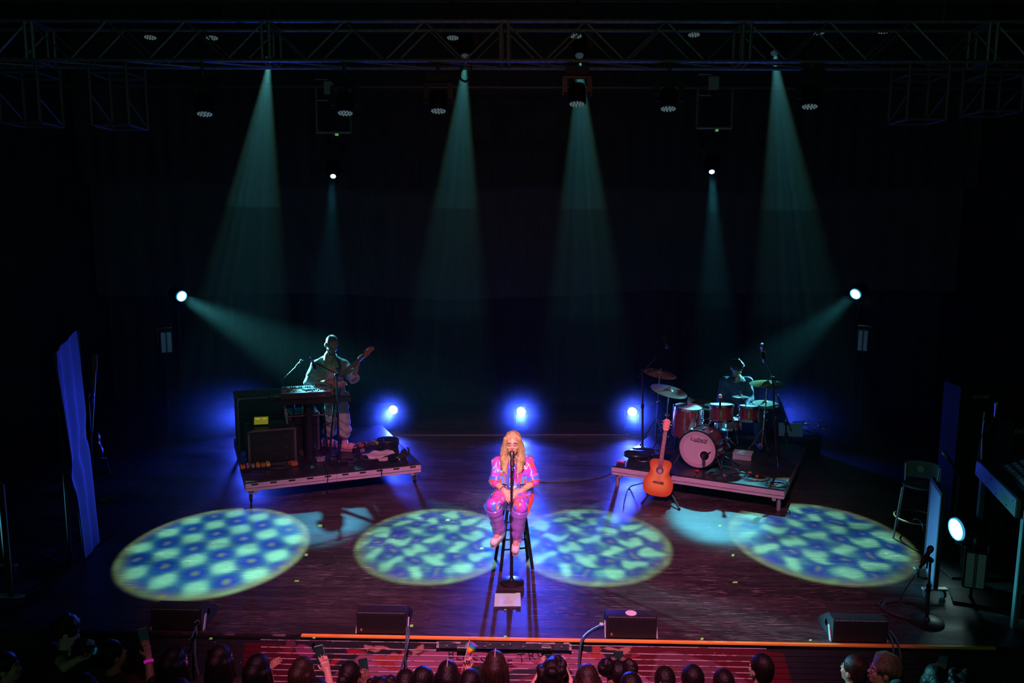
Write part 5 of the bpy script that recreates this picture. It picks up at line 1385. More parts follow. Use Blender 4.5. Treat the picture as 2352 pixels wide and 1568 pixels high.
for s in (-1, 1):
    d = (el[s] - sh[s]).normalized(); c = lerp(sh[s], el[s], .93)
    MB().lathe([(.070, -.035), (.079, -.03), (.080, .012), (.072, .016), (.068, 0)], c, d, 20, True).build('cuff', 'trim_blue', shirt_o)
    MB().torus(c + d * .016, d, .076, .006, 20, 6).build('cuff_edge', 'trim_red', shirt_o)
    # chest pockets with flaps, collar wings, placket
    pX = frame(chest + V((s * .105, -.155, -.005)), (s * .35, -1, .15))
    MB(pX).box((0, 0, -.035), (.085, .012, .09)).build('pocket', 'pocket_blue', shirt_o, .005)
    MB(pX).box((0, -.006, .022), (.09, .014, .035)).build('pocket_flap', 'iridescent_plastic', shirt_o, .005)
    MB(pX).box((s * .02, -.009, -.05), (.022, .008, .05)).build('pocket_stripe', 'trim_red', shirt_o, .003)
    MB().prism([neck + V((s * .035, -.085, .025)), neck + V((s * .085, -.05, .02)), neck + V((s * .095, -.085, -.035)), neck + V((s * .055, -.115, -.055))], (0, 0, 0), (0, -.012, .004)).build('collar', 'trim_blue', shirt_o, .003)
    MB().tube([neck + V((s * .05, -.105, -.05)), chest + V((s * .055, -.165, .03)), chest + V((s * .055, -.185, -.08)), pel + V((s * .05, -.185, .08)), pel + V((s * .05, -.20, .0))], [.014, .016, .016, .016, .014], 8).build('placket', 'trim_blue' if s < 0 else 'iridescent_plastic', shirt_o)
    MB().tube([neck + V((s * .075, -.11, -.07)), chest + V((s * .078, -.165, .03)), chest + V((s * .078, -.175, -.08))], .008, 6).build('trim_strip', 'trim_red', shirt_o)
# top and waistband seen in the open front
MB().lathe([(.142, -.025), (.147, -.02), (.147, .025), (.142, .03)], chest + V((0, .012, -.015)), (0, 0, 1), 28, True).build('red_top', M('red_top', (.75, .02, .05), .5), singer)
MB().box(chest + V((0, -.155, -.115)), (.085, .05, .12)).build('belt_panel', M('belt_panel', (.28, .32, .85), .4), singer, .02)
MB().prism([chest + V((-.04, -.183, -.10)), chest + V((.04, -.183, -.10)), chest + V((0, -.186, -.145))], (0, 0, 0), (0, -.006, 0)).build('belt_badge', M('badge_white', (.8, .8, .82), .3), singer)
# trousers: glossy thighs with knee cuffs, sheer flared lower legs
for s in (-1, 1):
    dd = (kn[s] - hip[s]).normalized()
    leg = blob('trouser_leg', [c_(hip[s] + V((0, .0, .01)), lerp(hip[s], kn[s], .6), .106, .088), c_(lerp(hip[s], kn[s], .6), kn[s] + dd * .0, .088, .076)], 'iridescent_plastic', singer, .008, .02, rumple)
    kd = (an[s] - kn[s]).normalized()
    MB().lathe([(.074, -.03), (.084, -.02), (.087, .03), (.080, .036), (.075, .0)], lerp(kn[s], an[s], .14), kd, 22, True).build('knee_cuff', 'sheer_purple', leg)
    MB().tube([hip[s] + V((s * .10, 0, -.0)), lerp(hip[s], kn[s], .5) + V((s * .105, -.01, .0)), kn[s] + V((s * .083, .0, -.01)), lerp(kn[s], an[s], .2) + V((s * .085, 0, 0))], [.014, .020, .022, .014], 8).build('side_stripe', 'trim_blue' if s < 0 else 'trim_red', leg)
    n = 24; rings = []
    mb = MB(); prof = []
    tt = [.05 + .97 * i_ / 12 for i_ in range(13)]; pts = [lerp(kn[s], an[s], t) + V((.006 * math.sin(i_ * 1.7 + s), .006 * math.cos(i_ * 2.3), 0)) for i_, t in enumerate(tt)]; rad = [.074 - .006 * t + .003 * math.sin(i_ * 2.1 + s) for i_, t in enumerate(tt)]
    mb.tube(pts, rad, 20, False); mb.tube(pts, [r - .004 for r in rad], 20, False)
    o = mb.build('sheer_leg', 'sheer_purple', leg, 0, 80)
    sd = (toe[s] - an[s]).normalized()
    shoe = blob('shoe', [c_(an[s] + sd * -.03 + V((0, .01, -.035)), toe[s] + sd * .03 + V((0, 0, -.01)), .046, .040), c_(an[s] + V((0, .01, -.01)), an[s] + V((0, .0, .03)), .046, .045)], M('shoe_white', (.78, .90, .84), .5), singer, .008, .02)
    MB().tube([an[s] + sd * -.06 + V((0, .01, -.075)), lerp(an[s], toe[s], .5) + V((0, 0, -.055)), toe[s] + sd * .05 + V((0, 0, -.04))], [.030, .036, .028], 10).build('sole', 'white', shoe)
# sheer tail of the shirt spreading over the hips
vs = []; fs = []; n = 40; rows = 5
for j in range(rows):
    t = j / (rows - 1)
    for i in range(n):
        a = 2 * math.pi * i / n; wob = .018 * t * math.sin(a * 9) + .012 * t * math.sin(a * 5 + 1)
        rx, ry = .185 + .06 * t + wob, .17 + .07 * t + wob
        vs.append(pel + V((math.cos(a) * rx, -.01 + math.sin(a) * ry, .06 - .13 * t + .05 * t * max(0, -math.sin(a)))))
for j in range(rows - 1):
    for i in range(n): fs.append((j * n + i, j * n + (i + 1) % n, (j + 1) * n + (i + 1) % n, (j + 1) * n + i))
MB().add(vs, fs).build('shirt_tail', 'sheer_purple', shirt_o, 0, 80)
# hair: centre parting, long waves to the chest
hq = lambda x, y, z: HX @ V((x, y, z))
Rm = np.array(HX.to_3x3())
hp = [e_(hq(0, .022, .055), (.088, .098, .088), Rm)]
for s in (-1, 1):
    hp += [c_(hq(s * .012, -.040, .128), hq(s * .070, -.052, .060), .013, .020), c_(hq(s * .070, -.050, .06), hq(s * .088, -.030, -.05), .028, .032), c_(hq(s * .085, -.02, -.04), hq(s * .095, -.040, -.16), .036, .038), c_(hq(s * .094, -.040, -.15), hq(s * .080, -.085, -.27), .036, .020), c_(hq(s * .070, .05, .0), hq(s * .09, .03, -.20), .040, .040), c_(hq(s * .10, -.03, -.10), hq(s * .115, -.05, -.24), .025, .012)]
    hp += [c_(hq(s * .06, -.05, -.14), hq(s * .058, -.10, -.29), .020, .010)]
hp += [c_(hq(0, .09, .02), hq(0, .08, -.2), .06, .07)]
hp += [('e', tuple(hq(0, -.098, -.008)), (.054, .052, .088), Rm, 'cut')]
def wavy(vs):
    d = .0025 * np.sin(vs[:, 2] * 55 + vs[:, 0] * 30) + .0025 * np.sin(vs[:, 0] * 140 + vs[:, 2] * 18)
    return vs + np.stack([d, -d * .7, d * 0], 1)
blob('hair', hp, 'hair_blonde', singer, .006, .014, wavy)
MB().torus(lerp(el[-1], wr[-1], .88), (wr[-1] - el[-1]), .032, .007, 18, 8).build('bracelet', 'chrome', singer)
MB().torus(lerp(el[1], wr[1], .80), (wr[1] - el[1]), .033, .004, 18, 8).build('bracelet', 'cymbal_gold', singer)

# singer's microphone on its straight round-base stand
b = G(1175, 1337)
mt = S(1176, 1044, b.y + .03)
mic_stand('straight round-base microphone stand right in front of the singer', b, S(1175, 1066, b.y + .01), None, (mt, mt - S(1176.5, 1070, b.y - .03)), r=.0125, disc=.128, mk=.98, mat='black_metal')

# ---- guitarist
gY = 11.66
g = {'head': P(762, 791, gY - .06), 'neck': P(757, 818, gY), 'chest': P(757, 850, gY), 'pel': P(769, 908, gY + .02), 'rs': P(726, 839, gY + .02), 'ls': P(790, 838, gY + .0), 're': P(711, 879, gY - .16), 'rw': P(748, 877, gY - .36), 'le': P(812, 868, gY - .15), 'lw': P(822, 832, gY - .29),
     'rk': P(764, 962, gY - .02), 'lk': P(788, 962, gY - .06), 'ra': P(751, 1008, gY + .10), 'la': P(792, 1014, gY - .05)}
gHX = frame(g['head'], (.50, -.75, -.55), (.25, -.35, 1))
pr = head_prims(gHX, 1.13, 1.08) + [c_(g['head'] + V((-.01, .03, -.05)), g['neck'], .058, .06), c_(g['neck'], g['chest'], .08, .14), c_(g['chest'], g['pel'], .14, .14), c_(g['rs'], g['re'], .05, .042), c_(g['re'], g['rw'], .042, .03), c_(g['ls'], g['le'], .05, .042), c_(g['le'], g['lw'], .042, .03)]
rh, lh = P(772, 879, gY - .38), P(829, 820, gY - .28)
pr += hand_prims(g['rw'], rh - g['rw'], (.2, .9, -.4), -1, 30) + hand_prims(g['lw'], P(833, 814, gY - .27) - g['lw'], (.5, .6, -.2), 1, 38)
for h_, k_, a_ in (('pel', 'rk', 'ra'), ('pel', 'lk', 'la')):
    o = V((-.08 if k_ == 'rk' else .07, 0, -.03))
    pr += [c_(g[h_] + o, g[k_], .09, .062), c_(g[k_], g[a_], .058, .036)]
fr_ = {'ra': (G(741, 1022, RH), G(776, 1026, RH)), 'la': (G(785, 1034, RH), G(816, 1036, RH))}
for a_ in fr_: pr.append(c_(g[a_], fr_[a_][0] + V((.03, 0, .06)), .036, .03))
guy = blob('person', pr, 'skin_tan', None, .008, .02)
tag(guy, 'bald guitarist in a loose olive shirt, rolled pale trousers and pink sneakers', 'person')
face_parts(guy, gHX, 1.13, 'skin_tan', 'brow', 'lip_dark')
q = lambda x, y, z: gHX @ V((x * 1.09, y * 1.09, z * 1.09))
blob('beard', [c_(q(-.062, -.035, -.05), q(-.03, -.075, -.105), .014), c_(q(.062, -.035, -.05), q(.03, -.075, -.105), .014), c_(q(-.03, -.078, -.105), q(.03, -.078, -.105), .017), c_(q(-.024, -.096, -.048), q(.024, -.096, -.048), .007)], 'hair_black', guy, .007, .012)
cloth1 = noisy('olive_shirt', (.34, .32, .22), (.29, .27, .19), 10, .8, bump=.2)
def folds(vs):
    d = .006 * np.sin(vs[:, 2] * 40 + vs[:, 0] * 26) + .004 * np.sin(vs[:, 0] * 60 - vs[:, 2] * 22)
    return vs + np.stack([d * .4, -d, d * 0], 1)
sh_ = [c_(g['neck'] + V((0, .03, -.01)), g['rs'], .062, .07), c_(g['neck'] + V((0, .03, -.01)), g['ls'], .062, .07), c_(g['neck'] + V((0, .02, -.03)), g['chest'], .085, .165), c_(g['chest'], g['pel'] + V((0, 0, .0)), .168, .165), c_(g['pel'], g['pel'] + V((0, 0, -.07)), .168, .172)]
for s_, e2 in (('rs', 're'), ('ls', 'le')): sh_ += [c_(g['chest'] + (g[s_] - g['chest']) * .5 + V((0, 0, .06)), g[s_], .085, .070), c_(g[s_], lerp(g[s_], g[e2], .62), .074, .090)]
tsh = blob('shirt', sh_, 'olive_shirt', guy, .010, .03, folds)
noisy('blue_sleeve', (.50, .58, .72), (.42, .50, .66), 10, .75, bump=.2)
for s_, e2 in (('rs', 're'), ('ls', 'le')): blob('under_sleeve', [c_(lerp(g[s_], g[e2], .5), g[e2] + (g[e2] - g[s_]) * .06, .076, .084), ('c', tuple(g[e2] + (g[e2] - g[s_]) * .30), tuple(g[e2] + (g[e2] - g[s_]) * .31), .07, .07, 'cut')], 'blue_sleeve', guy, .010, .03, folds)
noisy('pale_trousers', (.50, .56, .50), (.42, .48, .43), 9, .8, bump=.3)
tr = [c_(g['pel'] + V((-.07, 0, -.02)), g['pel'] + V((.07, 0, -.02)), .125)]
for k_, a_, o in (('rk', 'ra', -.08), ('lk', 'la', .075)):
    m_ = lerp(g[k_], g[a_], .52)
    tr += [c_(g['pel'] + V((o, 0, -.04)), g[k_], .115, .098), c_(g[k_], m_, .098, .100), c_(m_, m_ + V((0, 0, -.02)), .104, .10)]
blob('trousers', tr, 'pale_trousers', guy, .010, .03, lambda v: v + np.stack([.008 * np.sin(v[:, 2] * 55), .008 * np.sin(v[:, 2] * 48 + v[:, 0] * 40), 0 * v[:, 0]], 1))
for a_ in fr_:
    k_ = 'rk' if a_ == 'ra' else 'lk'
    MB().tube([lerp(g[k_], g[a_], .55), lerp(g[k_], g[a_], .85), g[a_] + V((0, 0, -.03))], [.050, .043, .042], 14).build('sock', M('sock_red', (.42, .06, .09), .7), guy)
    h_, t_ = fr_[a_]; d = (t_ - h_).normalized()
    shoe = blob('sneaker', [c_(h_ + d * .04 + V((0, 0, .06)), t_ - d * .05 + V((0, 0, .05)), .05, .042), c_(h_ + d * .05 + V((0, 0, .08)), g[a_] + V((0, 0, .0)), .05, .048), c_(h_ + d * .14 + V((0, 0, .08)), h_ + d * .2 + V((0, 0, .06)), .046, .04)], M('sneaker_pink', (.85, .40, .42), .6), guy, .008, .02)
    MB().bar(h_ + d * -.01 + V((0, 0, .018)), t_ + d * .012 + V((0, 0, .018)), .036, .105, up=(0, 0, 1)).build('sole', M('sole_pink', (.9, .62, .66), .6), shoe, .012)
    for i in range(4): MB().tube([h_ + d * (.13 + .025 * i) + d.cross(V((0, 0, 1))) * .03 + V((0, 0, .11 - .01 * i)), h_ + d * (.135 + .025 * i) + V((0, 0, .122 - .012 * i)), h_ + d * (.14 + .025 * i) - d.cross(V((0, 0, 1))) * .03 + V((0, 0, .11 - .01 * i))], .005, 6).build('lace', 'white', shoe)

# ---- electric guitar held by the guitarist
ga, gz = P(765, 874, gY - .29), P(841, 814, gY - .33)
ax = (gz - ga).normalized(); nf = V((.08, -1, .22)); nf = (nf - ax * nf.dot(ax)).normalized()
EX = frame(ga, nf, ax)
eg = thing('electric_guitar', 'natural wood electric guitar with white pickguard held by the bald guitarist', 'guitar', ga)
bo = [(-.03, -.27), (.06, -.275), (.13, -.25), (.165, -.19), (.155, -.10), (.125, -.03), (.118, .02), (.145, .08), (.158, .115), (.135, .135), (.085, .10), (.045, .055), (-.03, .055), (-.065, .10), (-.10, .135), (-.145, .12), (-.15, .06), (-.125, .0), (-.13, -.07), (-.158, -.15), (-.15, -.21), (-.10, -.255)]
bs = smoothpath([V((x * 1.08, 0, z * 1.08)) for x, z in bo + [bo[0]]], 3)[:-1]
ebody = MB(EX).prism(bs, (0, -.022, 0), (0, .022, 0)).build('body', noisy('guitar_body', (.62, .34, .20), (.5, .26, .15), 5, .3, coat=.5, stretch=(4, 1, .5)), eg, .006)
pg = [(-.06, -.14), (.05, -.20), (.10, -.16), (.09, -.05), (.085, .03), (.10, .08), (.05, .045), (-.02, .05), (-.07, .08), (-.10, .04), (-.08, -.04)]
MB(EX).prism(smoothpath([V((x * 1.08, 0, z * 1.08)) for x, z in pg + [pg[0]]], 3)[:-1], (0, -.0225, 0), (0, -.026, 0)).build('pickguard', M('pickguard', (.72, .70, .76), .35), ebody)
for z in (-.09, .0): MB(EX).box((.0, -.031, z), (.085, .012, .036)).build('pickup', 'ivory', ebody, .006)
MB(EX).box((0, -.031, -.155), (.075, .014, .022)).build('bridge', 'chrome', ebody, .003)
MB(EX).cyl((.01, -.035, -.16), (.06, -.06, -.05), .004, n=6).build('tremolo_arm', 'chrome', ebody)
for x, z in ((.085, -.13), (.10, -.175)): MB(EX).lathe([(.013, 0), (.011, .02), (.001, .021)], (x, -.026, z), (0, -1, 0), 12).build('knob', 'black', ebody)
nl = (gz - ga).length - .02
en = MB(EX).prism([(-.028, -.030, .03), (.028, -.030, .03), (.021, -.030, nl), (-.021, -.030, nl)], (0, 0, 0), (0, .026, 0)).build('neck', M('neck_dark', (.22, .10, .06), .4), eg, .004)
for i in range(20):
    z = nl - (nl - .03) * (1 - 2 ** (-i / 12)) * 1.45
    if z > .04: MB(EX).box((0, -.0315, z), (.044, .003, .003)).build('fret', 'steel', en)
ehs = MB(EX).prism([(-.021, -.026, nl), (.021, -.026, nl), (.035, -.024, nl + .03), (.012, -.022, nl + .11), (.020, -.022, nl + .16), (-.005, -.022, nl + .185), (-.04, -.022, nl + .16), (-.045, -.024, nl + .03)], (0, 0, 0), (0, .016, 0)).build('headstock', M('head_red', (.55, .20, .10), .4), eg, .003)
for i in range(6): MB(EX).ball((-.055 + .002 * i, -.014, nl + .03 + .024 * i), (.014, .006, .007), 8, 5).build('tuner', 'chrome', ehs)
for i in range(6): MB(EX).cyl((-.016 + .0064 * i, -.036, -.155), (-.012 + .005 * i, -.032, nl), .0009, n=4).build('string', 'steel', eg)
MB().tube(smoothpath([EX @ V((-.13, .0, .12)), P(781, 845, gY - .19), P(775, 822, gY - .10), P(765, 815, gY + .06), P(735, 850, gY + .20), P(728, 900, gY + .10), EX @ V((.02, .0, -.25))], 6), .018, 8).build('strap', 'black', eg)

# ---- drummer
dY = 12.38
d_ = {'head': P(1692, 846, dY - .14), 'neck': P(1692, 868, dY - .03), 'chest': P(1691, 892, dY), 'pel': V((DR.x, DR.y, RH + .60)), 'rs': P(1665, 876, dY), 'ls': P(1717, 876, dY), 're': P(1656, 915, dY - .08), 'le': P(1722, 915, dY - .08), 'rw': P(1664, 934, dY - .34), 'lw': P(1708, 938, dY - .34),
      'rk': V((DR.x - .27, DR.y - .42, RH + .50)), 'lk': V((DR.x + .25, DR.y - .42, RH + .50)), 'ra': V((DR.x - .24, DR.y - .45, RH + .10)), 'la': V((DR.x + .26, DR.y - .48, RH + .10))}
dHX = frame(d_['head'], (.05, -.75, -.75), (0, -.75, .75))
pr = head_prims(dHX, 1.0) + [c_(d_['head'] + V((0, .03, -.04)), d_['neck'], .055, .06), c_(d_['neck'], d_['chest'], .08, .13), c_(d_['chest'], d_['pel'], .13, .14)]
for s_, e2, w_ in (('rs', 're', 'rw'), ('ls', 'le', 'lw')): pr += [c_(d_[s_], d_[e2], .048, .04), c_(d_[e2], d_[w_], .04, .028)]
pr += hand_prims(d_['rw'], (.1, -1, -.25), (0, -.2, -1), 1, 55) + hand_prims(d_['lw'], (-.2, -1, -.25), (0, -.2, -1), -1, 55)
for k_, a_ in (('rk', 'ra'), ('lk', 'la')): pr += [c_(d_['pel'] + V((-.08 if k_ == 'rk' else .08, -.03, 0)), d_[k_], .085, .06), c_(d_[k_], d_[a_], .055, .036), c_(d_[a_], d_[a_] + V((0, -.12, -.05)), .034, .03)]
drm = blob('person', pr, 'skin_tan', None, .009, .02)
tag(drm, 'dark-haired drummer in a navy shirt bending over the drum kit', 'person')
face_parts(drm, dHX, 1.0, 'skin_tan', 'brow', 'lip_dark')
noisy('navy_shirt', (.025, .04, .10), (.035, .055, .13), 10, .75, bump=.2)
sh_ = [c_(d_['neck'] + V((0, .03, -.02)), d_['chest'], .085, .155), c_(d_['chest'], d_['pel'], .16, .165), ('c', tuple(d_['neck'] + V((0, -.16, -.01))), tuple(d_['chest'] + V((0, -.21, .04))), .055, .03, 'cut')]
for s_, e2, w_ in (('rs', 're', 'rw'), ('ls', 'le', 'lw')): sh_ += [c_(d_['chest'] + (d_[s_] - d_['chest']) * .5 + V((0, 0, .05)), d_[s_], .085, .078), c_(d_[s_], d_[e2], .074, .064), c_(d_[e2], lerp(d_[e2], d_[w_], .7), .062, .046)]
sho = blob('shirt', sh_, 'navy_shirt', drm, .010, .03, folds)
for s_ in (-1, 1): MB().prism([d_['neck'] + V((s_ * .04, -.10, .03)), d_['neck'] + V((s_ * .09, -.05, .03)), d_['neck'] + V((s_ * .11, -.11, -.03)), d_['neck'] + V((s_ * .06, -.14, -.04))], (0, 0, 0), (0, -.012, .004)).build('collar', 'navy_shirt', sho, .003)
tr = []
for k_, a_ in (('rk', 'ra'), ('lk', 'la')): tr += [c_(d_['pel'] + V((-.07 if k_ == 'rk' else .07, -.02, .0)), d_[k_], .11, .085), c_(d_[k_], d_[a_], .082, .062)]
blob('trousers', tr, noisy('dark_denim', (.02, .025, .05), (.03, .035, .07), 12, .8), drm, .011, .03)
for a_ in ('ra', 'la'): blob('shoe', [c_(d_[a_] + V((0, .03, -.04)), d_[a_] + V((0, -.15, -.055)), .046, .040), c_(d_[a_] + V((0, .02, -.07)), d_[a_] + V((0, -.15, -.072)), .03, .028)], 'black', drm, .009, .02)
q = lambda x, y, z: dHX @ V((x, y, z)); Rm = np.array(dHX.to_3x3())
rnd = random.Random(2); hp = [e_(q(0, .02, .055), (.092, .105, .09), Rm)]
for i in range(34):
    a, b = rnd.uniform(0, 6.28), rnd.uniform(.1, 1.45)
    hp.append(e_(q(.088 * math.cos(a) * math.sin(b), .02 + .10 * math.sin(a) * math.sin(b), .06 + .088 * math.cos(b)), (.024, .024, .024)))
hp.append(('e', tuple(q(0, -.11, -.03)), (.06, .05, .075), Rm, 'cut'))
blob('hair', hp, 'hair_black', drm, .008, .012)
for w_, tp in (('rw', P(1674, 962, 11.66)), ('lw', P(1690, 960, 11.7))):
    a = d_[w_] + V((0, -.08, -.02)); e = (tp + V((0, 0, .03)) - a).normalized()
    tag(MB().tube([a - e * .10, a + e * .24, a + e * .28, a + e * .295], [.008, .0065, .004, .006], 10).build('drumstick', M('stick', (.6, .42, .25), .5)), 'wooden drumstick in the drummer\'s %s hand' % ('raised' if w_ == 'rw' else 'lower'), 'drumstick', 'drumsticks')

# ------------------------------------------------------------------ front of the stage
noisy('speaker_black', (.014, .014, .016), (.022, .022, .026), 30, .5)
def grille_mat():
    m = M('grille_mesh', (.02, .02, .022), .5, .3); t = m.node_tree; b = t.nodes['Principled BSDF']
    tc = NODE(t, 'TexCoord'); v = NODE(t, 'TexVoronoi'); v.inputs['Scale'].default_value = 120; v.inputs['Randomness'].default_value = 0
    t.links.new(tc.outputs['Object'], v.inputs['Vector'])
    t.links.new(MIX(t, STEP(t, v.outputs['Distance'], .28, .36), (.002, .002, .002), (.03, .03, .034)), b.inputs['Base Color']); return m
grille_mat()
def wedge(px0, px1, pyb, pyt, label, logo=True, emblem=False):
    a, b = G(px0, pyb), G(px1, pyb); w = b.x - a.x; cx = (a.x + b.x) / 2; y0 = max(a.y, EDGE_Y + .05)
    h = .205
    t = thing('stage_monitor', label, 'speaker', (cx, y0, 0))
    prof = [(y0, 0), (y0, h), (y0 + .135, h), (y0 + .40, .04), (y0 + .40, 0)]
    o = MB().prism([V((cx - w / 2, y, z)) for y, z in prof], (0, 0, 0), (w, 0, 0)).build('cabinet', 'speaker_black', t, .006)
    MB().box((cx, y0 - .004, h / 2 - .004), (w - .03, .010, h - .03)).build('grille', 'grille_mesh', t, .003)
    sl = V((0, .265, -.165)).normalized(); nn = V((0, .165, .265)).normalized()
    MB().prism([V((cx + s * (w / 2 - .02), y0 + .135, h)) + sl * q + nn * .002 for s, q in ((-1, .02), (1, .02), (1, .29), (-1, .29))], (0, 0, 0), nn * .008).build('sloped_grille', 'grille_mesh', t)
    tm = MB()
    n = 26
    for i in range(n): tm.box((cx - w / 2 + .02 + (w - .04) * i / (n - 1), y0 - .002, h - .004), (.008, .008, .006))
    tm.build('grille_teeth', M('teeth', (.22, .24, .32), .4), t)
    if logo: MB().box((cx - w / 2 + .045, y0 - .0105, .045), (.014, .004, .02)).build('badge', M('badge_orange', (.6, .25, .08), .4), t)
    if emblem: MB().lathe([(.05, 0), (.05, .003), (.001, .003)], (cx, y0 + .07, h + .0), (0, 0, 1), 24).build('round_emblem', M('emblem', (.75, .8, .85), .4), t)
    for s in (-1, 1):
        MB().prism([V((cx + s * (w / 2 + .004), y0 + .01, .0)), V((cx + s * (w / 2 + .004), y0 + .05, .0)), V((cx + s * (w / 2 + .004), y0 + .10, .12)), V((cx + s * (w / 2 + .004), y0 + .07, .12))], (0, 0, 0), (s * .008, 0, 0)).build('side_bracket', M('bracket_pale', (.55, .72, .72), .45), t)
        MB().lathe([(.03, 0), (.026, -.01), (.001, -.01)], (cx + s * w / 2, y0 + .17, .10), (s, 0, 0), 16).build('handle_recess', 'black', t)
    return t, cx, y0, w
wedge(326, 446, 1470, 1405, 'black wedge monitor at the dark end of the stage edge below the outer patterned spot', False)
wedge(814, 931, 1467, 1402, 'black wedge monitor beside two blue cables at the stage edge', True)
wedge(1393, 1508, 1468, 1402, 'black wedge monitor with a pale round emblem on its top', True, True)
wedge(1912, 2036, 1474, 1410, 'black wedge monitor with deep blue top near the cable coil', False)
# cables from the monitors over the edge
ey = EDGE_Y - .03
blu = M('cable_blue', (.06, .13, .18), .35)
def drop(name_label, pts, grp=None, r=.009): return cable('cable', name_label, pts, r, blu, 8, grp)
drop('blue-lit cable dropping over the stage edge from the monitor with two cables', [G(936, 1436, .06), G(939, 1452, .03), P(938, 1466, ey), P(934, 1490, ey - .05), P(926, 1520, ey - .06), P(915, 1560, ey - .07), P(912, 1610, ey - .07)])
drop('second dark cable twisted beside the blue-lit one at the same monitor', [G(932, 1430, .10), G(934, 1448, .04), P(933, 1467, ey), P(931, 1500, ey - .04), P(934, 1530, ey - .05), P(944, 1562, ey - .05), P(946, 1610, ey - .05)], None, .008)
drop('black cable curving over the edge from the emblem monitor', [G(1393, 1432, .05), G(1375, 1438, .03), G(1352, 1452, .02), P(1338, 1467, ey), P(1332, 1490, ey - .05), P(1330, 1530, ey - .06), P(1330, 1600, ey - .06)], None, .011)
drop('teal cable hanging from the dark-end monitor', [G(450, 1438, .08), G(452, 1455, .03), P(449, 1470, ey), P(448, 1500, ey - .06), P(452, 1530, ey - .07), P(460, 1566, ey - .08), P(464, 1610, ey - .08)])
drop('teal cable with loose tie at the side of the dark-end monitor', [G(446, 1430, .12), G(455, 1424, .12), G(458, 1432, .08), G(450, 1440, .05), G(440, 1465, .01)], None, .006)
drop('teal cable hanging straight from the deep blue monitor', [G(2040, 1452, .04), P(2050, 1474, ey), P(2052, 1500, ey - .05), P(2052, 1540, ey - .05), P(2052, 1610, ey - .05)], None, .008)
drop('teal cable bowing outward from the deep blue monitor', [G(2044, 1448, .04), P(2061, 1474, ey), P(2068, 1505, ey - .06), P(2068, 1530, ey - .06), P(2063, 1556, ey - .06), P(2060, 1610, ey - .06)], None, .008)
# hatch panel on the stage front
y = FRONT_Y - .028
a, b = P(1003, 1473, y), P(1312, 1494, y)
noisy('hatch_paint', (.045, .065, .085), (.075, .10, .12), 18, .45, lo=.4, hi=.7)
t = thing('hatch_panel', 'dark metal hatch panel with two latches on the stage front below the orange strip', 'panel', ((a.x + b.x) / 2, y, b.z))
MB().box(((a.x + b.x) / 2, y + .018, (a.z + b.z) / 2), (b.x - a.x, .036, a.z - b.z)).build('plate', 'hatch_paint', t, .003)
for x in (a.x + .008, b.x - .008): MB().box((x, y - .001, (a.z + b.z) / 2), (.022, .006, (a.z - b.z) * .9)).build('worn_end', 'chipped_edge', t, .002)
for px0, px1, py in ((1037, 1058, 1475.5), (1208, 1275, 1476), (1294, 1308, 1477)): MB().box(((P(px0, py, y).x + P(px1, py, y).x) / 2, y - .001, P(px0, py, y).z), (P(px1, py, y).x - P(px0, py, y).x, .005, .014)).build('worn_patch', 'chipped_edge', t, .002)
for px in (1061, 1255):
    c = P(px, 1488, y - .01)
    l = MB().box(c, (.085, .02, .034)).build('latch', 'alu', t, .004)
    MB().box(c + V((0, -.012, .004)), (.08, .012, .010)).build('latch_bar', 'chrome', l, .003)
    MB().box(c + V((0, -.004, .024)), (.07, .014, .012)).build('latch_hinge', 'steel', l, .003)
for px, py in ((1026, 1483), (1113, 1484), (1125, 1480), (1202, 1485), (1290, 1485), (1172, 1479), (1155, 1481)): MB().ball(P(px, py, y - .002), .008, 8, 5).build('bolt', 'alu', t)
# set list on the floor
q = [G(1137, 1363), G(1193, 1363), G(1196, 1392), G(1135, 1393)]
t = thing('set_list', 'white paper set list lying on the floor in front of the singer', 'paper', sum(q, V()) / 4)
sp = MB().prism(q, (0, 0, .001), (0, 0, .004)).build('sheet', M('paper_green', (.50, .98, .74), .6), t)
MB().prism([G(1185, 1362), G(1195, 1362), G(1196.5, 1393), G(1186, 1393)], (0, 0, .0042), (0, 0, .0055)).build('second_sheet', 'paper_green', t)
for i, (w_, py) in enumerate(((4, 1370), (6, 1374), (10, 1378), (12, 1381), (14, 1383.5), (9, 1386.5))):
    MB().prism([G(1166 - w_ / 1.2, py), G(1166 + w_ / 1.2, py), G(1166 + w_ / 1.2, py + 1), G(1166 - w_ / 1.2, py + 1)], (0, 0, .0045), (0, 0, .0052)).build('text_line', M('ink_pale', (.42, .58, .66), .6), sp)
# glow-tape marks
TAPES = [(735, 1207, 9, 5, 'inside the cyan light patch under the keyboard platform'), (681, 1334, 10, 3, 'between the two patterned spots, a thin bar'), (703, 1274, 7, 5, 'at the rim of the outer patterned spot'), (1028, 1194, 9, 4, 'near the top of the spot beside the singer'), (1106, 1259, 8, 4, 'within the spot beside the singer'),
         (945, 1437, 7, 5, 'beside the monitor with two cables'), (484, 1468, 7, 4, 'at the stage edge by the dark-end monitor'), (1160, 1464, 7, 5, 'at the stage edge under the set list'), (1380, 1432, 7, 5, 'beside the emblem monitor'), (1612, 1467, 6, 5, 'on the orange strip past the emblem monitor'), (1861, 1470, 6, 4, 'on the orange strip before the deep blue monitor'), (721, 1466, 6, 4, 'near the start of the orange strip'),
         (1653, 1207, 6, 4, 'inside the cyan light patch under the drum platform'), (1683, 1275, 6, 5, 'at the rim of the spot by the drum platform'), (1688, 1337, 11, 3, 'below the spot by the drum platform, a thin bar'), (1160, 1400, 4, 2, 'tiny, just below the set list')]
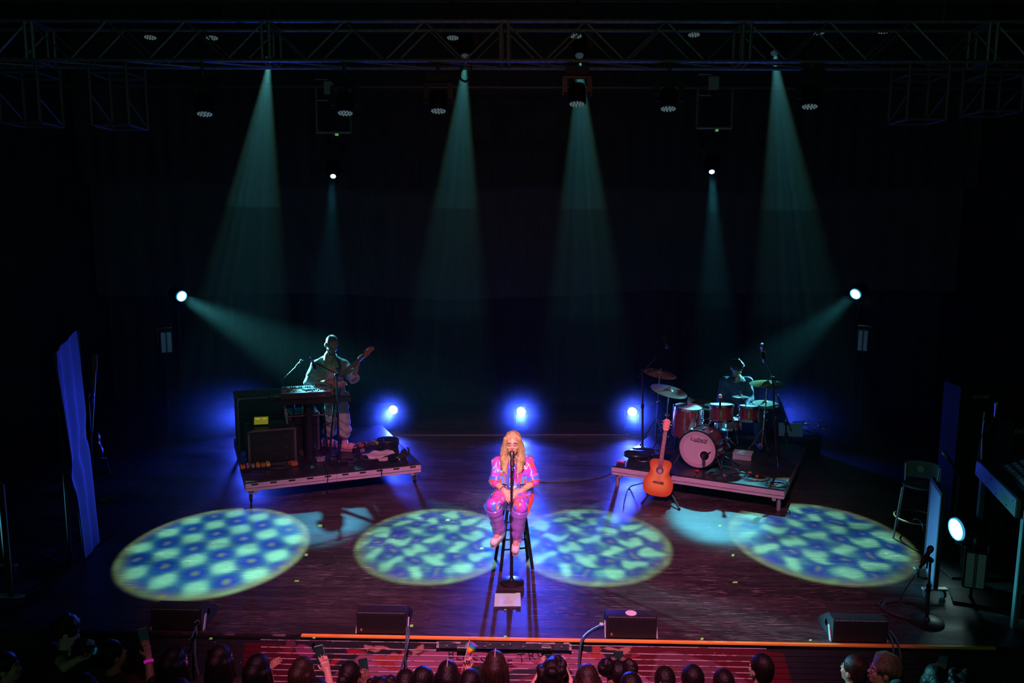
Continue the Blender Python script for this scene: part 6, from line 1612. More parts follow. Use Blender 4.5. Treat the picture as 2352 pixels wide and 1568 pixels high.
for x, y_, w_, h_, lb in TAPES:
    q = [G(x - w_ / 2, y_ + h_ / 2), G(x + w_ / 2, y_ + h_ / 2), G(x + w_ / 2 + 1, y_ - h_ / 2), G(x - w_ / 2 + 1, y_ - h_ / 2)]
    z = .0 if q[0].y > EDGE_Y + .04 else .007
    tag(MB().prism(q, (0, 0, .0008 + z), (0, 0, .0022 + z)).build('tape_mark', 'glow_tape'), 'small bright green tape mark ' + lb, 'tape')
M('tape_olive', (.30, .30, .05), .6)
a, b = G(232, 1150), G(272, 1138); d = (b - a).normalized(); n_ = V((-d.y, d.x, 0))
o = MB().bar(a + V((0, 0, .0015)), b + V((0, 0, .0015)), .0015, .02, up=(0, 0, 1)).bar(a + V((0, 0, .0015)), G(256, 1151) + V((0, 0, .0015)), .0015, .02, up=(0, 0, 1)).build('tape_arrow', 'tape_olive')
tag(o, 'dim yellow tape arrow on the dark stage floor by the wing drape', 'tape')

# ------------------------------------------------------------------ wings
M('blue_cloth', (.16, .22, .62), .8)
# side drape on a frame
base = G(160, 1290); ztop = P(140, 812, base.y).z
t = thing('wing_drape', 'tall narrow blue-lit drape with a diagonal fold hanging in the wing', 'curtain', base)
vs, fs = [], []; nx, nz = 16, 24
for j in range(nz + 1):
    for i in range(nx + 1):
        u, v_ = i / nx, j / nz
        x = P(124 + 36 * v_, 830, base.y).x + (-u * .20) * (1 - .45 * v_); y = base.y + u * .75 * (1 - .3 * v_) + .03 * math.sin(u * 14 + v_ * 3) - .06 * math.exp(-((v_ - .48 - .12 * (1 - u)) / .05) ** 2)
        vs.append((x, y, .03 + (ztop - .03) * (1 - v_) + .14 * u * (1 - v_)))
for j in range(nz):
    for i in range(nx): a = j * (nx + 1) + i; fs.append((a, a + 1, a + nx + 2, a + nx + 1))
k = len(vs); vs += [(x + .008, y + .01, z) for x, y, z in vs]; fs += [tuple(q + k for q in reversed(f)) for f in fs]
MB().add(vs, fs).build('cloth', 'blue_cloth', t, 0, 60)
MB().cyl((vs[0][0] - .02, base.y - .02, ztop), (vs[nx][0] - .02, vs[nx][1] + .03, ztop + .14), .018, n=8).build('top_rail', 'black', t)
for i in (0, nx): MB().cyl((vs[i][0], vs[i][1] + .03, 0), (vs[i][0], vs[i][1] + .03, vs[i][2]), .018, n=8).build('upright', 'black', t)
MB().box((vs[nx // 2][0], vs[nx // 2][1], .01), (.35, .9, .02)).build('base_plate', 'black', t)
# rolling panels
def rolling_panel(label, p0, p1, h, mat, casters=True):
    """upright thin panel between two floor points"""
    p0, p1 = V(p0), V(p1); d = (p1 - p0); L = d.length; d /= L
    t = thing('rolling_panel', label, 'panel', (p0 + p1) / 2)
    z0 = .10 if casters else .02
    MB().bar(p0 + V((0, 0, z0 + (h - z0) / 2)), p1 + V((0, 0, z0 + (h - z0) / 2)), h - z0, .03, up=V((0, 0, 1)).cross(d)).build('board', mat, t, .003)
    fr = MB()
    for q in (p0, p1): MB().bar(q + V((0, 0, z0)), q + V((0, 0, h)), .025, .045).build('edge_post', 'dark_metal', t, .003)
    for z in (z0, h): MB().bar(p0 + V((0, 0, z)), p1 + V((0, 0, z)), .03, .045).build('edge_rail', 'dark_metal', t, .003)
    if casters:
        for q in (lerp(p0, p1, .04), lerp(p0, p1, .96)):
            f = MB().box(q + V((0, 0, .09)), (.24, .06, .02)).build('foot', 'alu', t, .004)
            for s in (-1, 1): MB().cyl(q + V((s * .09 - .012, 0, .04)), q + V((s * .09 + .012, 0, .04)), .04, n=14).build('wheel', 'rubber', f, .004)
    return t
p0, p1 = G(2146, 1374), G(2124, 1322)
h_ = P(2156, 1138, p0.y).z
rolling_panel('upright rolling panel lit deep blue beside the tall chair', p0, p1, h_, M('panel_blue', (.13, .15, .30), .6))
p0 = G(28, 1392); rolling_panel('dim teal upright panel standing at the far end of the stage edge', p0, V((p0.x - .55, p0.y + .75, 0)), P(22, 1112, p0.y).z, M('panel_teal', (.10, .13, .13), .6))
# tall chair
cb = G(2103, 1232)
t = thing('tall_chair', 'tall metal chair with a curved back and oval cut-out behind the rolling panel', 'chair', cb)
CX = Matrix.Translation(cb) @ Matrix.Rotation(R(-30), 4, 'Z')
M('chair_teal', (.16, .22, .22), .4, .3)
sz, bz = .62, P(2100, 1072, cb.y).z
for sx in (-1, 1):
    for sy in (-1, 1): MB(CX).cyl((sx * .22, sy * .20, 0), (sx * .17, sy * .15, sz), .011, n=8).build('leg', 'steel', t)
    MB(CX).tube([(sx * .17, .16, sz), (sx * .18, .20, sz + .2), (sx * .19, .235, bz - .03)], .011, 8).build('back_post', 'steel', t)
MB(CX).torus((0, 0, .24), (0, 0, 1), .25, .009, 28, 6).build('foot_ring', 'steel', t)
vs, fs = [], []
for j in range(5):
    for i in range(13):
        u = i / 12 * 2 - 1; vs.append((u * .20, .20 + .05 * (1 - u * u) + .03 * j / 4, bz - .20 + .20 * j / 4 - .02 * u * u * (1 if j == 4 else 0)))
for j in range(4):
    for i in range(12): fs.append((j * 13 + i, j * 13 + i + 1, (j + 1) * 13 + i + 1, (j + 1) * 13 + i))
k = len(vs); vs += [(x, y + .012, z) for x, y, z in vs]; fs += [tuple(q + k for q in reversed(f)) for f in fs]
bk = MB(CX).add(vs, fs).build('backrest', 'chair_teal', t, 0, 60)
MB(CX).lathe([(.04, 0), (.04, .004)], (-.02, .245, bz - .09), (0, -1, .15), 20).build('oval_cutout', M('cutout_pale', (.35, .55, .55), .5), bk)
vs = [(.19 * math.cos(a), .17 * math.sin(a), 0) for a in np.linspace(0, 6.283, 25)[:-1]]
MB(CX).prism([(x, y, sz) for x, y, _ in vs], (0, 0, 0), (0, 0, .025)).build('seat', 'chair_teal', t, .006)
# mixing desk at the side of the stage
M('desk_teal', (.12, .22, .24), .4, .4); M('desk_blue', (.05, .06, .12), .5); M('fader_pale', (.62, .75, .75), .4)
e0, e1 = P(2246, 1066, 8.35), P(2338, 1176, 7.05)
zd = (e0.z + e1.z) / 2; e0.z = e1.z = zd
d = (e1 - e0).normalized(); n_ = V((-d.y, d.x, 0)); n_ = n_ if n_.x > 0 else -n_
t = thing('mixing_desk', 'large mixing desk with four pale fader strips at the side of the stage', 'mixing desk', V(((e0 + e1) / 2).xy.to_3d()) + n_ * .4)
MB().bar(e0, e1, .17, .04, up=n_).build('front_rail', 'desk_teal', t, .006)
for i in range(8): MB().ball(lerp(e0, e1, (i + .5) / 8) - n_ * .022 + V((0, 0, .05 * (1 if i % 2 else -1))), .008, 6, 4).build('rivet', 'chrome', t)
A0, A1 = e0 + n_ * .06 + V((0, 0, .04)), e1 + n_ * .06 + V((0, 0, .04))
top_n = V((-n_.x * .35, -n_.y * .35, 1)).normalized(); sl = (n_ * 1 + V((0, 0, .45))).normalized()
surf = [A0, A1, A1 + sl * .62, A0 + sl * .62]
MB().prism(surf, (0, 0, 0), V((0, 0, -.05))).build('surface', 'desk_blue', t, .004)
up_n = sl.cross(d); up_n = up_n if up_n.z > 0 else -up_n
for i in range(4):
    q0 = A0 + sl * (.12 + .075 * i) + d * .25 + up_n * .004; q1 = A1 + sl * (.12 + .075 * i) - d * .15 + up_n * .004
    f = MB().prism([q0, q1, q1 + sl * .05, q0 + sl * .05], (0, 0, 0), up_n * .01).build('fader_strip', 'fader_pale', t)
    for j in range(10): MB().box(lerp(q0, q1, (j + .5) / 10) + sl * .025 + up_n * .014, (.02, .02, .016)).build('fader', 'white', f)
MB().bar(A0 + sl * .62 + V((0, 0, .06)), A1 + sl * .62 + V((0, 0, .06)), .14, .05, up=n_).build('meter_bridge', 'desk_blue', t, .004)
for e in (e0, e1):
    for k in (.06, .5):
        q = e + n_ * k; MB().bar((q.x, q.y, 0), (q.x, q.y, zd), .05).build('leg', 'desk_teal', t, .004)
# wireless racks with maker's name on top of a case behind the desk
q = P(2254, 912, 9.3); X = Matrix.Translation(q)
t = thing('receiver_bag', 'dark case wall lettered with a grey maker\'s name behind the mixing desk', 'equipment case', V((q.x, 9.5, 0)))
MB().box((q.x + .15, 9.52, (q.z + .12) / 2), (.75, .4, q.z + .12)).build('body', 'void', t, .01)
lettering('maker_name', 'SHURE', .062, textframe((q.x, 9.315, q.z), (1, 0, 0), (0, 0, 1)), M('name_grey', (.40, .46, .44), .5), t, shear=.1, space=1.05)
q = P(2352, 994, 8.9)
t = thing('receiver_bag', 'second lettered black case beside the mixing desk, its name cut off', 'equipment case', V((q.x, 9.1, 0)))
MB().box((q.x + .25, 8.95 + .2, (q.z + .10) / 2), (.66, .4, q.z + .10)).build('body', 'void', t, .01)
lettering('maker_name', 'SHURE', .07, textframe((q.x + .02, 8.945, q.z), (1, 0, 0), (0, 0, 1)), 'name_grey', t, shear=.1)
# microphones around the desk
b = G(2128, 1428); mic_stand('round-base microphone stand with pale-edged disc in front of the blue rolling panel', b, P(2137, 1285, b.y), (P(2128, 1305, b.y), P(2134, 1270, b.y)), (P(2135, 1264, b.y), (.4, .2, .6)), disc=.15, mk=1.1, mat='dark_metal')
yb = 8.9; q = P(2170, 1042, yb)
mic_stand('dark boom microphone stand between the tall chair and the mixing desk', V((P(2206, 1042, yb).x, yb, 0)), P(2204, 1090, yb), (P(2214, 1120, yb), P(2180, 1055, yb)), (q, q - P(2182, 1058, yb)), foot='tripod', micmat='steel', grille='steel')
q = P(2247, 1050, 8.6)
t = thing('gooseneck_microphone', 'thin gooseneck microphone rising from the mixing desk', 'microphone', e0 + V((0, 0, .085)))
MB().tube(smoothpath([e0 + V((0, 0, .08)), P(2252, 1010, 8.35), P(2268, 985, 8.35), P(2285, 955, 8.35), P(2288, 935, 8.35)], 6), .006, 6).build('gooseneck', 'dark_metal', t)
microphone(t, P(2289, 929, 8.35), (.05, 0, 1), .8, 'steel', grille='steel')
t = thing('antenna', 'straight thin antenna standing on the corner of the mixing desk', 'antenna', e0 + n_ * .03 + V((0, 0, .085)))
MB().tube([e0 + n_ * .03 + V((0, 0, .08)), P(2256, 1000, 8.38), P(2261, 945, 8.38)], [.012, .008, .005], 8).build('rod', 'steel', t)
MB().ball(P(2260, 968, 8.38), .012, 8, 5).build('joint', 'chrome', t)
tag(MB().tube(coil(G(2078, 1400, .004), .20, 6, .006, 21, .95, .10), .006, 6).build('cable_coil', 'cable_teal'), 'neat teal cable coil on the floor before the rolling panel', 'cable')
cable('cable', 'teal cable running up from the floor coil to the stand microphone', [G(2072, 1392, .02), G(2068, 1375, .08) , P(2085, 1345, 7.3), P(2110, 1310, 7.2), P(2124, 1282, 7.15), P(2133, 1268, b.y)], .006, 'cable_teal')
cable('cable', 'thin cable arching up from the floor beside the tall chair', [G(2092, 1206, .006), P(2098, 1193, 9.0), P(2110, 1193, 8.8), P(2118, 1205, 8.5), G(2126, 1240, .006)], .005, 'cable_teal')
# dim gear behind the wing drape: stand and a guitar on a hook
b = V((P(206, 985, 11.0).x, 11.0, 0))
mic_stand('dim straight stand in the dark behind the wing drape', b, P(203, 905, 11.0), (P(192, 905, 11.0), P(214, 900, 11.0)), (P(212, 908, 11.0), (.2, -.2, .6)), foot='tripod', mat='dark_metal')
y_ = 11.1
t = thing('stored_guitar', 'dim upright guitar standing on a rack behind the wing drape', 'guitar', V((P(212, 950, y_).x, y_, 0)))
bb = V((P(209, 985, y_).x, y_, .25)); tt = P(218, 812, y_)
MB().prism(smoothpath([bb + V((x * .8, 0, z)) for x, z in ((0, 0), (.15, .04), (.17, .14), (.12, .24), (.13, .32), (.09, .40), (0, .41), (-.09, .40), (-.13, .32), (-.12, .24), (-.17, .14), (-.15, .04), (0, 0))], 3)[:-1], (0, 0, 0), (0, .05, 0)).build('body', M('dim_wood', (.12, .05, .03), .4), t, .006)
MB().bar(bb + V((0, -.01, .36)), lerp(bb, tt, .85), .045, .022, up=(0, 1, 0)).build('neck', M('dim_neck', (.22, .12, .09), .5), t, .004)
MB().bar(lerp(bb, tt, .84), tt, .07, .018, up=(0, 1, 0)).build('headstock', 'dim_neck', t, .004)
MB().tube([bb + V((-.12, -.02, .02)), bb + V((-.12, .12, -.02)), (bb.x - .15, bb.y + .15, .01), (bb.x + .15, bb.y + .15, .01), bb + V((.12, .12, -.02)), bb + V((.12, -.02, .02))], .012, 8).build('stand', 'black', t)

# ------------------------------------------------------------------ audience in front of the stage
for nm, c1, c2 in (('cloth_black', (.012, .012, .014), (.02, .02, .023)), ('cloth_navy', (.015, .02, .05), (.025, .03, .07)), ('cloth_maroon', (.10, .02, .025), (.13, .03, .03)), ('cloth_grey', (.06, .06, .065), (.08, .08, .085)), ('cloth_teal', (.03, .10, .12), (.05, .13, .15))):
    noisy(nm, c1, c2, 12, .85, bump=.2)
M('phone_black', (.01, .01, .012), .2, coat=.5); M('phone_glass', (.02, .05, .05), .12, emit=(.02, .10, .10), es=.04)
def multi():
    m = M('cloth_multi', (.1, .3, .3), .8); t = m.node_tree; b = t.nodes['Principled BSDF']
    tc = NODE(t, 'TexCoord'); v = NODE(t, 'TexVoronoi'); v.inputs['Scale'].default_value = 22; t.links.new(tc.outputs['Object'], v.inputs['Vector'])
    hs = NODE(t, 'HueSaturation'); hs.inputs['Saturation'].default_value = 1.6; hs.inputs['Value'].default_value = .25; t.links.new(v.outputs['Color'], hs.inputs['Color']); t.links.new(hs.outputs[0], b.inputs['Base Color']); return m
multi()
CROWD = {}
def fan(key, label, px, top, Y, style='long', look=(0, 1, .1), hair='hair_black', sk='skin', cloth='cloth_black', arms=(), wide=1.0, neckl=0.0, extra=None):
    """a spectator standing on the house floor, crown on the pixel (px, top) at depth Y. arms: (side, elbow pixel+Y, wrist pixel+Y, hand direction, palm normal, thumb side, curl)"""
    crown = P(px, top, Y); zt = crown.z
    hh = .02 if style in ('bald', 'short') else .03
    hc = crown - V((0, 0, .125 + hh))
    X = frame(hc, look, (0, 0, 1))
    fw = V((look[0], look[1], 0)).normalized(); rt = V((fw.y, -fw.x, 0))
    bf = (fw + V((0, 1.2, 0))).normalized(); br = V((bf.y, -bf.x, 0))
    nk = hc - V((0, 0, .16)) - bf * .02
    ch = nk - V((0, 0, .16)); pe = V((ch.x, ch.y, ch.z - .36)); kz = (pe.z + HOUSE_Z) / 2
    shd = {s: nk + br * s * .175 * wide - V((0, 0, .045)) for s in (-1, 1)}
    sp = head_prims(X, .97) + [c_(hc - V((0, 0, .04)), nk, .052, .056), c_(nk, nk - V((0, 0, .05)), .06, .09)]
    cp = [c_(nk - V((0, 0, .04)), ch, .085, .135 * wide), c_(ch, pe, .14 * wide, .145 * wide), c_(pe, pe - V((0, 0, .05)), .155, .15)]
    for s in (-1, 1):
        cp += [c_(ch + (shd[s] - ch) * .4 + V((0, 0, .05)), shd[s], .08, .068)]
        hp_ = pe + br * s * .09
        f0 = V((hp_.x, hp_.y, HOUSE_Z + .05))
        cp += [c_(hp_, V((hp_.x, hp_.y, kz)), .095, .07), c_(V((hp_.x, hp_.y, kz)), f0, .068, .05), c_(f0, f0 + bf * .16, .05, .045)]
    done = set()
    for (s, e, w, hd_, nrm, th, cu) in arms:
        done.add(s); E, Wp = P(*e), P(*w)
        cp.append(c_(shd[s], lerp(shd[s], E, .55), .062, .055))
        sp += [c_(lerp(shd[s], E, .45), E, .045, .040), c_(E, Wp, .040, .027)] + hand_prims(Wp, hd_, nrm, th, cu, .86)
    for s in (-1, 1):
        if s in done: continue
        e = shd[s] + br * s * .05 - V((0, 0, .28)); w = e + bf * .14 - V((0, 0, .18))
        cp += [c_(shd[s], e, .062, .050)]; sp += [c_(e, w, .042, .028), c_(w, w + bf * .05 - V((0, 0, .08)), .034, .022)]
    body = blob('person', sp, sk, None, .009 if arms else .012, .018)
    tag(body, label, 'person')
    face_parts(body, X, .97, 'eye_white', 'brow', 'lip_dark', False)
    blob('clothes', cp, cloth, body, .017, .035)
    q = lambda x, y, z: X @ V((x, y, z)); Rm = np.array(X.to_3x3())
    hp = [e_(q(0, .022, .050), (.088, .102, .094 + hh * .4), Rm)]
    rnd = random.Random(px)
    if style == 'long':
        hp += [c_(q(0, .09, .03), q(0, .10, -.30), .075, .085), c_(q(-.07, .05, .02), q(-.085, .06, -.30), .045, .055), c_(q(.07, .05, .02), q(.085, .06, -.30), .045, .055), c_(q(-.08, .0, .02), q(-.09, -.01, -.18), .026, .028), c_(q(.08, .0, .02), q(.09, -.01, -.18), .026, .028)]
    elif style == 'short':
        hp += [e_(q(0, .06, .0), (.075, .06, .09), Rm)]
    elif style == 'bun':
        hp += [e_(q(0, .06, .0), (.075, .06, .09), Rm), e_(q(0, .13, .06), (.05, .05, .05), Rm)]
    elif style == 'tail':
        hp += [e_(q(0, .06, .0), (.076, .06, .09), Rm), c_(q(0, .12, .05), q(.02, .16, -.22), .035, .025)]
    elif style == 'curly':
        for i in range(60):
            a, z = rnd.uniform(0, 6.28), rnd.uniform(-.30, .12); rr = .085 + .05 * min(1, (.14 - z) * 3)
            if math.sin(a) < -.55 and z < .06: continue
            hp.append(e_(q(math.cos(a) * rr, .03 + math.sin(a) * rr, z), (.034, .034, .04)))
        hp += [c_(q(0, .07, .03), q(0, .08, -.25), .09, .11)]
    elif style == 'puffs':
        hp = [e_(q(0, .018, .045), (.084, .098, .085), Rm)]
        for s in (-1, 1):
            hp.append(e_(q(s * .095, .04, .09), (.075, .07, .075), Rm))
            for i in range(16):
                a, b_ = rnd.uniform(0, 6.28), rnd.uniform(0, 3.14)
                hp.append(e_(q(s * .095 + .068 * math.cos(a) * math.sin(b_), .04 + .065 * math.sin(a) * math.sin(b_), .09 + .07 * math.cos(b_)), (.018, .018, .018)))
    elif style == 'shag':
        for i in range(30):
            a, b_ = rnd.uniform(0, 6.28), rnd.uniform(.2, 1.9); p = q(.088 * math.cos(a) * math.sin(b_), .02 + .10 * math.sin(a) * math.sin(b_), .05 + .095 * math.cos(b_))
            hp.append(c_(p, p + V((rnd.uniform(-.02, .02), rnd.uniform(-.02, .02), -.035)), .018, .008))
    if style != 'bald': hp.append(('e', tuple(q(0, -.115, -.045)), (.062, .058, .085), Rm, 'cut'))
    ho = blob('hair', hp, hair, body, .011, .016)
    CROWD[key] = (body, X, hc, shd)
    if extra == 'parting': MB().tube([q(0, -.03, .153), q(0, .03, .158), q(0, .08, .145)], .004, 6).build('parting', sk, ho)
    if extra == 'headband': MB().torus(q(0, .015, .085), X.to_3x3() @ V((0, .9, .2)), .096, .010, 24, 6, 0, 180).build('headband', 'white', ho)
    if extra == 'flower':
        for i in range(5): MB().ball(q(.03 + .018 * math.cos(i * 1.257), .118, .06 + .018 * math.sin(i * 1.257)), (.013, .008, .013), 8, 5).build('flower_petal', 'white', ho)
    if extra == 'sunglasses':
        for s in (-1, 1): MB().lathe([(.028, 0), (.028, .006), (.001, .008)], q(s * .034, -.068, .128), X.to_3x3() @ V((0, -.7, .7)), 14).build('lens', 'black_gloss', ho)
        MB().tube([q(-.085, .03, .10), q(-.062, -.068, .128), q(.062, -.068, .128), q(.085, .03, .10)], .004, 6).build('glasses_frame', 'dark_metal', ho)
    return body
def phone(label, px, Y, w=.075, h=.155, roll=0, back=(0, 1, .1), edge=None):
    """back of the phone towards `back`; screen faces the holder"""
    c = P(*px, Y); X = frame(c, V(back) * -1, (0, 0, 1)) @ Matrix.Rotation(R(roll), 4, 'Y')
    t = thing('phone', label, 'phone', c - V((0, 0, h / 2)))
    MB(X).box((0, 0, 0), (w, .010, h)).build('case', edge or 'phone_black', t, .005, 35, 3)
    MB(X).box((0, -.0056, 0), (w * .92, .001, h * .95)).build('screen', 'phone_glass', t)
    for dz in (0, .016): MB(X).lathe([(.007, 0), (.007, .003), (.001, .003)], (w * .28, .005, h * .36 - dz), (0, 1, 0), 10).build('lens', 'black_gloss', t)
    return t
UP = (0, .15, 1)
fan('a1', 'spectator in profile with lit nose and chin at the outer end of the front row', 14, 1497, 6.15, 'short', (1, .25, .1), 'hair_black', 'skin')
fan('a2', 'dark-haired photographer in black standing in the pit with a big camera', 150, 1412, 6.30, 'shag', (.75, .45, -.35), 'hair_brown', 'skin_pale', 'cloth_black',
    [(1, (168, 1500, 6.22), (183, 1476, 6.25), (1, .0, .15), (.2, 0, -1), -1, 38), (-1, (150, 1530, 6.05), (182, 1513, 6.10), (1, .1, .25), (0, 0, 1), -1, 30)])
cX = frame(P(197, 1490, 6.18), (.95, -.10, -.12))
t = thing('camera', 'black camera with a big blue-glinting lens in the photographer\'s hands', 'camera', P(190, 1500, 6.18))
MB(cX).box((0, .06, 0), (.13, .07, .10)).build('body', 'black', t, .012)
MB(cX).box((0, .06, .062), (.055, .06, .035)).build('viewfinder', 'black', t, .010)
MB(cX).lathe([(.036, 0), (.036, .06), (.044, .07), (.046, .12), (.040, .12), (.040, .112)], (0, .03, 0), (0, -1, 0), 24).build('lens_barrel', 'black', t)
MB(cX).lathe([(.040, 0), (.02, .008), (.001, .010)], (0, -.078, 0), (0, -1, 0), 20).build('front_glass', M('lens_glint', (.03, .22, .30), .1, coat=1, emit=(.0, .10, .16), es=.5), t)  # emission stands in for a blue glint on the glass
MB(cX).box((.05, .06, .055), (.02, .02, .02)).build('dial', 'dark_metal', t, .004)
fan('a3', 'short-haired spectator in maroon lifting a phone, pink band on the raised wrist', 258, 1468, 6.22, 'short', (.6, .8, .15), 'hair_black', 'skin_tan', 'cloth_maroon', [(1, (348, 1590, 6.10), (341, 1506, 6.25), (-.15, .1, 1), (-.9, .3, 0), 1, 22)])
phone('gold-edged phone in the hand with the pink wristband', (330, 1460), 6.29, roll=-8, back=(-.5, 1, .1), edge=M('gold_edge', (.45, .33, .12), .3, .6))
q0, q1 = P(341, 1512, 6.22), P(342, 1524, 6.20)
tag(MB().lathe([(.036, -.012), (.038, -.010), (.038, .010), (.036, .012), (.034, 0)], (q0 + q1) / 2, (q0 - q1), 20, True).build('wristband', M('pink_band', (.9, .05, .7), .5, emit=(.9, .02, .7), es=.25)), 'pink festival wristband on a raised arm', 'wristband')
fan('a4', 'long-haired spectator in navy with sunglasses pushed up on the head', 402, 1482, 6.1, 'long', (.45, .9, .1), 'hair_black', 'skin', 'cloth_navy', wide=1.1, extra='sunglasses')
fan('a5', 'tall spectator with long straight black hair and a bare lit shoulder', 508, 1477, 6.28, 'long', (.3, 1, .1), 'hair_black', 'skin', 'cloth_black')
fan('a6', 'dark-haired spectator raising a loosely curled hand beside the face', 595, 1498, 5.82, 'long', (.35, 1, .1), 'hair_black', 'skin_tan', 'cloth_black', [(1, (622, 1580, 6.15), (616, 1537, 6.28), (.7, .2, .7), (.3, .5, -.6), 1, 34)])
fan('a7', 'long-haired spectator in glasses holding a pale-edged phone up to the stage', 697, 1505, 6.22, 'long', (.4, 1, .1), 'hair_brown', 'skin', 'cloth_black', [(1, (760, 1590, 6.05), (752, 1542, 6.20), (-.3, .1, 1), (-.5, .8, .1), 1, 20)])
phone('phone with a mint edge held by the long-haired spectator in glasses', (735, 1499), 6.27, roll=-10, back=(-.25, 1, .15), edge=M('mint_edge', (.35, .65, .52), .3))
fan('a8', 'black-haired spectator with a side puff looking past a raised phone', 805, 1516, 6.25, 'bun', (.3, 1, .1), 'hair_black', 'skin_dark', 'cloth_black', [(1, (846, 1600, 6.1), (842, 1572, 6.25), (-.1, .1, 1), (-.6, .7, .1), 1, 26)])
phone('dark phone held low by the spectator with a side puff', (835, 1530), 6.29, roll=-6, back=(-.2, 1, .1))
fan('a9', 'short spectator of whom only the wavy crown shows between two phones', 877, 1551, 5.7, 'curly', (.1, 1, .1), 'hair_black', 'skin_dark', 'cloth_black')
fan('a10', 'spectator with parted dark hair and a white headband beside the hanging cables', 932, 1534, 6.28, 'long', (0, 1, .1), 'hair_black', 'skin', 'cloth_black', extra='headband')
fan('a11', 'spectator with black hair tied in a low tail beside the headband wearer', 973, 1527, 5.74, 'tail', (.2, 1, .1), 'hair_black', 'skin', 'cloth_black')
fan('a12', 'spectator with long sleek black hair and a clear parting next to the flag waver', 1029, 1513, 6.28, 'long', (0, 1, .1), 'hair_black', 'skin', 'cloth_black', extra='parting', wide=1.05)
fan('a13', 'black-haired spectator waving a small rainbow flag', 1083, 1533, 5.74, 'long', (.25, 1, .1), 'hair_black', 'skin', 'cloth_black', [(-1, (1078, 1572, 6.16), (1076, 1540, 6.24), (-.25, .1, 1), (.5, -.6, .3), 1, 48)])
phone('tall dark phone held up beside the rainbow flag waver', (1094, 1548), 6.14, h=.16, back=(-.1, 1, .1))
# little rainbow flag
t = thing('rainbow_flag', 'small rainbow flag on a white stick held up before the stage', 'flag', P(1061, 1538, 6.27))
f0, f1 = P(1061, 1540, 6.27), P(1079, 1468, 6.27)
MB().cyl(f0, f1, .004, n=8).build('stick', 'white', t); MB().ball(f1, .007, 8, 5).build('finial', 'cymbal_gold', t)
cols = [(.32, .10, .75), (.02, .28, .85), (.08, .50, .12), (.90, .72, .02), (.95, .38, .05), (.80, .04, .02)]
sd = (f0 - f1).normalized()
for i, c in enumerate(cols):
    vs, fs = [], []
    for j in range(7):
        u = j / 6
        for e in (0, 1):
            v_ = (i + e) / 6
            p = f1 + sd * (.012 + .115 * v_) + V((.085 * u * (1 - .45 * v_), -.004 + .010 * math.sin(u * 6 + v_ * 2), -.040 * u * (1 - v_ * .9)))
            vs.append(p)
    for j in range(6): fs.append((2 * j, 2 * j + 2, 2 * j + 3, 2 * j + 1))
    k = len(vs); vs += [v_ + V((0, .0015, 0)) for v_ in vs]; fs += [tuple(x + k for x in reversed(f)) for f in fs]
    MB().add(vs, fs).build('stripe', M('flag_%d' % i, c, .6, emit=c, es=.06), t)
for i, c in enumerate(((.95, .35, .33), (.1, .65, .7))):
    vs = [f1 + sd * (.02 + .06 * 0) + V((-.002 - .012 * i, -.004, 0)), f1 + sd * .085 + V((-.002 - .012 * i, -.004, 0)), f1 + sd * .08 + V((-.016 - .012 * i, -.002, 0)), f1 + sd * .035 + V((-.010 - .012 * i, -.002, 0))]
    MB().prism(vs, (0, 0, 0), (0, .0015, 0)).build('chevron', M('chev_%d' % i, c, .6), t)
fan('a14', 'spectator with long straight brown-black hair and a copper parting standing tallest', 1138, 1491, 6.28, 'long', (.02, 1, .1), 'hair_brown', 'skin', 'cloth_black', extra='parting', wide=1.05)
fan('a15', 'curly-haired spectator filming with a phone held sideways in both hands', 1268, 1508, 6.15, 'curly', (0, 1, .15), 'hair_black', 'skin', 'cloth_multi',
    [(-1, (1222, 1585, 6.15), (1241, 1545, 6.28), (.12, .05, 1), (.9, .3, 0), 1, 18), (1, (1318, 1585, 6.15), (1300, 1545, 6.28), (-.12, .05, 1), (-.9, .3, 0), -1, 18)])
phone('black phone held sideways above the curly hair', (1270, 1511), 6.36, w=.16, h=.078)
fan('a16', 'spectator with smooth straight dark brown hair beside the curly-haired one', 1349, 1521, 5.76, 'long', (0, 1, .1), 'hair_brown', 'skin', 'cloth_black')
fan('a17', 'spectator with two round hair puffs filming with an upright phone', 1418, 1507, 6.26, 'puffs', (0, 1, .15), 'hair_black', 'skin_dark', 'cloth_multi',
    [(-1, (1400, 1590, 6.10), (1404, 1550, 6.26), (.1, .05, 1), (.7, .6, 0), 1, 14), (1, (1450, 1590, 6.10), (1440, 1548, 6.26), (-.25, .05, 1), (-.7, .6, 0), -1, 20)])
phone('big black phone held upright between the two hair puffs', (1420, 1514), 6.33, w=.08, h=.165)
fan('a18', 'spectator with a low dark crown in front of the hair puffs', 1450, 1540, 5.68, 'bun', (.1, 1, .1), 'hair_black', 'skin', 'cloth_black')
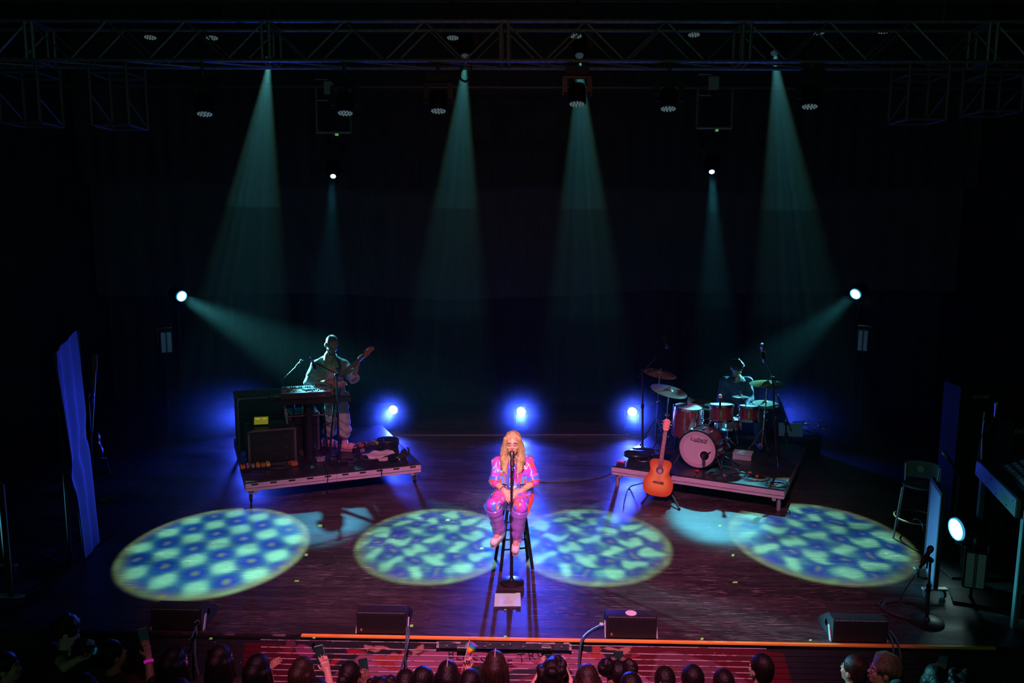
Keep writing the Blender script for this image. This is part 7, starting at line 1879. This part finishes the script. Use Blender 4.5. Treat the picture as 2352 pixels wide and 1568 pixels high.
fan('a19', 'spectator with dark hair and a pale flower clip past the hair puffs', 1528, 1527, 6.25, 'bun', (.1, 1, .1), 'hair_black', 'skin', 'cloth_black', extra='flower')
fan('a20', 'spectator with smooth cropped black hair next to the flower clip', 1591, 1525, 5.8, 'short', (0, 1, .1), 'hair_black', 'skin_tan', 'cloth_black')
fan('a21', 'spectator lost in the dark between the cropped head and the tall dark one', 1662, 1535, 6.2, 'short', (0, 1, .1), 'hair_black', 'skin_tan', 'cloth_teal')
fan('a22', 'tall spectator in near darkness below the orange strip', 1748, 1500, 6.2, 'short', (-.5, 1, .1), 'hair_black', 'skin_tan', 'cloth_black')
fan('a23', 'man with short dark hair and a visible ear below the deep blue monitor', 1962, 1503, 6.25, 'short', (-.55, .8, .1), 'hair_brown', 'skin', 'cloth_black', wide=1.15)
fan('a24', 'man in profile with fair swept hair below the deep blue monitor', 2031, 1498, 5.82, 'shag', (-.95, .2, .1), 'hair_fair', 'skin', 'cloth_grey', wide=1.15)
fan('a25', 'spectator raising a glowing phone in the dark past the hanging teal cables', 2150, 1522, 6.12, 'long', (.1, 1, .1), 'hair_black', 'skin', 'cloth_black', [(1, (2160, 1595, 6.1), (2156, 1558, 6.25), (.15, .1, 1), (.5, .8, .1), -1, 22)])
phone('phone with a small lit screen raised in the dark past the teal cables', (2164, 1520), 6.28, w=.07, h=.13, roll=6, back=(.3, 1, .1))
fan('a26', 'short spectator at the dark end of the row past the glowing phone', 2212, 1540, 5.8, 'curly', (0, 1, .1), 'hair_brown', 'skin', 'cloth_navy')
fan('a27', 'spectator close behind the sunglasses wearer, only a blue-rimmed crown showing', 412, 1556, 5.6, 'short', (.1, 1, .1), 'hair_black', 'skin', 'cloth_black')
fan('a28', 'spectator close behind the mint phone, only a blue-rimmed crown showing', 728, 1556, 5.62, 'short', (.1, 1, .1), 'hair_black', 'skin', 'cloth_black')
fan('a29', 'tattooed spectator right behind the photographer with bare pale arms', 196, 1545, 5.7, 'short', (.6, .8, .1), 'hair_black', 'skin_pale', 'cloth_black')
